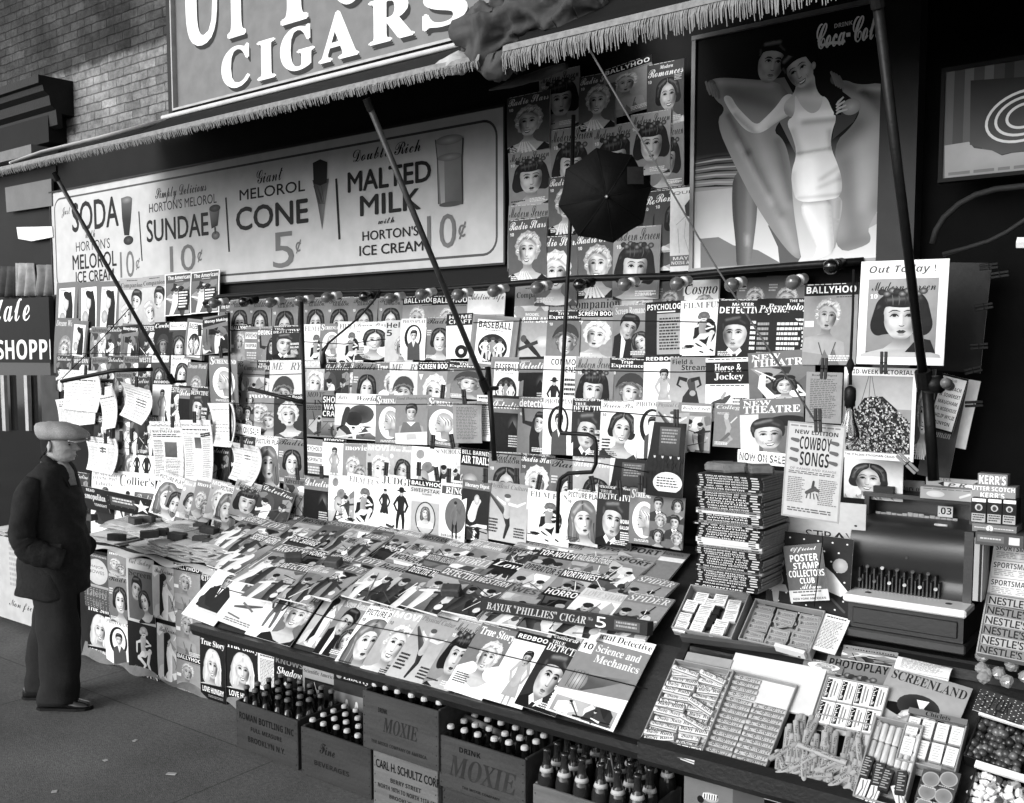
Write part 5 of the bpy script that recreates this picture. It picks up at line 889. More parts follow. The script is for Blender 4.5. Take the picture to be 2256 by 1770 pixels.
def awn(zl,label,x0,x1,yf,ztop,drop,seed,left_taper=0,top_y=4.08,name='awning'):
    root=empty(name,((x0+x1)/2,yf,zl)); tag(root,label,'awning')
    mb=MB(); r=random.Random(seed)
    def fn(u,v):
        x=x0+(x1-x0)*u; xt=x+left_taper*(1-u); X=x*(1-v)+xt*v
        return Vector((X,yf+(top_y-yf)*v,zl+(ztop-zl)*v-.03*math.sin(math.pi*v)+.006*mn.noise((X*2,v*3,seed))))
    mb.sheet(fn,60,8); o=part(mb,'canvas',dark,root,True); md=o.modifiers.new('thickness','SOLIDIFY'); md.thickness=.004
    mb=MB(); mb.tube([Vector((x0,yf,zl)),Vector((x1,yf,zl))],.014,8); part(mb,'front_bar',mat('awning_bar',.5,.5),root,True)
    part(fringe(Vector((x0,yf-.014,zl-.004)),Vector((x1,yf-.014,zl-.004)),drop,seed,230),'fringe',fr_m,root)
    return root
zl=W3('U',1000,795,YF).z; xl=W3('U',-110,1030,YF).x; xr=W3('V',895,390,YF).x
zt=W3('U',1010,722,4.08).z; xtl=W3('U',1010,722,4.08).x
AW=awn(zl,'long low awning with short pale fringe over the ice cream sign',xl,xr,YF,zt,.047,3,left_taper=xtl-W3('U',80,985,YF).x)
mb=MB(); mb.tube([W3('U',60,990,YF),W3('U',250,925,YF+.25),W3('U',600,840,3.5),W3('U',1010,728,4.05)],[.008,.012,.014,.014],8); part(mb,'binding',mat('white_canvas',.75,.8,.2,8),AW,True)
mb=MB(); mb.tube([Vector((xtl,4.05,zt)),Vector((xr+.15,4.05,zt))],.015,10); part(mb,'roller',mat('white_canvas',.75),AW,True)
mb=MB(); mb.tube([W3('U',860,833,YF+.1),W3('U',905,830,YF+.1)],.018,8); part(mb,'bracket',mat('white_paint',.85),AW,True)
YG=2.95
zr=W3('V',1045,300,YG).z; zr2=W3('V',1700,130,YG).z
AW2=awn((zr+zr2)/2,'higher dark awning with long pale fringe over the poster',W3('V',1040,300,YG).x,1.2,YG,zt+.42,.086,8)
# bunched canvas between the awnings
def bunch(path,rad,name,m,label,seed,nseg=40,nr=64,amp=.55):
    P=[Vector(p) for p in path]; pts=[];rs=[]
    for i in range(nr+1):
        t=i/nr*(len(P)-1); k=min(int(t),len(P)-2); f=t-k; f=f*f*(3-2*f) if 0 else f; pts.append(P[k].lerp(P[k+1],f)); rs.append(rad[k]*(1-f)+rad[k+1]*f)
    mb=MB(); rings=[]
    for i,p in enumerate(pts):
        d=(pts[min(i+1,nr)]-pts[max(i-1,0)]).normalized(); e=d.cross(Vector((0,0,1))).normalized(); b=e.cross(d); ring=[]
        for k in range(nseg):
            t=2*math.pi*k/nseg; q=(e*math.cos(t)+b*math.sin(t)); s_=p*6+q*1.1+Vector((seed,0,0)); v=mn.voronoi(s_*1.35)[0]; f1=v[0]; f2=v[1]-v[0]; v2=1-2*abs(mn.noise(s_*2.6)); ring.append(p+q*rs[i]*(1+amp*(.62*(f1-.45)*2-.35*min(.5,f2))+amp*.22*(v2-.4)))
        rings.append(ring)
    mb.loft(rings); o=mb.obj(name,m,smooth=True); return tag(o,label,'canvas')
bunch([W3('V',778,245,3.25),W3('V',850,225,3.2),W3('V',930,240,3.15),W3('V',1030,215,3.15),W3('V',1150,150,3.15),W3('V',1300,110,3.15),W3('V',1420,60,3.15),W3('V',1540,40,3.15),W3('V',1620,60,3.15)],[.01,.07,.12,.11,.085,.10,.10,.09,.03],'bunched_canvas',mat('grey_canvas',.27,.85,.45,5,.3,24),'bundle of crumpled grey canvas gathered up between the two awnings',4.2,56,110,.95)
bunch([W3('V',860,400,3.1),W3('V',940,410,3.08),W3('V',1010,400,3.05),W3('V',1035,330,3.0)],[.02,.04,.045,.02],'bunched_canvas',mat('grey_canvas',.52),'small twisted end of canvas hanging under the crumpled bundle',9.1,24,24,.4)
bunch([W3('V',930,548,3.3),W3('V',1060,510,3.3),W3('V',1240,455,3.3),W3('V',1400,400,3.3)],[.003,.014,.02,.012],'bunched_canvas',mat('mid_canvas',.22,.85,.35,7),'narrow fold of dark canvas sagging below the crumpled bundle',2.5,14,30,.5)
for k,(x,y,rr) in enumerate(((640,415,.03),(700,392,.035),(760,372,.03))):
    pass
bunch([W3('V',590,430,3.06),W3('V',680,405,3.06),W3('V',760,380,3.06),W3('V',880,355,3.1)],[.012,.03,.04,.006],'bunched_canvas',mat('pale_canvas',.62),'pale scrap of canvas folded over the low awning bar',6.6,20,30,.6)
# ---------------------------------------------------------------- poles, rods, wires
iron=mat('black_iron',.05,.45,.4,30,.15,80,.5); iron2=mat('worn_iron',.2,.4,.5,25,.15,80,.5)
def rod(name,label,cat,P,r,m=iron,grp=None,n=8):
    mb=MB(); mb.tube(P,r,n); return tag(mb.obj(name,m,smooth=True),label,cat,grp)
def pole(label,a,b,r,m):
    root=empty('awning_pole',tuple(b)); tag(root,label,'pole','awning poles')
    mb=MB(); mb.tube([a,b],r,10); part(mb,'shaft',m,root,True)
    mb=MB(); d=(b-a).normalized(); mb.tube([b-d*.05,b+d*.01],[r*1.7,r*1.7],10); mb.tube([b+Vector((0,-.02,0)),b+Vector((0,.09,0))],r*.8,8); part(mb,'bracket',iron,root)
    mb=MB(); mb.tube([a-d*.0,a+d*.05],[r*1.3,r*1.3],10); part(mb,'collar',iron,root)
pole('slanting pole from the low awning corner to the rack above the cap',W3('U',325,1045,YF),W3('A',1048,720,3.78),.0125,iron2)
pole('slanting pole across the malted milk panel',W3('V',185,600,YF),W3('B',912,762,3.76),.014,iron2)
pole('thick slanting pole crossing the poster edge',W3('W',1195,-60,YG),W3('C',1488,735,3.5),.0155,iron)
rod('rope','thin rope slanting past the round black umbrella','rope',[W3('V',1530,285,YG),W3('W',0,1240,3.2),W3('C',210,0,3.2),W3('C',830,965,3.1)],.0035,mat('rope_fibre',.3,.9,.3,100))
rod('iron_rod','bent black iron rod with a square jog before the covers','rod',[W3('V',1442,700,3.72),W3('V',1425,1300,3.72),W3('B',1408,60,3.72),W3('B',1380,600,3.72),W3('B',1357,1000,3.72),W3('B',1368,1032,3.72),W3('B',1530,1040,3.72),W3('B',1570,1062,3.72),W3('B',1580,1110,3.72),W3('B',1578,1220,3.72),W3('B',1555,1268,3.72),W3('B',1410,1276,3.72),W3('B',1362,1310,3.72),W3('B',1350,1400,3.72),W3('B',1345,1640,3.72)],.0095)
rod('iron_post','upright iron post between the narrow and middle rack bays','post',[W3('A',1830,235,3.84),W3('A',1858,1285,3.8)],.011,grp='rack posts')
rod('iron_post','upright iron post between the middle and wide rack bays','post',[W3('B',925,630,3.84),W3('B',962,1200,3.8)],.013,grp='rack posts')
rod('iron_post','upright iron post at the end of the bay behind the man','post',[W3('A',1388,300,3.95),W3('A',1400,1080,3.9)],.008,grp='rack posts')
rod('iron_post','upright iron post behind the authors card','post',[W3('C',1500,640,3.72),W3('C',1545,1320,3.72)],.02,grp='rack posts')
rod('iron_bar','flat black bar jutting over the racing papers','bar',[W3('A',372,718,3.6),W3('A',700,652,3.75),W3('A',925,645,3.9)],.014,grp='black bars')
rod('iron_bar','short black bar lying across the narrow bay','bar',[W3('A',1512,762,3.8),W3('A',1840,845,3.8)],.012,grp='black bars')
rod('prop_rod','thin bent prop rod before the middle bay','rod',[W3('A',1955,530,3.75),W3('A',2000,480,3.75),W3('A',2180,330,3.75),W3('B',240,215,3.75),W3('B',262,170,3.8)],.006)
rod('iron_hook','dark hook hanging from the thin prop rod','hook',[W3('A',1995,482,3.75),W3('A',1965,540,3.75),W3('A',1962,600,3.74),W3('A',1958,640,3.74)],[.006,.008,.02,.012])
rod('rope','thin cord slanting across the bay behind the man','cord',[W3('A',378,700,3.7),W3('A',600,480,3.8),W3('A',790,270,3.9)],.0035,mat('black_cord',.06,.8))
for i,(c,P,y,lb) in enumerate((('A',((345,552),(600,548),(880,552),(1265,562)),3.99,'third row behind the man'),('A',((1395,408),(1600,405),(1835,418)),4.0,'second row of the narrow bay'),('A',((1395,668),(1600,680),(1842,672)),3.97,'third row of the narrow bay'),('A',((1400,852),(1600,850),(1845,865)),3.93,'fourth row of the narrow bay'),('B',((-190,478),(50,492),(300,462)),4.0,'second row of the middle bay'),('B',((-190,640),(200,640),(600,655),(920,645)),3.96,'third row of the middle bay'),('B',((-180,850),(300,860),(700,855),(940,862)),3.92,'fourth row of the middle bay'),('B',((-60,1080),(300,1095),(700,1125),(940,1140)),3.88,'fifth row of the middle bay'),('B',((835,362),(1300,345),(1880,352),(2300,360)),3.99,'second row of the wide bay'),('B',((945,640),(1400,650),(2094,662),(2500,650)),3.95,'third row of the wide bay'),('B',((955,868),(1400,890),(1700,905),(2094,940)),3.9,'fourth row of the wide bay'),('B',((930,1150),(1250,1180),(1600,1215),(1900,1270)),3.86,'fifth row of the wide bay'))):
    rod('rack_wire','thin black wire holding the '+lb,'wire',[W3(c,p[0],p[1],y-.03) for p in P],.0028,mat('black_cord',.06),'rack wires',5)
# ---------------------------------------------------------------- lamp row
YP=3.98
pp=[('A',1240,245),('A',1330,205),('A',1800,172),('B',60,175),('B',560,165),('B',1050,128),('B',1450,95),('B',2094,78),('C',400,40),('C',800,10),('C',1120,-12)]
rod('lamp_pipe','long dark conduit carrying the row of small bulbs','pipe',[W3(c,x,y,YP) for c,x,y in pp],.016,iron)
porc=mat('white_porcelain',.8,.25,.15,20,0,60,.6)
def glassm(name,g,rough,tr=0.):
    if name in MATS: return MATS[name]
    m=mat(name,g,rough,.15,10,0,60,.6); m.node_tree.nodes['Principled BSDF'].inputs['Transmission Weight'].default_value=tr; return m
bulbg=glassm('frosted_bulb',.33,.12); bulbd=glassm('dark_bulb',.06,.1)
proto=None
def bulb(p,d,label,isdark=False,lit=1.):
    root=empty('light_bulb',tuple(p)); tag(root,label,'light bulb','bulbs along the conduit')
    M=d.to_track_quat('Z','Y').to_matrix().to_4x4()
    for nm,prof,m in (('socket',[(.017,-.10),(.021,-.095),(.021,-.06),(.024,-.058),(.024,-.045),(.016,-.043)],porc if not isdark else iron),('bulb',[(.012,-.043),(.016,-.038),(.024,-.022),(.031,.0),(.030,.014),(.022,.027),(.010,.033),(.001,.034)],bulbd if isdark else bulbg)):
        mb=MB(); mb.lathe(prof,18,M=M)
        o=mb.obj(nm,m,root,True)
        if nm=='socket':
            hb=MB()
            for q in (-1,1): hb.box(q*.012-.004,q*.012+.004,-.0235,-.0195,-.088,-.070,M=M)
            hb.obj('screw_slot',iron,o)
BL=[('A',1300,245,0,'beside the white-bordered pair of covers'),('A',1482,236,1,'first dark bulb over the narrow bay'),('A',1640,240,0,'over the narrow bay'),('A',1818,230,0,'over the first iron post'),('A',1985,210,0,'at the start of the middle bay'),('B',178,203,1,'dark bulb over the middle bay'),('B',330,215,0,'beside the dark bulb of the middle bay'),('B',520,190,0,'over the first black-barred title'),('B',742,192,0,'over the second black-barred title'),('B',960,170,0,'over the white script cover'),('B',1222,150,0,'over the slouch hat cover'),('B',1482,132,1,'dark bulb over the plain serif title'),('B',1752,130,0,'where the wide bay title begins'),('B',2072,125,0,'over the centre of the wide bay'),('C',322,132,0,'over the slanted white lettering'),('C',695,115,0,'over the bare-shouldered lady'),('C',925,20,1,'dark bulb beside the white poster')]
for c,x,y,dk,lb in BL:
    p=W3(c,x,y,3.87); bulb(p,Vector((-.1,-1,-.22)).normalized(),('dark ' if dk and 'dark' not in lb else 'frosted ' if not dk else '')+('bulb '+lb if 'bulb' not in lb else lb)+', on the conduit',dk)
# hanging clear bulb
p=W3('C',1042,1000,3.2); root=empty('hanging_bulb',tuple(p)); tag(root,'clear glass bulb hanging on a cord before the crowd photograph','light bulb')
top=W3('C',1060,40,3.25); k3=W3('C',1040,620,3.2)
mb=MB(); mb.tube([top,W3('C',1055,300,3.22),k3,W3('C',1040,740,3.2)],[.004,.004,.005,.006],6); mb.tube([k3+Vector((0,0,.02)),k3,k3-Vector((0,0,.02))],[.006,.014,.008],8); part(mb,'cord',mat('black_cord',.06),root,True)
mb=MB(); q=W3('C',1040,745,3.2); sc=(q.z-W3('C',1040,870,3.2).z); mb.lathe([(.006,sc),(.016,sc*.9),(.019,sc*.75),(.019,sc*.3),(.017,sc*.25),(.017,0)],14,M=Matrix.Translation(q-Vector((0,0,sc)))); part(mb,'socket',iron,root,True)
zb_=W3('C',1045,1108,3.2).z; q0=q-Vector((0,0,sc)); H=q0.z-zb_; mb=MB(); mb.lathe([(.013,H),(.014,H*.8),(.02,H*.62),(.030,H*.42),(.0335,H*.28),(.031,H*.14),(.02,H*.035),(.002,0)],20,M=Matrix.Translation(Vector((q0.x,q0.y,zb_))))
clear=glassm('clear_glass',.95,.02,1.); part(mb,'bulb',clear,root,True)
mb=MB(); mb.tube([q0,q0-Vector((0,0,H*.45))],[.006,.003],6); mb.tube([q0-Vector((.015,0,H*.55)),q0-Vector((0,0,H*.45)),q0-Vector((-.015,0,H*.55))],.0012,5); part(mb,'filament',mat('filament',.5,.4),root)
# round black umbrella
c0=W3('V',1632,1190,3.62); ex=W3('V',1895,1190,3.62).x-c0.x; root=empty('black_umbrella',tuple(c0)); tag(root,'open black umbrella seen end-on before the pinned covers','umbrella')
mb=MB(); n=8; sg=6; V=[];F=[]; Rr=.20
ang=lambda k:2*math.pi*k/n+.2
rings=[]
for i in range(9):
    q=i/8; ring=[]
    for k in range(n*sg):
        t=2*math.pi*k/(n*sg)+.2; fr=(k%sg)/sg; sc_=1-.10*math.sin(math.pi*fr)*q; dip=-.012*math.sin(math.pi*fr)*q
        ring.append(Vector((Rr*q*sc_*math.cos(t)+1e-4*math.cos(t),-.10*(1-q*q)-dip*0+.0,Rr*q*sc_*math.sin(t)+1e-4*math.sin(t)))+Vector((0,-dip*-1,0)))
    rings.append(ring)
mb.loft(rings,caps=False); um=mat('umbrella_cloth',.015,.7,.3,6,.1,10,.10); o=mb.obj('canopy',um,root); md=o.modifiers.new('thickness','SOLIDIFY'); md.thickness=.002
mb=MB(); mb.tube([Vector((0,-.10,0)),Vector((0,-.135,0))],[.008,.003],8); mb.obj('tip',mat('steel_tip',.6,.3,.2,10,0,60,.7),root,True)
for k in range(n):
    mb=MB(); t=ang(k); mb.tube([Vector((Rr*q*math.cos(t),-.10*(1-q*q)-.003,Rr*q*math.sin(t))) for q in (.03,.3,.6,.85,1.)],.003,5); mb.obj('rib',um,root)
mb=MB(); mb.sheet(lambda u,v:Vector((.085+.07*u,-.10*(1-((.035+.045*u+.012*math.sin(5*v))**2+(.05+.07*v)**2)/Rr**2)-.004,.05+.07*v)),4,4); mb.obj('patch',mat('cloth_patch',.13,.8,.3,30),root)
root.rotation_euler=(.19,0,.62)
mb=MB(); mb.tube([Vector((0,.0,0)),Vector((0,.45,.02))],.006,6); mb.obj('shaft',iron,root)
# ---------------------------------------------------------------- neighbouring shop at the far west end
Ys=4.17
SH=empty('candy_shop_front',(-9,Ys,0)); tag(SH,'dark neighbouring shop front with white script fascia lettering','shop front')
xe=W3('A',345,600,Ys).x
s=Sign(Ys-.05,xe-3.2,xe,W3('A',200,605,Ys-.05).z,W3('A',200,210,Ys-.05).z); A=s.A; A.rect(0,0,A.w,A.h,.06)
s.t('Chocolate','A',-300,195,182,350,'s',.92); s.t('CHOCOLATE SHOPPE','A',-520,478,345,586,'B',.92)
s.done('fascia',None,None,enamel,.04,SH)
mb=MB(); mb.box(xe-3.5,xe,Ys+.055,Ys+.06,0,s.z0); part(mb,'window',glassm('shop_glass',.10,.08),SH)
zc=s.z0
for i,(xa,xb,g) in enumerate(((0,35,.6),(135,168,.62),(230,350,.22))):
    mb=MB(); pa=W3('A',xa,660,Ys);pb=W3('A',xb,1020,Ys); mb.box(pa.x,pb.x,Ys+.01*i,Ys+.03+.01*i,pb.z,pa.z-.03); part(mb,'mullion' if i<2 else 'panel',mat('shop_strip%d'%i,g,.5,.4,6),SH)  # the wide grey panel is a painted window reflection
mb=MB(); mb.box(xe-3.5,xe,Ys+.05,Ys+.06,s.z1,W3('U',200,1060,Ys).z+.05); part(mb,'upper_wall',mat('shop_shade',.06,.6,.6,2),SH)
for i,(P,g) in enumerate(([[(100,1380),(315,1375),(320,1440),(190,1465),(110,1450)],.85],[[(30,1140),(310,1085),(315,1250),(40,1290)],.3],)):
    mb=MB(); v=[W3('U',*p,Ys-.0) for p in P]; n=len(v); mb.add(v+[p+Vector((0,.02,0)) for p in v],[tuple(range(n-1,-1,-1)),tuple(range(n,2*n))]+[(i,(i+1)%n,(i+1)%n+n,i+n) for i in range(n)]); part(mb,'transom_pane',mat('transom%d'%i,g,.4,.3,5),SH)
mb=MB()
for i,(xa,xb,ya,yb,g) in enumerate(((95,200,0,200,.55),(215,330,10,200,.42),(0,95,20,205,.25))):
    def fn(u,v,xa=xa,xb=xb,ya=ya,yb=yb): p=W3('A',xa+(xb-xa)*u,ya+(yb-ya)*v,Ys+.02); return p+Vector((0,.03*math.sin(u*14+i)*(.4+v),0))
    mb=MB(); mb.sheet(fn,24,6); o=part(mb,'curtain',mat('curtain%d'%i,g,.8,.5,9),SH,True); md=o.modifiers.new('t','SOLIDIFY'); md.thickness=.004
# ---------------------------------------------------------------- the stand, its racks, crates and candy
OFF.update({'G':(1480,1250),'H':(1480,1456),'I':(1856,1030),'J':(1856,1456),'K':(180,1130)})
_px=px
def px(c,x,y):
    if c in 'GHIJK': return OFF[c][0]+x/5.44, OFF[c][1]+y/5.44
    return _px(c,x,y)
wood_d=mat('dark_stand_wood',.13,.55,.4,6,.2,60,.35,kind='wood'); wood_b=mat('black_lip_wood',.10,.4,.4,6,.2,60,.45,kind='wood')
class Pl:
    def __init__(s,y,z,phi):
        p=math.radians(phi); s.o=np.array([0,y,z]); s.up=np.array([0,math.sin(p),math.cos(p)]); s.n=np.array([0,-math.cos(p),math.sin(p)]); s.M=Matrix(((1,0,0),tuple(-s.n),tuple(s.up))).transposed()
    def at(s,c,x,y,lift=0): u,v=px(c,x,y); return onp(u,v,s.n,s.o+s.n*lift)
    def frame(s,TL,TR,lift=0):
        a=s.at(*TL,lift);b=s.at(*TR,lift); d=b-a; w=np.linalg.norm(d); ex=d/w; ez=np.cross(ex,-s.n)*-1; ez=np.cross(-s.n,ex)*-1
        ez=np.cross(ex,-s.n); 
        return a,w,ex,ez
    def mat4(s,a,ex,ez): # local x=ex, y=-n (into the plane), z=ez (up the slope)
        M=Matrix((tuple(ex),tuple(-s.n),tuple(ez))).transposed().to_4x4(); return Matrix.Translation(Vector(a))@M
RACK=Pl(3.10,.60,48); CNT=Pl(3.42,.887,69); TRAY=Pl(3.06,.63,50)
# stand body
ST=empty('newsstand',(-3.5,3.6,0)); tag(ST,'long dark wooden newsstand with sloping rack, counter and candy tray','newsstand')
xl,xr=-4.40,-1.70
def prism(x0,x1,prof): mb=MB(); mb.loft([[Vector((x,p[0],p[1])) for p in prof] for x in (x1,x0)]); return mb
part(prism(xl,xr,[(3.105,.585),(3.43,.875),(3.43,.80),(3.17,.57)]),'sloping_rack',wood_d,ST)
part(prism(xl-.02,xr+.02,[(3.06,.575),(3.06,.605),(3.10,.605),(3.20,.575),(3.20,.545),(3.075,.545)]),'front_lip',wood_b,ST)
part(prism(xl,xr,[(3.435,.875),(4.12,1.14),(4.12,1.0),(3.435,.80)]),'counter',wood_d,ST)
part(prism(-6.35,xl,[(3.47,.78),(4.15,.80),(4.15,.74),(3.47,.74)]),'counter',wood_d,ST)
part(prism(-6.2,-.2,[(3.50,0),(3.50,.74),(4.2,.74),(4.2,0)]),'base',mat('stand_base',.07,.7,.4,5),ST)
part(prism(-7.9,-1.2,[(4.2,.7),(4.2,2.62),(4.25,2.62),(4.25,.7)]),'back_board',mat('back_board',.05,.7,.4,5),ST)
part(prism(xr,xr+.03,[(3.06,.55),(3.06,.62),(3.44,.93),(4.12,1.2),(4.12,.7),(3.3,.55)]),'divider',wood_b,ST)
s0=xr+.05; t_=math.tan(math.radians(50)); c5=math.cos(math.radians(50));s5=math.sin(math.radians(50))
tl=lambda d,h:(3.06+d*s5-h*-c5*-1*-1 if 0 else 3.06+d*s5+h*c5, .63+d*c5-h*s5)
part(prism(s0,.4,[tl(0,.03),tl(.60,.03),tl(.60,.055),tl(0,.055)]),'candy_tray',wood_d,ST)
part(prism(s0-.02,.4,[(3.0,.585),(3.0,.645),(3.04,.66),(3.10,.64),(3.16,.56),(3.02,.56)]),'front_lip',wood_b,ST)
part(prism(s0,.4,[(3.46,.95),(3.46,.985),(4.2,.985),(4.2,.95)]),'shelf',wood_d,ST)
part(prism(-1.66,-1.22,[(3.39,.80),(3.39,.905),(3.7,.905),(3.7,.80)]),'shelf',wood_b,ST)
# ---- magazines on the sloping rack
def put(pl,k,TL,TR,h=None,lift=.004,label=None,group=None,cat='magazine',name='magazine',yaw=.03,lean=0.,ar=None,pages=True,wmul=1.,bend=None,thick=.003,roll=None):
    a,w,ex,ez=pl.frame(TL,TR,lift); w*=wmul; H=DS[k][3]; h=h or w*(ar or H)
    if roll is not None: ex=np.array([math.cos(roll),0,0])+pl.up*-math.sin(roll); ez=np.cross(ex,-pl.n)
    o=hang(k,a,ex,ez,pl.n,w,h,0,yaw,lean,bend,thick,name,pages); return tag(o,label,cat,group)
GR1='magazines on the sloping front rack'
RL=[('of',(-449,262),(-250,318),.33,.0,'white-topped paper half hidden behind the seated man cover'),
 ('sep',(-654,215),(-459,272),.40,.006,'white cover with seated man in dark suit, first on the sloping rack'),
 ('fa',(-494,320),(-300,378),.31,.010,'aeroplane cover under dark block letters on the sloping rack'),
 ('cl',(-284,305),(-14,360),.40,.006,'white cover of thin woman with blonde inset on the sloping rack'),
 ('bw',(-20,410),(130,440),.33,.004,'grey cover partly hidden beside the thin woman on the rack'),
 ('of',(488,452),(782,528),.36,.001,'white-topped detective cover under the wavy-haired row'),
 ('of',(790,520),(1050,585),.33,.001,'white-topped detective cover behind the bobbed half face'),
 ('of',(1035,555),(1240,600),.33,.001,'white-topped detective cover touching the cigar board'),
 ('co',(75,455),(258,490),.33,.007,'kissing couple cover on the sloping rack'),
 ('pi',(213,500),(420,542),.36,.010,'wavy-haired woman gazing up, on the sloping rack'),
 ('mo',(372,522),(590,566),.36,.012,'tousled blonde leaning on her hand, on the sloping rack'),
 ('pc',(538,555),(762,612),.345,.014,'high-kicking woman cover on the sloping rack'),
 ('ms',(755,590),(950,636),.345,.015,'dark-bobbed half face on the sloping rack'),
 ('mc',(1165,580),(1325,625),.2,.008,'dark strip of white capitals above the printed frock cover'),
 ('ts',(893,612),(1118,668),.345,.018,'platinum woman on white fur, on the sloping rack'),
 ('rb',(1112,660),(1345,712),.34,.020,'woman in printed frock on white, on the sloping rack'),
 ('sm',(1328,612),(1560,662),.2,.008,'pale sheet with small dark head above the glaring man'),
 ('dt',(1318,680),(1560,742),.345,.022,'bald glaring man cover on the sloping rack'),
 ('od',(1540,640),(1942,740),.40,.026,'white-margined flying machine cover at the end of the rack')]
for k,a,b,h,lf,lb in RL: put(RACK,k,('E',*a),('E',*b),h,lf+.003,lb,GR1,yaw=.02,bend=.003)
rod('rack_wire','thin black wire strung along the sloping rack covers','wire',[Vector(RACK.at('E',*p,.035)) for p in ((-740,390),(-300,505),(0,595),(600,710),(1100,830),(1500,920),(1890,1015))],.0024,mat('black_cord',.06),'rack wires',5)
D('not',"white strip with black letters",.92,T('NOT NOW!',.05,.22,'S',.06,.04,.96),h=.28)
put(RACK,'not',('E',190,420),('E',480,500),None,.0,'white paper strip lettered in black above the wavy-haired cover',None,'paper strip','paper_strip',pages=False)
# cigar board
s=Sign(3.33,0,1,0,1)
a=W3('E',880,478,3.33);b=W3('E',1893,600,3.33);z0=W3('E',885,520,3.33).z; s=Sign(3.33,a.x,b.x,z0-.012,a.z+.012); A=s.A; A.rect(0,0,A.w,A.h,.16)
A.text('BAYUK "PHILLIES" CIGAR',A.w*.04,A.h*.22,A.w*.66,A.h*.82,'O',.72); A.text('No',A.w*.67,A.h*.25,A.w*.70,A.h*.5,'O',.6); A.text('5',A.w*.715,A.h*.1,A.w*.775,A.h*.9,'I',.88)
A.rect(A.w*.82,A.h*.15,A.w*.96,A.h*.85,.32); A.lines(A.w*.83,A.h*.25,A.w*.95,A.h*.75,2,.6,4)
o=s.done('cigar_box','long dark cigar box lettered in pale italics on the rack top','cigar box',printed('box_print',.5,.2,.15,.05),.05); o.rotation_euler=(-.15,-.034,0)
# ---- pulps lying on the counter
PK=[]
def PU(key,title,bg,tg,f,look,**k): pulp(key,title,bg,tg,f,len(PK)*7+100,look,**k); PK.append(key)
PU('u0','TRIPLEX WESTERN',.62,.1,'B','pale western pulp'); PU('u1','Cowboy',.1,.95,'O','black cowboy pulp',band=.06); PU('u2','Weird Tales',.55,.95,'O','grey weird pulp'); PU('u3','All America',.6,.95,'s','pale football pulp')
PU('u4','WESTERN',.45,.12,'B','grey western pulp'); PU('u5','TOP-NOTCH',.35,.95,'B','dark-banded adventure pulp',band=.1); PU('u6','RAILROAD STORIES',.42,.92,'B','railway pulp with pale capitals'); PU('u7','SPORT',.6,.2,'B','pale sporting pulp')
PU('u8','Novel',.6,.25,'O','thick pale pulp'); PU('u9','NEW DETECTIVE',.62,.35,'B','pale detective pulp'); PU('v0','LOVE',.42,.85,'O','romance pulp with couple'); PU('v1','WONDER',.75,.12,'I','light wonder pulp'); PU('v2','MODERN MECHANIX',.3,.75,'B','dark mechanics pulp',band=.25)
PU('v3','WORLD',.6,.9,'O','cloudy pulp'); PU('v4','Love',.12,.95,'O','black love pulp',band=.07); PU('v5','OPERATOR 5',.6,.2,'B','spy pulp with outlined capitals'); PU('v6','NORTHWEST',.45,.95,'B','northern trapper pulp',band=.2); PU('v7','WU FANG',.15,.85,'B','dark oriental mystery pulp',band=.1)
PU('v8','SPIDER',.5,.9,'O','masked villain pulp'); PU('v9','Battle',.62,.15,'O','air battle pulp'); PU('w0','DETECTIVE TALES',.25,.92,'B','dark crime pulp',band=.12); PU('w1','DETECTIVE',.6,.9,'B','white gunfight pulp',band=.35); PU('w2','WESTERN',.3,.85,'I','dark gunman pulp'); PU('w3','WEST',.55,.3,'B','pale cattle pulp')
PU('w4','HORROR',.12,.95,'B','black horror pulp',band=.06); PU('w5','LOVE STORY',.85,.75,'S','white pulp with dark arch'); PU('w6','ARGOSY',.4,.85,'B','grey adventure pulp'); PU('w7','SECRET AGENT',.4,.92,'B','spy pulp with jagged letters'); PU('w8','DOC SAVAGE',.2,.95,'B','dark strongman pulp',band=.12); PU('w9','SPORTS',.35,.6,'B','dark sports pulp'); PU('x0','Thrilling',.3,.9,'O','dark thriller pulp')
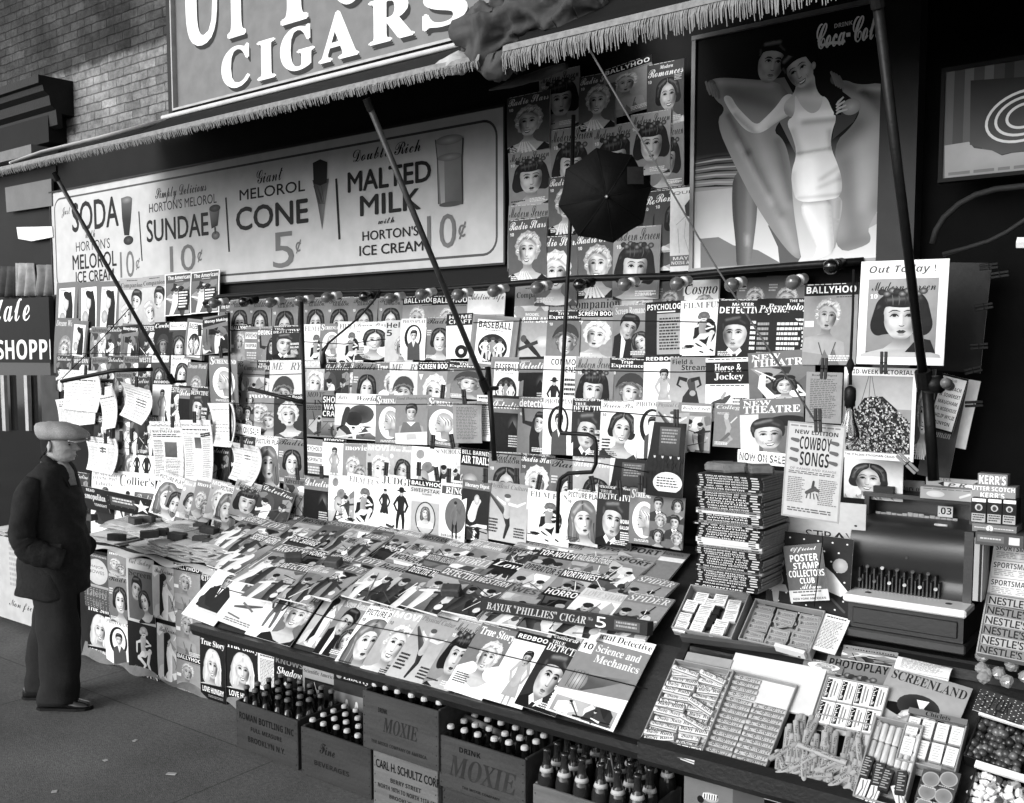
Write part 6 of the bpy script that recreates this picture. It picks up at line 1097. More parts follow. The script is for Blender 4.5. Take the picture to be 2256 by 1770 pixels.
FL=[('x0',(-340,-60),(-190,-40)),('u4',(-180,-30),(-20,-5)),('w9',(-20,-10),(130,12)),('u9',(130,10),(290,35)),('x0',(270,25),(420,50)),('u3',(400,42),(560,70)),('u4',(545,70),(710,100)),('w7',(-520,-40),(-370,-10)),('v0',(-420,-10),(-260,20)),
 ('w9',(-160,40),(0,70)),('u9',(1140,98),(1325,130)),('u9',(1318,95),(1545,135)),('u8',(1545,122),(1780,155)),('u7',(1760,138),(2000,170)),
 ('w7',(-478,60),(-310,100)),('w8',(-238,80),(-70,118)),('u0',(85,90),(265,118)),('v0',(200,70),(340,90)),('u1',(238,106),(420,150)),('u0',(468,134),(655,162)),('u2',(695,108),(860,142)),('u3',(842,104),(1050,138)),('u4',(1050,142),(1255,180)),('u5',(1255,158),(1495,192)),('u6',(1480,192),(1715,226)),('u7',(1725,200),(1935,245)),
 ('w6',(-338,130),(-140,165)),('w4',(-145,165),(10,195)),('w2',(-15,190),(148,218)),('v0',(145,203),(320,238)),('v1',(372,178),(565,222)),('v2',(575,186),(768,224)),('v3',(765,202),(990,242)),('v4',(980,222),(1178,262)),('v5',(1165,238),(1398,284)),('v6',(1390,282),(1635,320)),('v7',(1630,302),(1880,352)),('v8',(1850,322),(2085,368)),
 ('w1',(-300,235),(-110,268)),('u3',(-120,262),(60,292)),('v0',(40,250),(210,285)),('v9',(285,238),(480,276)),('w0',(475,256),(680,302)),('w1',(680,268),(905,322)),('w2',(882,322),(1095,368)),('w3',(1080,382),(1300,420)),('w4',(1290,392),(1540,432)),('w5',(1520,398),(1800,445)),('v8',(1788,428),(2060,468))]
cntN={}
for i,(k,a,b) in enumerate(FL):
    cntN[k]=cntN.get(k,0)+1
for i,(k,a,b) in enumerate(FL):
    y=a[1]; lf=.004+.042*max(0,(y+60))/500+.0012*(i%9)
    nb=DS[FL[i-1][0]][0] if i else DS[FL[1][0]][0]
    lab=DS[k][0]+(' lying on the counter' if cntN[k]==1 else f' lying flat beside the {nb}, counter row {1+(y>80)+(y>125)+(y>232)}')
    put(CNT,k,('E',*a),('E',*b),None,lf,lab,'pulps spread flat on the counter',yaw=.02,lean=.03,ar=1.38,thick=.007)
for i,(x,y) in enumerate(((1985,165),)):
    pass
D('gy','plain grey pulp with white bar',.5,B(.3,.5,.93),L(.1,.1,.9,.2,2,.3),h=1.4)
put(CNT,'gy',('E',1935,165),('E',2150,190),None,.02,'plain grey pulp with white bar at the counter end','pulps spread flat on the counter')
# ---- left part of the counter: newspapers and paper weights
NWG='folded newspapers piled on the counter'
def folded(w,d,t,seed):
    r=random.Random(seed); mb=MB(); nx=10; ny=6; ph=r.random()*6
    def top(u,v): return Vector((u*w,v*d,t*(.75+.25*min(1,v*6))+.004*math.sin(u*5+ph)+.003*math.sin(v*4+u*3+ph)))
    n=(nx+1)*(ny+1); V=[top(i/nx,j/ny) for j in range(ny+1) for i in range(nx+1)]; Bt=[Vector((p.x,p.y+.004*(j==0),p.z-t)) for j,p in ((q//(nx+1),V[q]) for q in range(n))]
    F=[];
    for j in range(ny):
        for i in range(nx): a=j*(nx+1)+i; F+=[(a,a+1,a+nx+2,a+nx+1),(n+a,n+a+nx+1,n+a+nx+2,n+a+1)]
    for i in range(nx): F+=[(i,n+i,n+i+1,i+1),(ny*(nx+1)+i,ny*(nx+1)+i+1,n+ny*(nx+1)+i+1,n+ny*(nx+1)+i)]
    for j in range(ny): a=j*(nx+1); F+=[(a,a+nx+1,n+a+nx+1,n+a),(a+nx,n+a+nx,n+a+2*nx+1,a+2*nx+1)]
    g=[.8]*n+[.62]*n
    for j in range(ny+1):
        for i in range(nx+1):
            q=j*(nx+1)+i; g[q]=.82-.12*(j==0)*0+r.uniform(-.05,.05)
    mb.add(V+Bt,F,g)
    # printed column lines and headline
    for k in range(9):
        y0=d*(.92-.07*k); x=w*.06
        while x<w*.92:
            ww=w*r.uniform(.04,.14); 
            e=.0008; q=[]
            for xx,yy in ((x,y0),(min(x+ww,w*.94),y0),(min(x+ww,w*.94),y0+d*(.05 if k<2 else .025)),(x,y0+d*(.05 if k<2 else .025))): p=top(xx/w,yy/d); q.append(Vector((p.x,p.y,p.z+e)))
            mb.add(q,[(0,1,2,3)],.12 if k<2 else .45); x+=ww+w*.02
    return mb
npm=printed('newsprint'); proto_np=[folded(.30,.22,.008,i).mesh('newspaper',npm,False,True) for i in range(6)]
SX=[('K',50,360,.36,3,'white pile nearest the man'),('K',545,400,.25,3,'second pile'),('K',790,450,.22,5,'third pile'),('K',1010,500,.24,6,'fourth pile'),('K',1255,560,.26,7,'fifth pile'),('K',1490,600,.26,7,'sixth pile')]
zT=.81
tops=[]
for si,(c,x,y,w,n,lb) in enumerate(SX):
    p=W3(c,x,y,3.44); 
    for k in range(n):
        o=link(bpy.data.objects.new('newspaper',proto_np[(si*3+k)%6])); o.location=(p.x+RR.uniform(-.02,.02),3.44+RR.uniform(-.018,.012),zT+.0155*k); o.scale=(w/.30,1.5,1.15); o.rotation_euler=(RR.uniform(-.01,.01)+.03,RR.uniform(-.012,.012),RR.uniform(-.07,.07))
        tag(o,'folded newspaper in the '+lb+' along the counter edge','newspaper',NWG)
for i in range(18): # piles further back
    x=-6.15+.285*(i%6)+RR.uniform(-.03,.03); y=3.60+.15*(i//6); n=RR.choice((3,4,5)); aa=RR.uniform(-.25,.25)
    for k in range(n):
        o=link(bpy.data.objects.new('newspaper',proto_np[(i+k)%6])); o.location=(x+RR.uniform(-.02,.02),y+RR.uniform(-.015,.015),zT+.035+.0135*k+.22*(y-3.6)); o.scale=(.88,.9,1.15); o.rotation_euler=(.1+RR.uniform(-.02,.02),RR.uniform(-.03,.03),aa+RR.uniform(-.09,.09)); tag(o,'folded newspaper in the piles behind the counter edge','newspaper',NWG)
mb=MB(); xs0,xs1=W3('K',10,380,3.42).x,W3('K',1740,700,3.40).x
mb.sheet(lambda u,v:Vector((xs0+(xs1-xs0)*u,3.41+.4*v,zT-.016+.004*math.sin(u*17)*(1-v)-.016*(1-v)**6*(1.2+math.sin(u*23)))),60,8); tag(mb.obj('paper_lining',mat('lining_paper',.8,.8,.15,9),smooth=True),'wavy white paper lining hanging over the counter edge','paper lining')
mb.obj
wt=mat('paperweight_block',.25,.7,.4,14,.3,40,.25)
WTS=[(420,285,.11,.0),(810,250,.11,.8),(965,225,.07,.4),(1150,275,.11,.15),(1430,310,.1,.5),(1565,350,.11,.35),(1440,150,.1,.1),(1530,200,.12,.0),(640,90,.09,-.3),(770,75,.11,.4),(100,50,.08,.1),(1740,180,.08,.2),(1980,240,.08,.3)]
for i,(x,y,L_,a) in enumerate(WTS):
    q=px('K',x,y); p=gnd(q[0],q[1],.94 if y<260 else .915); mb=MB(); mb.box(-L_/2,L_/2,-.03,.03,-.025,.018,bev=.004)
    for j,v in enumerate(mb.v): mb.v[j]=(v[0]+.004*mn.noise((v[0]*30+i,v[1]*30,v[2]*30)),v[1]+.004*mn.noise((v[0]*30,v[1]*30+i,5)),v[2]+.003*mn.noise((v[0]*20,i,v[1]*20)))
    o=mb.obj('paperweight',wt,loc=tuple(p),rot=(RR.uniform(-.1,.1),RR.uniform(-.1,.1),a+.2)); tag(o,'dark rough block holding down the newspapers','paperweight','paperweights on the newspapers')
for i,(x,y,a) in enumerate(((700,415,.5),(-15,245,.2),(-260,215,.9))):
    p=CNT.at('E',x,y,.075); mb=MB(); mb.box(-.045,.045,-.03,.03,-.02,.02,bev=.006); tag(mb.obj('paperweight',wt,loc=tuple(p),rot=(.37,0,a)),('dark block weighing down the white gunfight pulp','dark block lying on the western pulps','dark block lying on the grey adventure pulp')[i],'paperweight','paperweights on the newspapers')
q=px('K',1795,415); p=gnd(q[0],q[1],.9); mb=MB(); mb.lathe([(.012,-.03),(.034,-.022),(.042,0),(.036,.018),(.015,.028)],12); tag(mb.obj('round_stone',wt,smooth=True,loc=tuple(p)),'dark rounded stone at the end of the newspaper piles','paperweight')
q=px('K',2030,150); p=gnd(q[0],q[1],.96); mb=MB(); mb.lathe([(.05,0),(.055,.008),(.05,.014),(.042,.010)],18); tag(mb.obj('tin_lid',mat('tin',.3,.35,.3,10,0,60,.6),smooth=True,loc=tuple(p)),'round tin lid lying among the papers','tin lid')
# ---- bricks on some covers, clothespins
pin_m=mat('clothespin_wood',.2,.6,.3,30)
def cpin(c,x,y,Y,label,a=0.,L_=.075,m=None):
    p=W3(c,x,y,Y); root=bpy.data.objects.new('clothespin',None); link(root); root.location=p; root.rotation_euler=(0,a,.2); tag(root,label,'clothespin','clothespins on the wires')
    for sd in(-1,1):
        mb=MB(); mb.box(sd*.0065-.005,sd*.0065+.005,-.006,.006,-L_*.5,L_*.5,bev=.0015); mb.obj('prong',m or pin_m,root)
    mb=MB(); mb.tube([(-.012,-.007,0),(.012,-.007,0)],.002,5); mb.obj('spring',iron,root)
PN=[('B',205,1250,3.84,.0),('B',305,1250,3.84,.1),('B',440,1270,3.84,0),('B',503,1250,3.84,.05),('B',612,1280,3.84,-.15),('B',685,1290,3.84,.05),('B',908,1290,3.84,0),('B',1097,1290,3.84,0),('B',1232,1330,3.84,.2),('B',1422,1330,3.84,0),('B',1555,1340,3.84,-.15),('B',1720,1370,3.84,-.1),('B',1850,1340,3.84,0),('B',588,1085,3.86,.1),('B',705,1080,3.86,-.2),('B',648,780,3.9,.1),('B',778,810,3.88,-.1),('B',2065,940,3.82,0),
 ('A',1048,965,3.85,.1),('A',1180,935,3.85,0),('A',1212,410,3.95,0),('A',1340,540,3.88,-.1),('A',828,720,3.85,.1),('A',625,770,3.87,.1),('A',520,650,3.87,.1),('A',540,1045,3.87,0),('A',640,1065,3.87,0),('A',735,1050,3.9,0),('A',800,1050,3.9,0),('A',885,1075,3.9,.1),('A',1468,1085,3.85,0),('A',1805,1280,3.83,-.1),('A',1952,1270,3.83,0),('C',1242,605,3.36,0),('C',880,640,3.45,.05),('C',843,955,3.0,-.05)]
for i,(c,x,y,Y,a) in enumerate(PN): cpin(c,x,y,Y,'dark wooden clothespin clamped over the '+('racing papers' if c=='A' and x<1260 else 'wide bay covers' if c=='B' and x>950 else 'middle bay covers' if c=='B' else 'narrow bay covers' if c=='A' else ('white poster edge','grey advertisement page','song sheet')[i-33]),a)
cpin('A',1245,1042,3.84,'clothespin lying sideways on the thick folded racing paper',1.4)
cpin('C',1385,1215,3.62,'pale clothespin hanging askew below the crowd photograph',-.8,.09,mat('pale_pin',.55,.6))
for i,(x,y,a) in enumerate(((1945,70,1.45),(1850,265,1.4),(1820,505,1.5),(1785,650,1.3),(1790,855,1.5),(1880,20,1.5))): cpin('C',x,y,3.84,'dark clothespin jutting from the edge of the cards in the doorway',a,.06,iron)
rod('iron_bar','brick-dark hinge block behind the white poster','bracket',[W3('C',1500,740,3.52),W3('C',1590,735,3.5)],.03,iron)
# lamp socket knob beside the pole foot
mb=MB(); mb.lathe([(r_*.62,z_*.62) for r_,z_ in ((.02,-.05),(.026,-.02),(.026,.02),(.018,.03),(.018,.06),(.03,.08),(.028,.12),(.012,.15))],14); tag(mb.obj('lamp_socket',mat('grey_porcelain',.38,.3),smooth=True,loc=tuple(W3('C',1640,745,3.45)),rot=(1.4,.4,0)),'white porcelain lamp socket beside the authors card','lamp socket')
# ---- posters on the apron
GA='old covers pasted on the apron'
APR=[('mb',515,180,660,395),('mv',655,168,775,330),('rmb',662,308,785,595),('sx',772,200,935,590),('lt',525,378,668,505),('tl',525,488,680,822),('pp',640,575,795,850),('ffd',778,575,955,940),('bw',932,258,1075,575),('bh',1062,243,1220,520),('dt',1205,270,1340,620),('bw',955,610,1095,945),('bh',1070,478,1222,800),('bh',1078,785,1230,1045),('tl',1222,688,1372,1055),('tl',1368,708,1570,1085),('wp',1568,790,1690,1010),('sh',1668,805,1850,1120),('sa',1845,868,2055,1180),('lb',2035,895,2300,1260)]
seenA={}
for i,(k,x0,y0,x1,y1) in enumerate(APR):
    P=wall(*px('D',x0,y0),3.455); w=wall(*px('D',x1,y0),3.455)[0]-P[0]; h=P[2]-wall(*px('D',x0,y1),3.455)[2]
    o=hang(k,P-np.array([0,.0025*(i%5),0]),XA,UPZ,NF,w,h,math.radians(RR.uniform(-1,1)),.012,0,.004,.0015,'magazine_cover',False); seenA[k]=seenA.get(k,0)+1
    tag(o,DS[k][0]+(', pasted on the apron' if seenA[k]==1 and k!='bh' and k!='tl' and k!='bw' else f', {ORD[seenA[k]-1]} on the apron'),'magazine cover',GA)
mb=MB(); mb.sheet(lambda u,v:Vector((-6.2+1.8*u,3.468-.03*v*(1+.5*math.sin(u*21)),.10-.09*v+.012*math.sin(u*31)*v)),50,4); tag(mb.obj('torn_poster_edge',mat('dirty_paper',.4,.85,.5,8),smooth=True),'torn dirty paper fringe along the foot of the apron','torn paper')
mb=MB(); mb.box(-6.25,-4.0,3.47,3.5,0,.80); part(mb,'apron_board',mat('apron_dark',.10,.8,.4,5),ST)
# ---------------------------------------------------------------- crates and bottles
crw=[mat('crate_wood_a',.21,.75,.45,5,.35,50,.25,kind='wood'),mat('crate_wood_b',.18,.75,.45,5,.35,50,.25,kind='wood'),mat('crate_wood_c',.36,.75,.4,5,.35,50,.25,kind='wood')]
bg_=glassm('bottle_glass',.05,.08); bcl=glassm('pale_bottle_glass',.22,.06,.6); capm=mat('crown_cap',.72,.35,.15,60,0,60,.6); capd=mat('dull_cap',.35,.4,.2,60); labm=printed('bottle_label',.6,.1)
BOT={}
def bottle_protos():
    for kind,gm,cm in (('dark',bg_,capm),('dull',bg_,capd),('empty',bcl,None)):
        mb=MB(); mb.lathe([(.026,0),(.030,.004),(.031,.02),(.031,.125),(.028,.145),(.018,.170),(.0135,.19),(.0125,.222),(.0145,.224),(.0145,.232),(.012,.234)],14); g=mb.mesh('glass',gm,True)
        c=None
        if cm: mb=MB(); mb.lathe([(.0158,.226),(.0162,.231),(.0155,.238),(.012,.242),(.002,.243)],12); c=mb.mesh('cap',cm,False)
        l=None
        if kind=='empty':
            mb=MB(); mb.lathe([(.0252,.153),(.0205,.167)],14,g=.7); l=mb.mesh('neck_label',labm,True,True)
        BOT[kind]=(g,c,l)
bottle_protos()
def bottle(p,kind,label,group,sc=1.):
    r=bpy.data.objects.new('soda_bottle',None); link(r); r.location=p; r.scale=(sc,sc,sc); r.rotation_euler=(RR.uniform(-.03,.03),RR.uniform(-.03,.03),RR.uniform(0,6)); tag(r,label,'bottle',group)
    for nm,m in zip(('glass','cap','neck_label'),BOT[kind]):
        if m: o=link(bpy.data.objects.new(nm,m)); o.parent=r
def crate(x0,x1,z0,z1,Y,dep,m,label,texts,kind,nx,ny,drop,blab,grp,skip=0,sc=1.,rz=0):
    root=empty('bottle_crate',(x0,Y,z0)); tag(root,label,'crate'); w=x1-x0;h=z1-z0; T_=.014
    for nm,b in (('front_board',(0,w,0,T_,0,h)),('rear_board',(0,w,dep-T_,dep,0,h)),('end_board',(.001,T_,T_,dep-T_,0,h+.004)),('end_board',(w-T_,w-.001,T_,dep-T_,0,h+.004)),('floor_board',(T_,w-T_,T_,dep-T_,.01,.022))):
        mb=MB(); mb.box(*b,bev=.003); mb.obj(nm,m,root)
    mb=MB(); mb.box(T_,w-T_,dep*.5-.004,dep*.5+.004,.02,h*.7); [mb.box(w*i/3-.004,w*i/3+.004,T_,dep-T_,.02,h*.7) for i in (1,2)]; mb.obj('partition',m,root)
    mb=MB()
    for q in(.012,w-.012):
        for i in range(6): mb.lathe([(.0028,0),(.0022,.0018)],6,M=Matrix.Translation((q,0,h*(.1+.16*i)))@Matrix.Rotation(math.pi/2,4,'X'))
    mb.obj('nail_heads',iron,root)
    if texts:
        A=Art(w,h)
        for t,a,b,c,d,f,g in texts: A.text(t,a*w,b*h,c*w,d*h,f,g)
        Vs=[];Fs=[];Gs=[];n=0
        for V,F,G,z in A.T:
            for x,y in V: Vs.append((x,-.0012-z*.00002,h-y))
            for f in F:
                a,b,c=V[f[0]],V[f[1]],V[f[2]]; ar=(b[0]-a[0])*(c[1]-a[1])-(b[1]-a[1])*(c[0]-a[0]); Fs.append((f[0]+n,f[1]+n,f[2]+n) if ar<0 else (f[0]+n,f[2]+n,f[1]+n))
            Gs+=list(G); n=len(Vs)
        mb=MB(); mb.add(Vs,Fs,Gs); mb.obj('lettering',printed('stencil_ink',.8,.5,.1,.2),root,tone=True)
    if kind:
        k=0
        for j in range(ny):
            for i in range(nx):
                k+=1
                if skip and (k*7)%skip==0: continue
                x=x0+.035+(w-.07)*(i/(nx-1)); y=Y+.04+(dep-.085)*(j/(ny-1))
                bottle((x,y,z1-drop),kind,blab,grp,sc)
    if rz: root.rotation_euler=(0,0,rz)
    return root
def fx(c,x,y,Y): return wall(*px(c,x,y),Y)
a=fx('D',1430,1085,3.09);b=fx('D',1805,1200,3.09)
crate(a[0],b[0],0,a[2],3.09,.31,crw[1],'dark wooden crate of tall capped bottles, first along the pavement',[('ROMAN BOTTLING INC',.06,.2,.94,.34,'B',.10),('FULL MEASURE',.25,.45,.75,.54,'B',.12),('BROOKLYN N.Y.',.2,.66,.8,.78,'B',.11)],'dull',6,4,.165,'capped dark bottle standing in the first crate along the pavement','bottles in the first crate')
a=fx('D',1825,1240,3.075);b=fx('E',155,1345,3.075)
crate(a[0],b[0]+.06,0,a[2],3.075,.31,crw[1],'wooden crate of pale-capped bottles standing second along the pavement',[('Fine',.28,.2,.5,.42,'s',.12),('BEVERAGES',.2,.6,.7,.7,'B',.13)],'dark',6,4,.205,'pale-capped bottle in the second crate along the pavement','bottles in the second crate')
YC=3.05
a=fx('E',225,1385,YC);b=fx('E',618,1530,YC); zt3=a[2]
crate(a[0],b[0],0,zt3,YC,.31,crw[2],'pale crate lettered in black capitals beneath the topmost crate',[('CARL H. SCHULTZ CORP.',.05,.13,1.04,.28,'H',.08),('BERRY STREET',.28,.4,.75,.48,'B',.15),('NORTH 10TH TO NORTH 11TH STS',.08,.55,.98,.63,'B',.16),('BROOKLYN, N.Y.',.26,.7,.8,.78,'B',.15)],None,0,0,0,'','')
a=fx('E',160,1020,YC-.012);b=fx('E',622,1160,YC-.012)
crate(a[0],b[0],zt3+.006,a[2],YC-.012,.31,crw[0],'weathered crate set on top of the pale lettered crate',[('DRINK',.22,.22,.34,.3,'B',.12),('MOXIE',.28,.36,.74,.62,'O',.20),('THE MOXIE COMPANY OF AMERICA',.12,.8,.85,.86,'B',.14)],'dark',6,4,.21,'capped dark bottle in the topmost weathered crate','bottles in the topmost crate')
a=fx('E',625,1290,YC);b=fx('E',1150,1475,YC); z4=fx('E',625,1600,YC)[2]
crate(a[0],b[0],z4,a[2],YC,.31,crw[0],'open weathered crate with nailed ends and bright bottle caps',[('DRINK',.25,.12,.5,.22,'B',.08),('MOXIE',.12,.3,.9,.72,'O',.205),('THE MOXIE COMPANY',.28,.85,.72,.9,'B',.12)],'dark',6,4,.20,'bright-capped bottle in the open weathered crate','bottles in the open crate')
crate(a[0]+.0,b[0]+.01,0,z4-.006,YC+.02,.31,crw[1],'dark crate underneath the open weathered crate',[],None,0,0,0,'','')
q=fx('E',800,1185,3.15); mb=MB(); mb.tube([Vector(fx('E',775,1180,3.22)),Vector(fx('E',1010,1290,3.22))],[.014,.014],10); tag(mb.obj('rolled_paper',mat('brown_paper',.4,.8),smooth=True),'rolled paper lying across the open weathered crate','paper roll')
a=fx('E',1195,1590,3.04);b=fx('E',1850,1850,3.04)
crate(a[0],b[0],0,a[2],3.04,.33,crw[2],'pale crate of uncapped empty bottles under the rack end',[],'empty',6,4,.12,'empty pale bottle with neck label in the crate under the rack end','empty bottles under the rack end',skip=9,sc=1.12)
mb=MB(); mb.tube([Vector(fx('E',1665,1400,3.15)),Vector(fx('E',1700,1600,3.12))],.004,6); tag(mb.obj('metal_straw',mat('tin',.3),smooth=True),'thin bright stick standing among the empty bottles','stick')
# carton under the candy tray
a=fx('H',150,1350,3.10); b=fx('H',1110,1600,3.10); s=Sign(3.10,a[0],b[0],.02,a[2]); A=s.A; A.rect(0,0,A.w,A.h,.42); A.rect(A.w*.62,0,A.w,A.h,.30)
s.el('H',460,1640,100,60,.75,.6); s.pl('H',[(375,1580),(545,1610),(555,1680),(365,1650)],.85); [s.st('H',[(395+30*i,1592+5*i),(390+30*i,1650+6*i)],.004,.15) for i in range(6)]; s.el('H',345,1660,40,45,.08)
s.done('carton','pale carton with a jar picture under the candy tray','carton',printed('box_print'),.3)
mb=MB(); mb.tube([Vector(fx('H',1120,1600,3.04)),Vector(fx('H',1700,1760,3.04))],.016,10); tag(mb.obj('white_tube',mat('white_paint',.85),smooth=True),'white tube lying under the candy tray lip','tube')
# ---------------------------------------------------------------- candy on the sloping tray
card=mat('box_card',.56,.7,.2,8,.1,30,.25); cardd=mat('dark_card',.2,.7,.2,8,.1,30,.25); cardw=mat('white_card',.80,.6,.12,8,.1,30,.3)
def tbox(TL,TR,BL,dep,m,name,label,cat='box',rim=.035,walls=(1,1,1,1),pl=TRAY,lid=False):
    a=pl.at(*TL,rim);b=pl.at(*TR,rim);c=pl.at(*BL,rim); ex=(b-a)/np.linalg.norm(b-a); ez=np.cross(ex,-pl.n); w=float((b-a)@ex); h=float((a-c)@ez)
    root=empty(name); M=pl.mat4(a,ex,ez); root.matrix_world=M; tag(root,label,cat); k=.0045
    def pt(nm,bx,mm=None): mb=MB(); mb.box(*bx,bev=.001); return mb.obj(nm,mm or m,root)
    if lid: pt('lid',(0,w,0,dep,-h,0)); return root,w,h
    pt('bottom',(k,w-k,dep-k,dep,-h+k,-k))
    if walls[0]: pt('end_wall',(0,w,0,dep,-k,0))
    if walls[1]: pt('end_wall',(0,w,.002,dep,-h,-h+k))
    if walls[2]: pt('side_wall',(0,k,.001,dep,-h+k,-k))
    if walls[3]: pt('side_wall',(w-k,w,.001,dep,-h+k,-k))
    return root,w,h
PM={}
def pack_mesh(key,w,h,t,g,ops,round_=False,gs=None):
    if key in PM: return PM[key]
    A=Art(w,h); mb=MB()
    for op in ops: op(A)
    n=5 if round_ else 1
    def zf(u): return -(.5*t*math.sin(math.pi*u)**.6+.5*t) if round_ else -t
    Vs=[];Fs=[];Gs=[]
    prof=[]
    N=8 if round_ else 1
    for i in range(N+1): prof.append((-h*i/N,zf(i/N)))
    for x in (0,w):
        for y,z in prof: Vs.append((x,z,y))
        Vs+= [(x,0,-h),(x,0,0)]
    P=N+3
    for i in range(N): Fs.append((i,i+1,P+i+1,P+i))
    Fs+= [(N,N+1,P+N+1,P+N),(N+1,N+2,P+N+2,P+N+1),(N+2,0,P,P+N+2),tuple(range(P-1,-1,-1)),tuple(range(P,2*P))]
    Gs=[g]*(2*P)
    if gs is not None: Gs=[g]*(N+1)+[gs]*2+[g]*(N+1)+[gs]*2
    n=len(Vs)
    for V,F,G,z in A.T:
        for x,y in V:
            x=min(max(x,0),w);y=min(max(y,0),h); Vs.append((x,zf(y/h)-.0003-z*.00002,-y))
        for f in F:
            a,b,c=V[f[0]],V[f[1]],V[f[2]]; ar=(b[0]-a[0])*(c[1]-a[1])-(b[1]-a[1])*(c[0]-a[0]); Fs.append((f[0]+n,f[1]+n,f[2]+n) if ar<0 else (f[0]+n,f[2]+n,f[1]+n))
        Gs+=list(G); n=len(Vs)
    mb.add(Vs,Fs,Gs); PM[key]=mb.mesh(key.split('#')[0],printed('wax_wrapper',.5,.14,.14,.25),False,True); return PM[key]
def pack(mesh,name,M,label,cat,grp): o=link(bpy.data.objects.new(name,mesh)); o.matrix_world=M; return tag(o,label,cat,grp)
def inbox(root,x,z,y=0,rot=0,tilt=0,sc=1.): return root.matrix_world@Matrix.Translation((x,y,z))@Matrix.Rotation(rot,4,'Y')@Matrix.Rotation(tilt,4,'X')@Matrix.Scale(sc,4)
rw=random.Random(17)
# nutty bars, jumbled
rt,w,h=tbox(('_',1487,1451),('_',1617,1477),('_',1420,1648),.034,card,'candy_box','open box of jumbled bars in dark-lettered white wrappers','candy box',.038)
bars=[pack_mesh('candy_bar#br%d'%i,w*.46,h/13.5,.016,.82,[lambda A:A.rect(0,A.h*.06,A.w,A.h*.2,.35),lambda A:A.rect(0,A.h*.82,A.w,A.h*.94,.4),lambda A,i=i:A.text('Baby Ruth',A.w*(.04+.03*i),A.h*.2,A.w*.97,A.h*.8,'F' if i==2 else 'S',.16),lambda A:A.rect(0,0,A.w*.02,A.h,.3)],True) for i in range(3)]
for j in range(15):
    for i in range(2):
        for ly in range(2):
            if ly and rw.random()<.55: continue
            pack(bars[rw.randrange(3)],'candy_bar',inbox(rt,w*(.03+.48*i)+rw.uniform(-.006,.006),-h*(.05+.0625*j)+rw.uniform(-.003,.003),.030-.018*ly,rw.gauss(0,.05+.09*ly),rw.gauss(0,.15)),'candy bar in dark-lettered white wrapper in the jumbled box','candy bar','white wrapped bars in the jumbled box')
# honey bars
rt,w,h=tbox(('H',690,95),('H',1505,285),('H',430,1150),.029,card,'candy_box','open box with two neat columns of honey candy bars','candy box',.034,(1,0,1,1))
hb=[pack_mesh('candy_bar#bh%d'%i,w*.475,h/15.4,.014,.68,[lambda A:A.rect(0,A.h*.86,A.w,A.h,.42),lambda A,i=i:A.text('BIT-O-HONEY',A.w*(.06+.04*i),A.h*.22,A.w*(.93+.03*i),A.h*.80,'I',.2)],True) for i in range(2)]
for i in range(2):
    for j in range(15):
        if i==1 and j<4: continue
        pack(hb[rw.randrange(2)],'candy_bar',inbox(rt,w*(.015+.495*i)+rw.uniform(-.002,.002),-h*(.012+.066*j),.026,rw.gauss(0,.012),rw.gauss(0,.05)),'honey candy bar in a neat column of the open box','candy bar','honey bars in two neat columns')
mb=MB(); mb.box(w*.515,w*.98,.030,.034,-h*.27,-h*.012); mb.obj('card_liner',cardw,rt)
# white lid box behind
tbox(('G',765,1020),('G',1860,1225),('G',640,1560),.012,cardw,'closed_box','closed white box lying behind the honey bars','box',.015,lid=True)
# long grey tray back
rt,w,h=tbox(('G',110,790),('G',1495,960),('G',95,830),.036,mat('grey_board',.27,.7,.25,6),'wooden_partition','long grey board standing behind the white box','board',.05,lid=True)
rt,w,h=tbox(('G',190,1010),('G',735,1110),('G',175,1120),.02,card,'closed_box','flat tan card with small lettering beside the white box','box',.02,lid=True)
mb=MB(); A=Art(w,h); A.lines(w*.06,h*.2,w*.9,h*.85,2,.25); 
# gum and white packs
rt,w,h=tbox(('G',225,200),('G',935,310),('G',20,720),.05,card,'candy_box','open box of small white gum packs','candy box',.06)
gp_=pack_mesh('gum_pack#w',w*.21,h*.24,.02,.9,[lambda A:A.lines(A.w*.12,A.h*.1,A.w*.9,A.h*.9,5,.62),lambda A:A.stroke([(0,A.h*.1),(A.w*.5,A.h*.22),(A.w,A.h*.1)],.0015,.4)],False,.35)
for i,(x,z) in enumerate(((.13,.13),(.02,.32),(.0,.62),(.30,.22),(.27,.40),(.27,.56),(.27,.72),(.44,.1),(.68,.18),(.70,.40),(.62,.62),(.60,.76),(.02,.78))):
    pack(gp_,'gum_pack',inbox(rt,w*x+.004,-h*z,.030,rw.uniform(-.08,.08),rw.gauss(0,.06)),'small white gum pack in the open gum box','gum pack','white gum packs')
dk_=pack_mesh('gum_pack#d',w*.11,h*.13,.022,.15,[],False,.1)
for x,z in ((.24,.3),(.22,.5),(.52,.25),(.5,.4),(.5,.55),(.48,.7),(.24,.66)): pack(dk_,'gum_pack',inbox(rt,w*x,-h*z,.038,rw.uniform(-.2,.2)),'dark end of a gum pack lying between the white ones','gum pack','dark gum packs')
rt,w,h=tbox(('G',1000,370),('G',1840,520),('G',790,850),.05,card,'candy_box','open tan carton of flat gum packs with lettered side','candy box',.06)
tn=pack_mesh('gum_pack#t',w*.29,h*.17,.014,.56,[lambda A:A.rect(A.w*.06,A.h*.1,A.w*.94,A.h*.9,.48),lambda A:A.rect(A.w*.1,A.h*.18,A.w*.9,A.h*.82,.60),lambda A:A.text('Mc LOUGHLIN',A.w*.14,A.h*.35,A.w*.86,A.h*.7,'B',.3),lambda A:A.rect(A.w*.1,A.h*.3,A.w*.18,A.h*.7,.3)],False,.3)
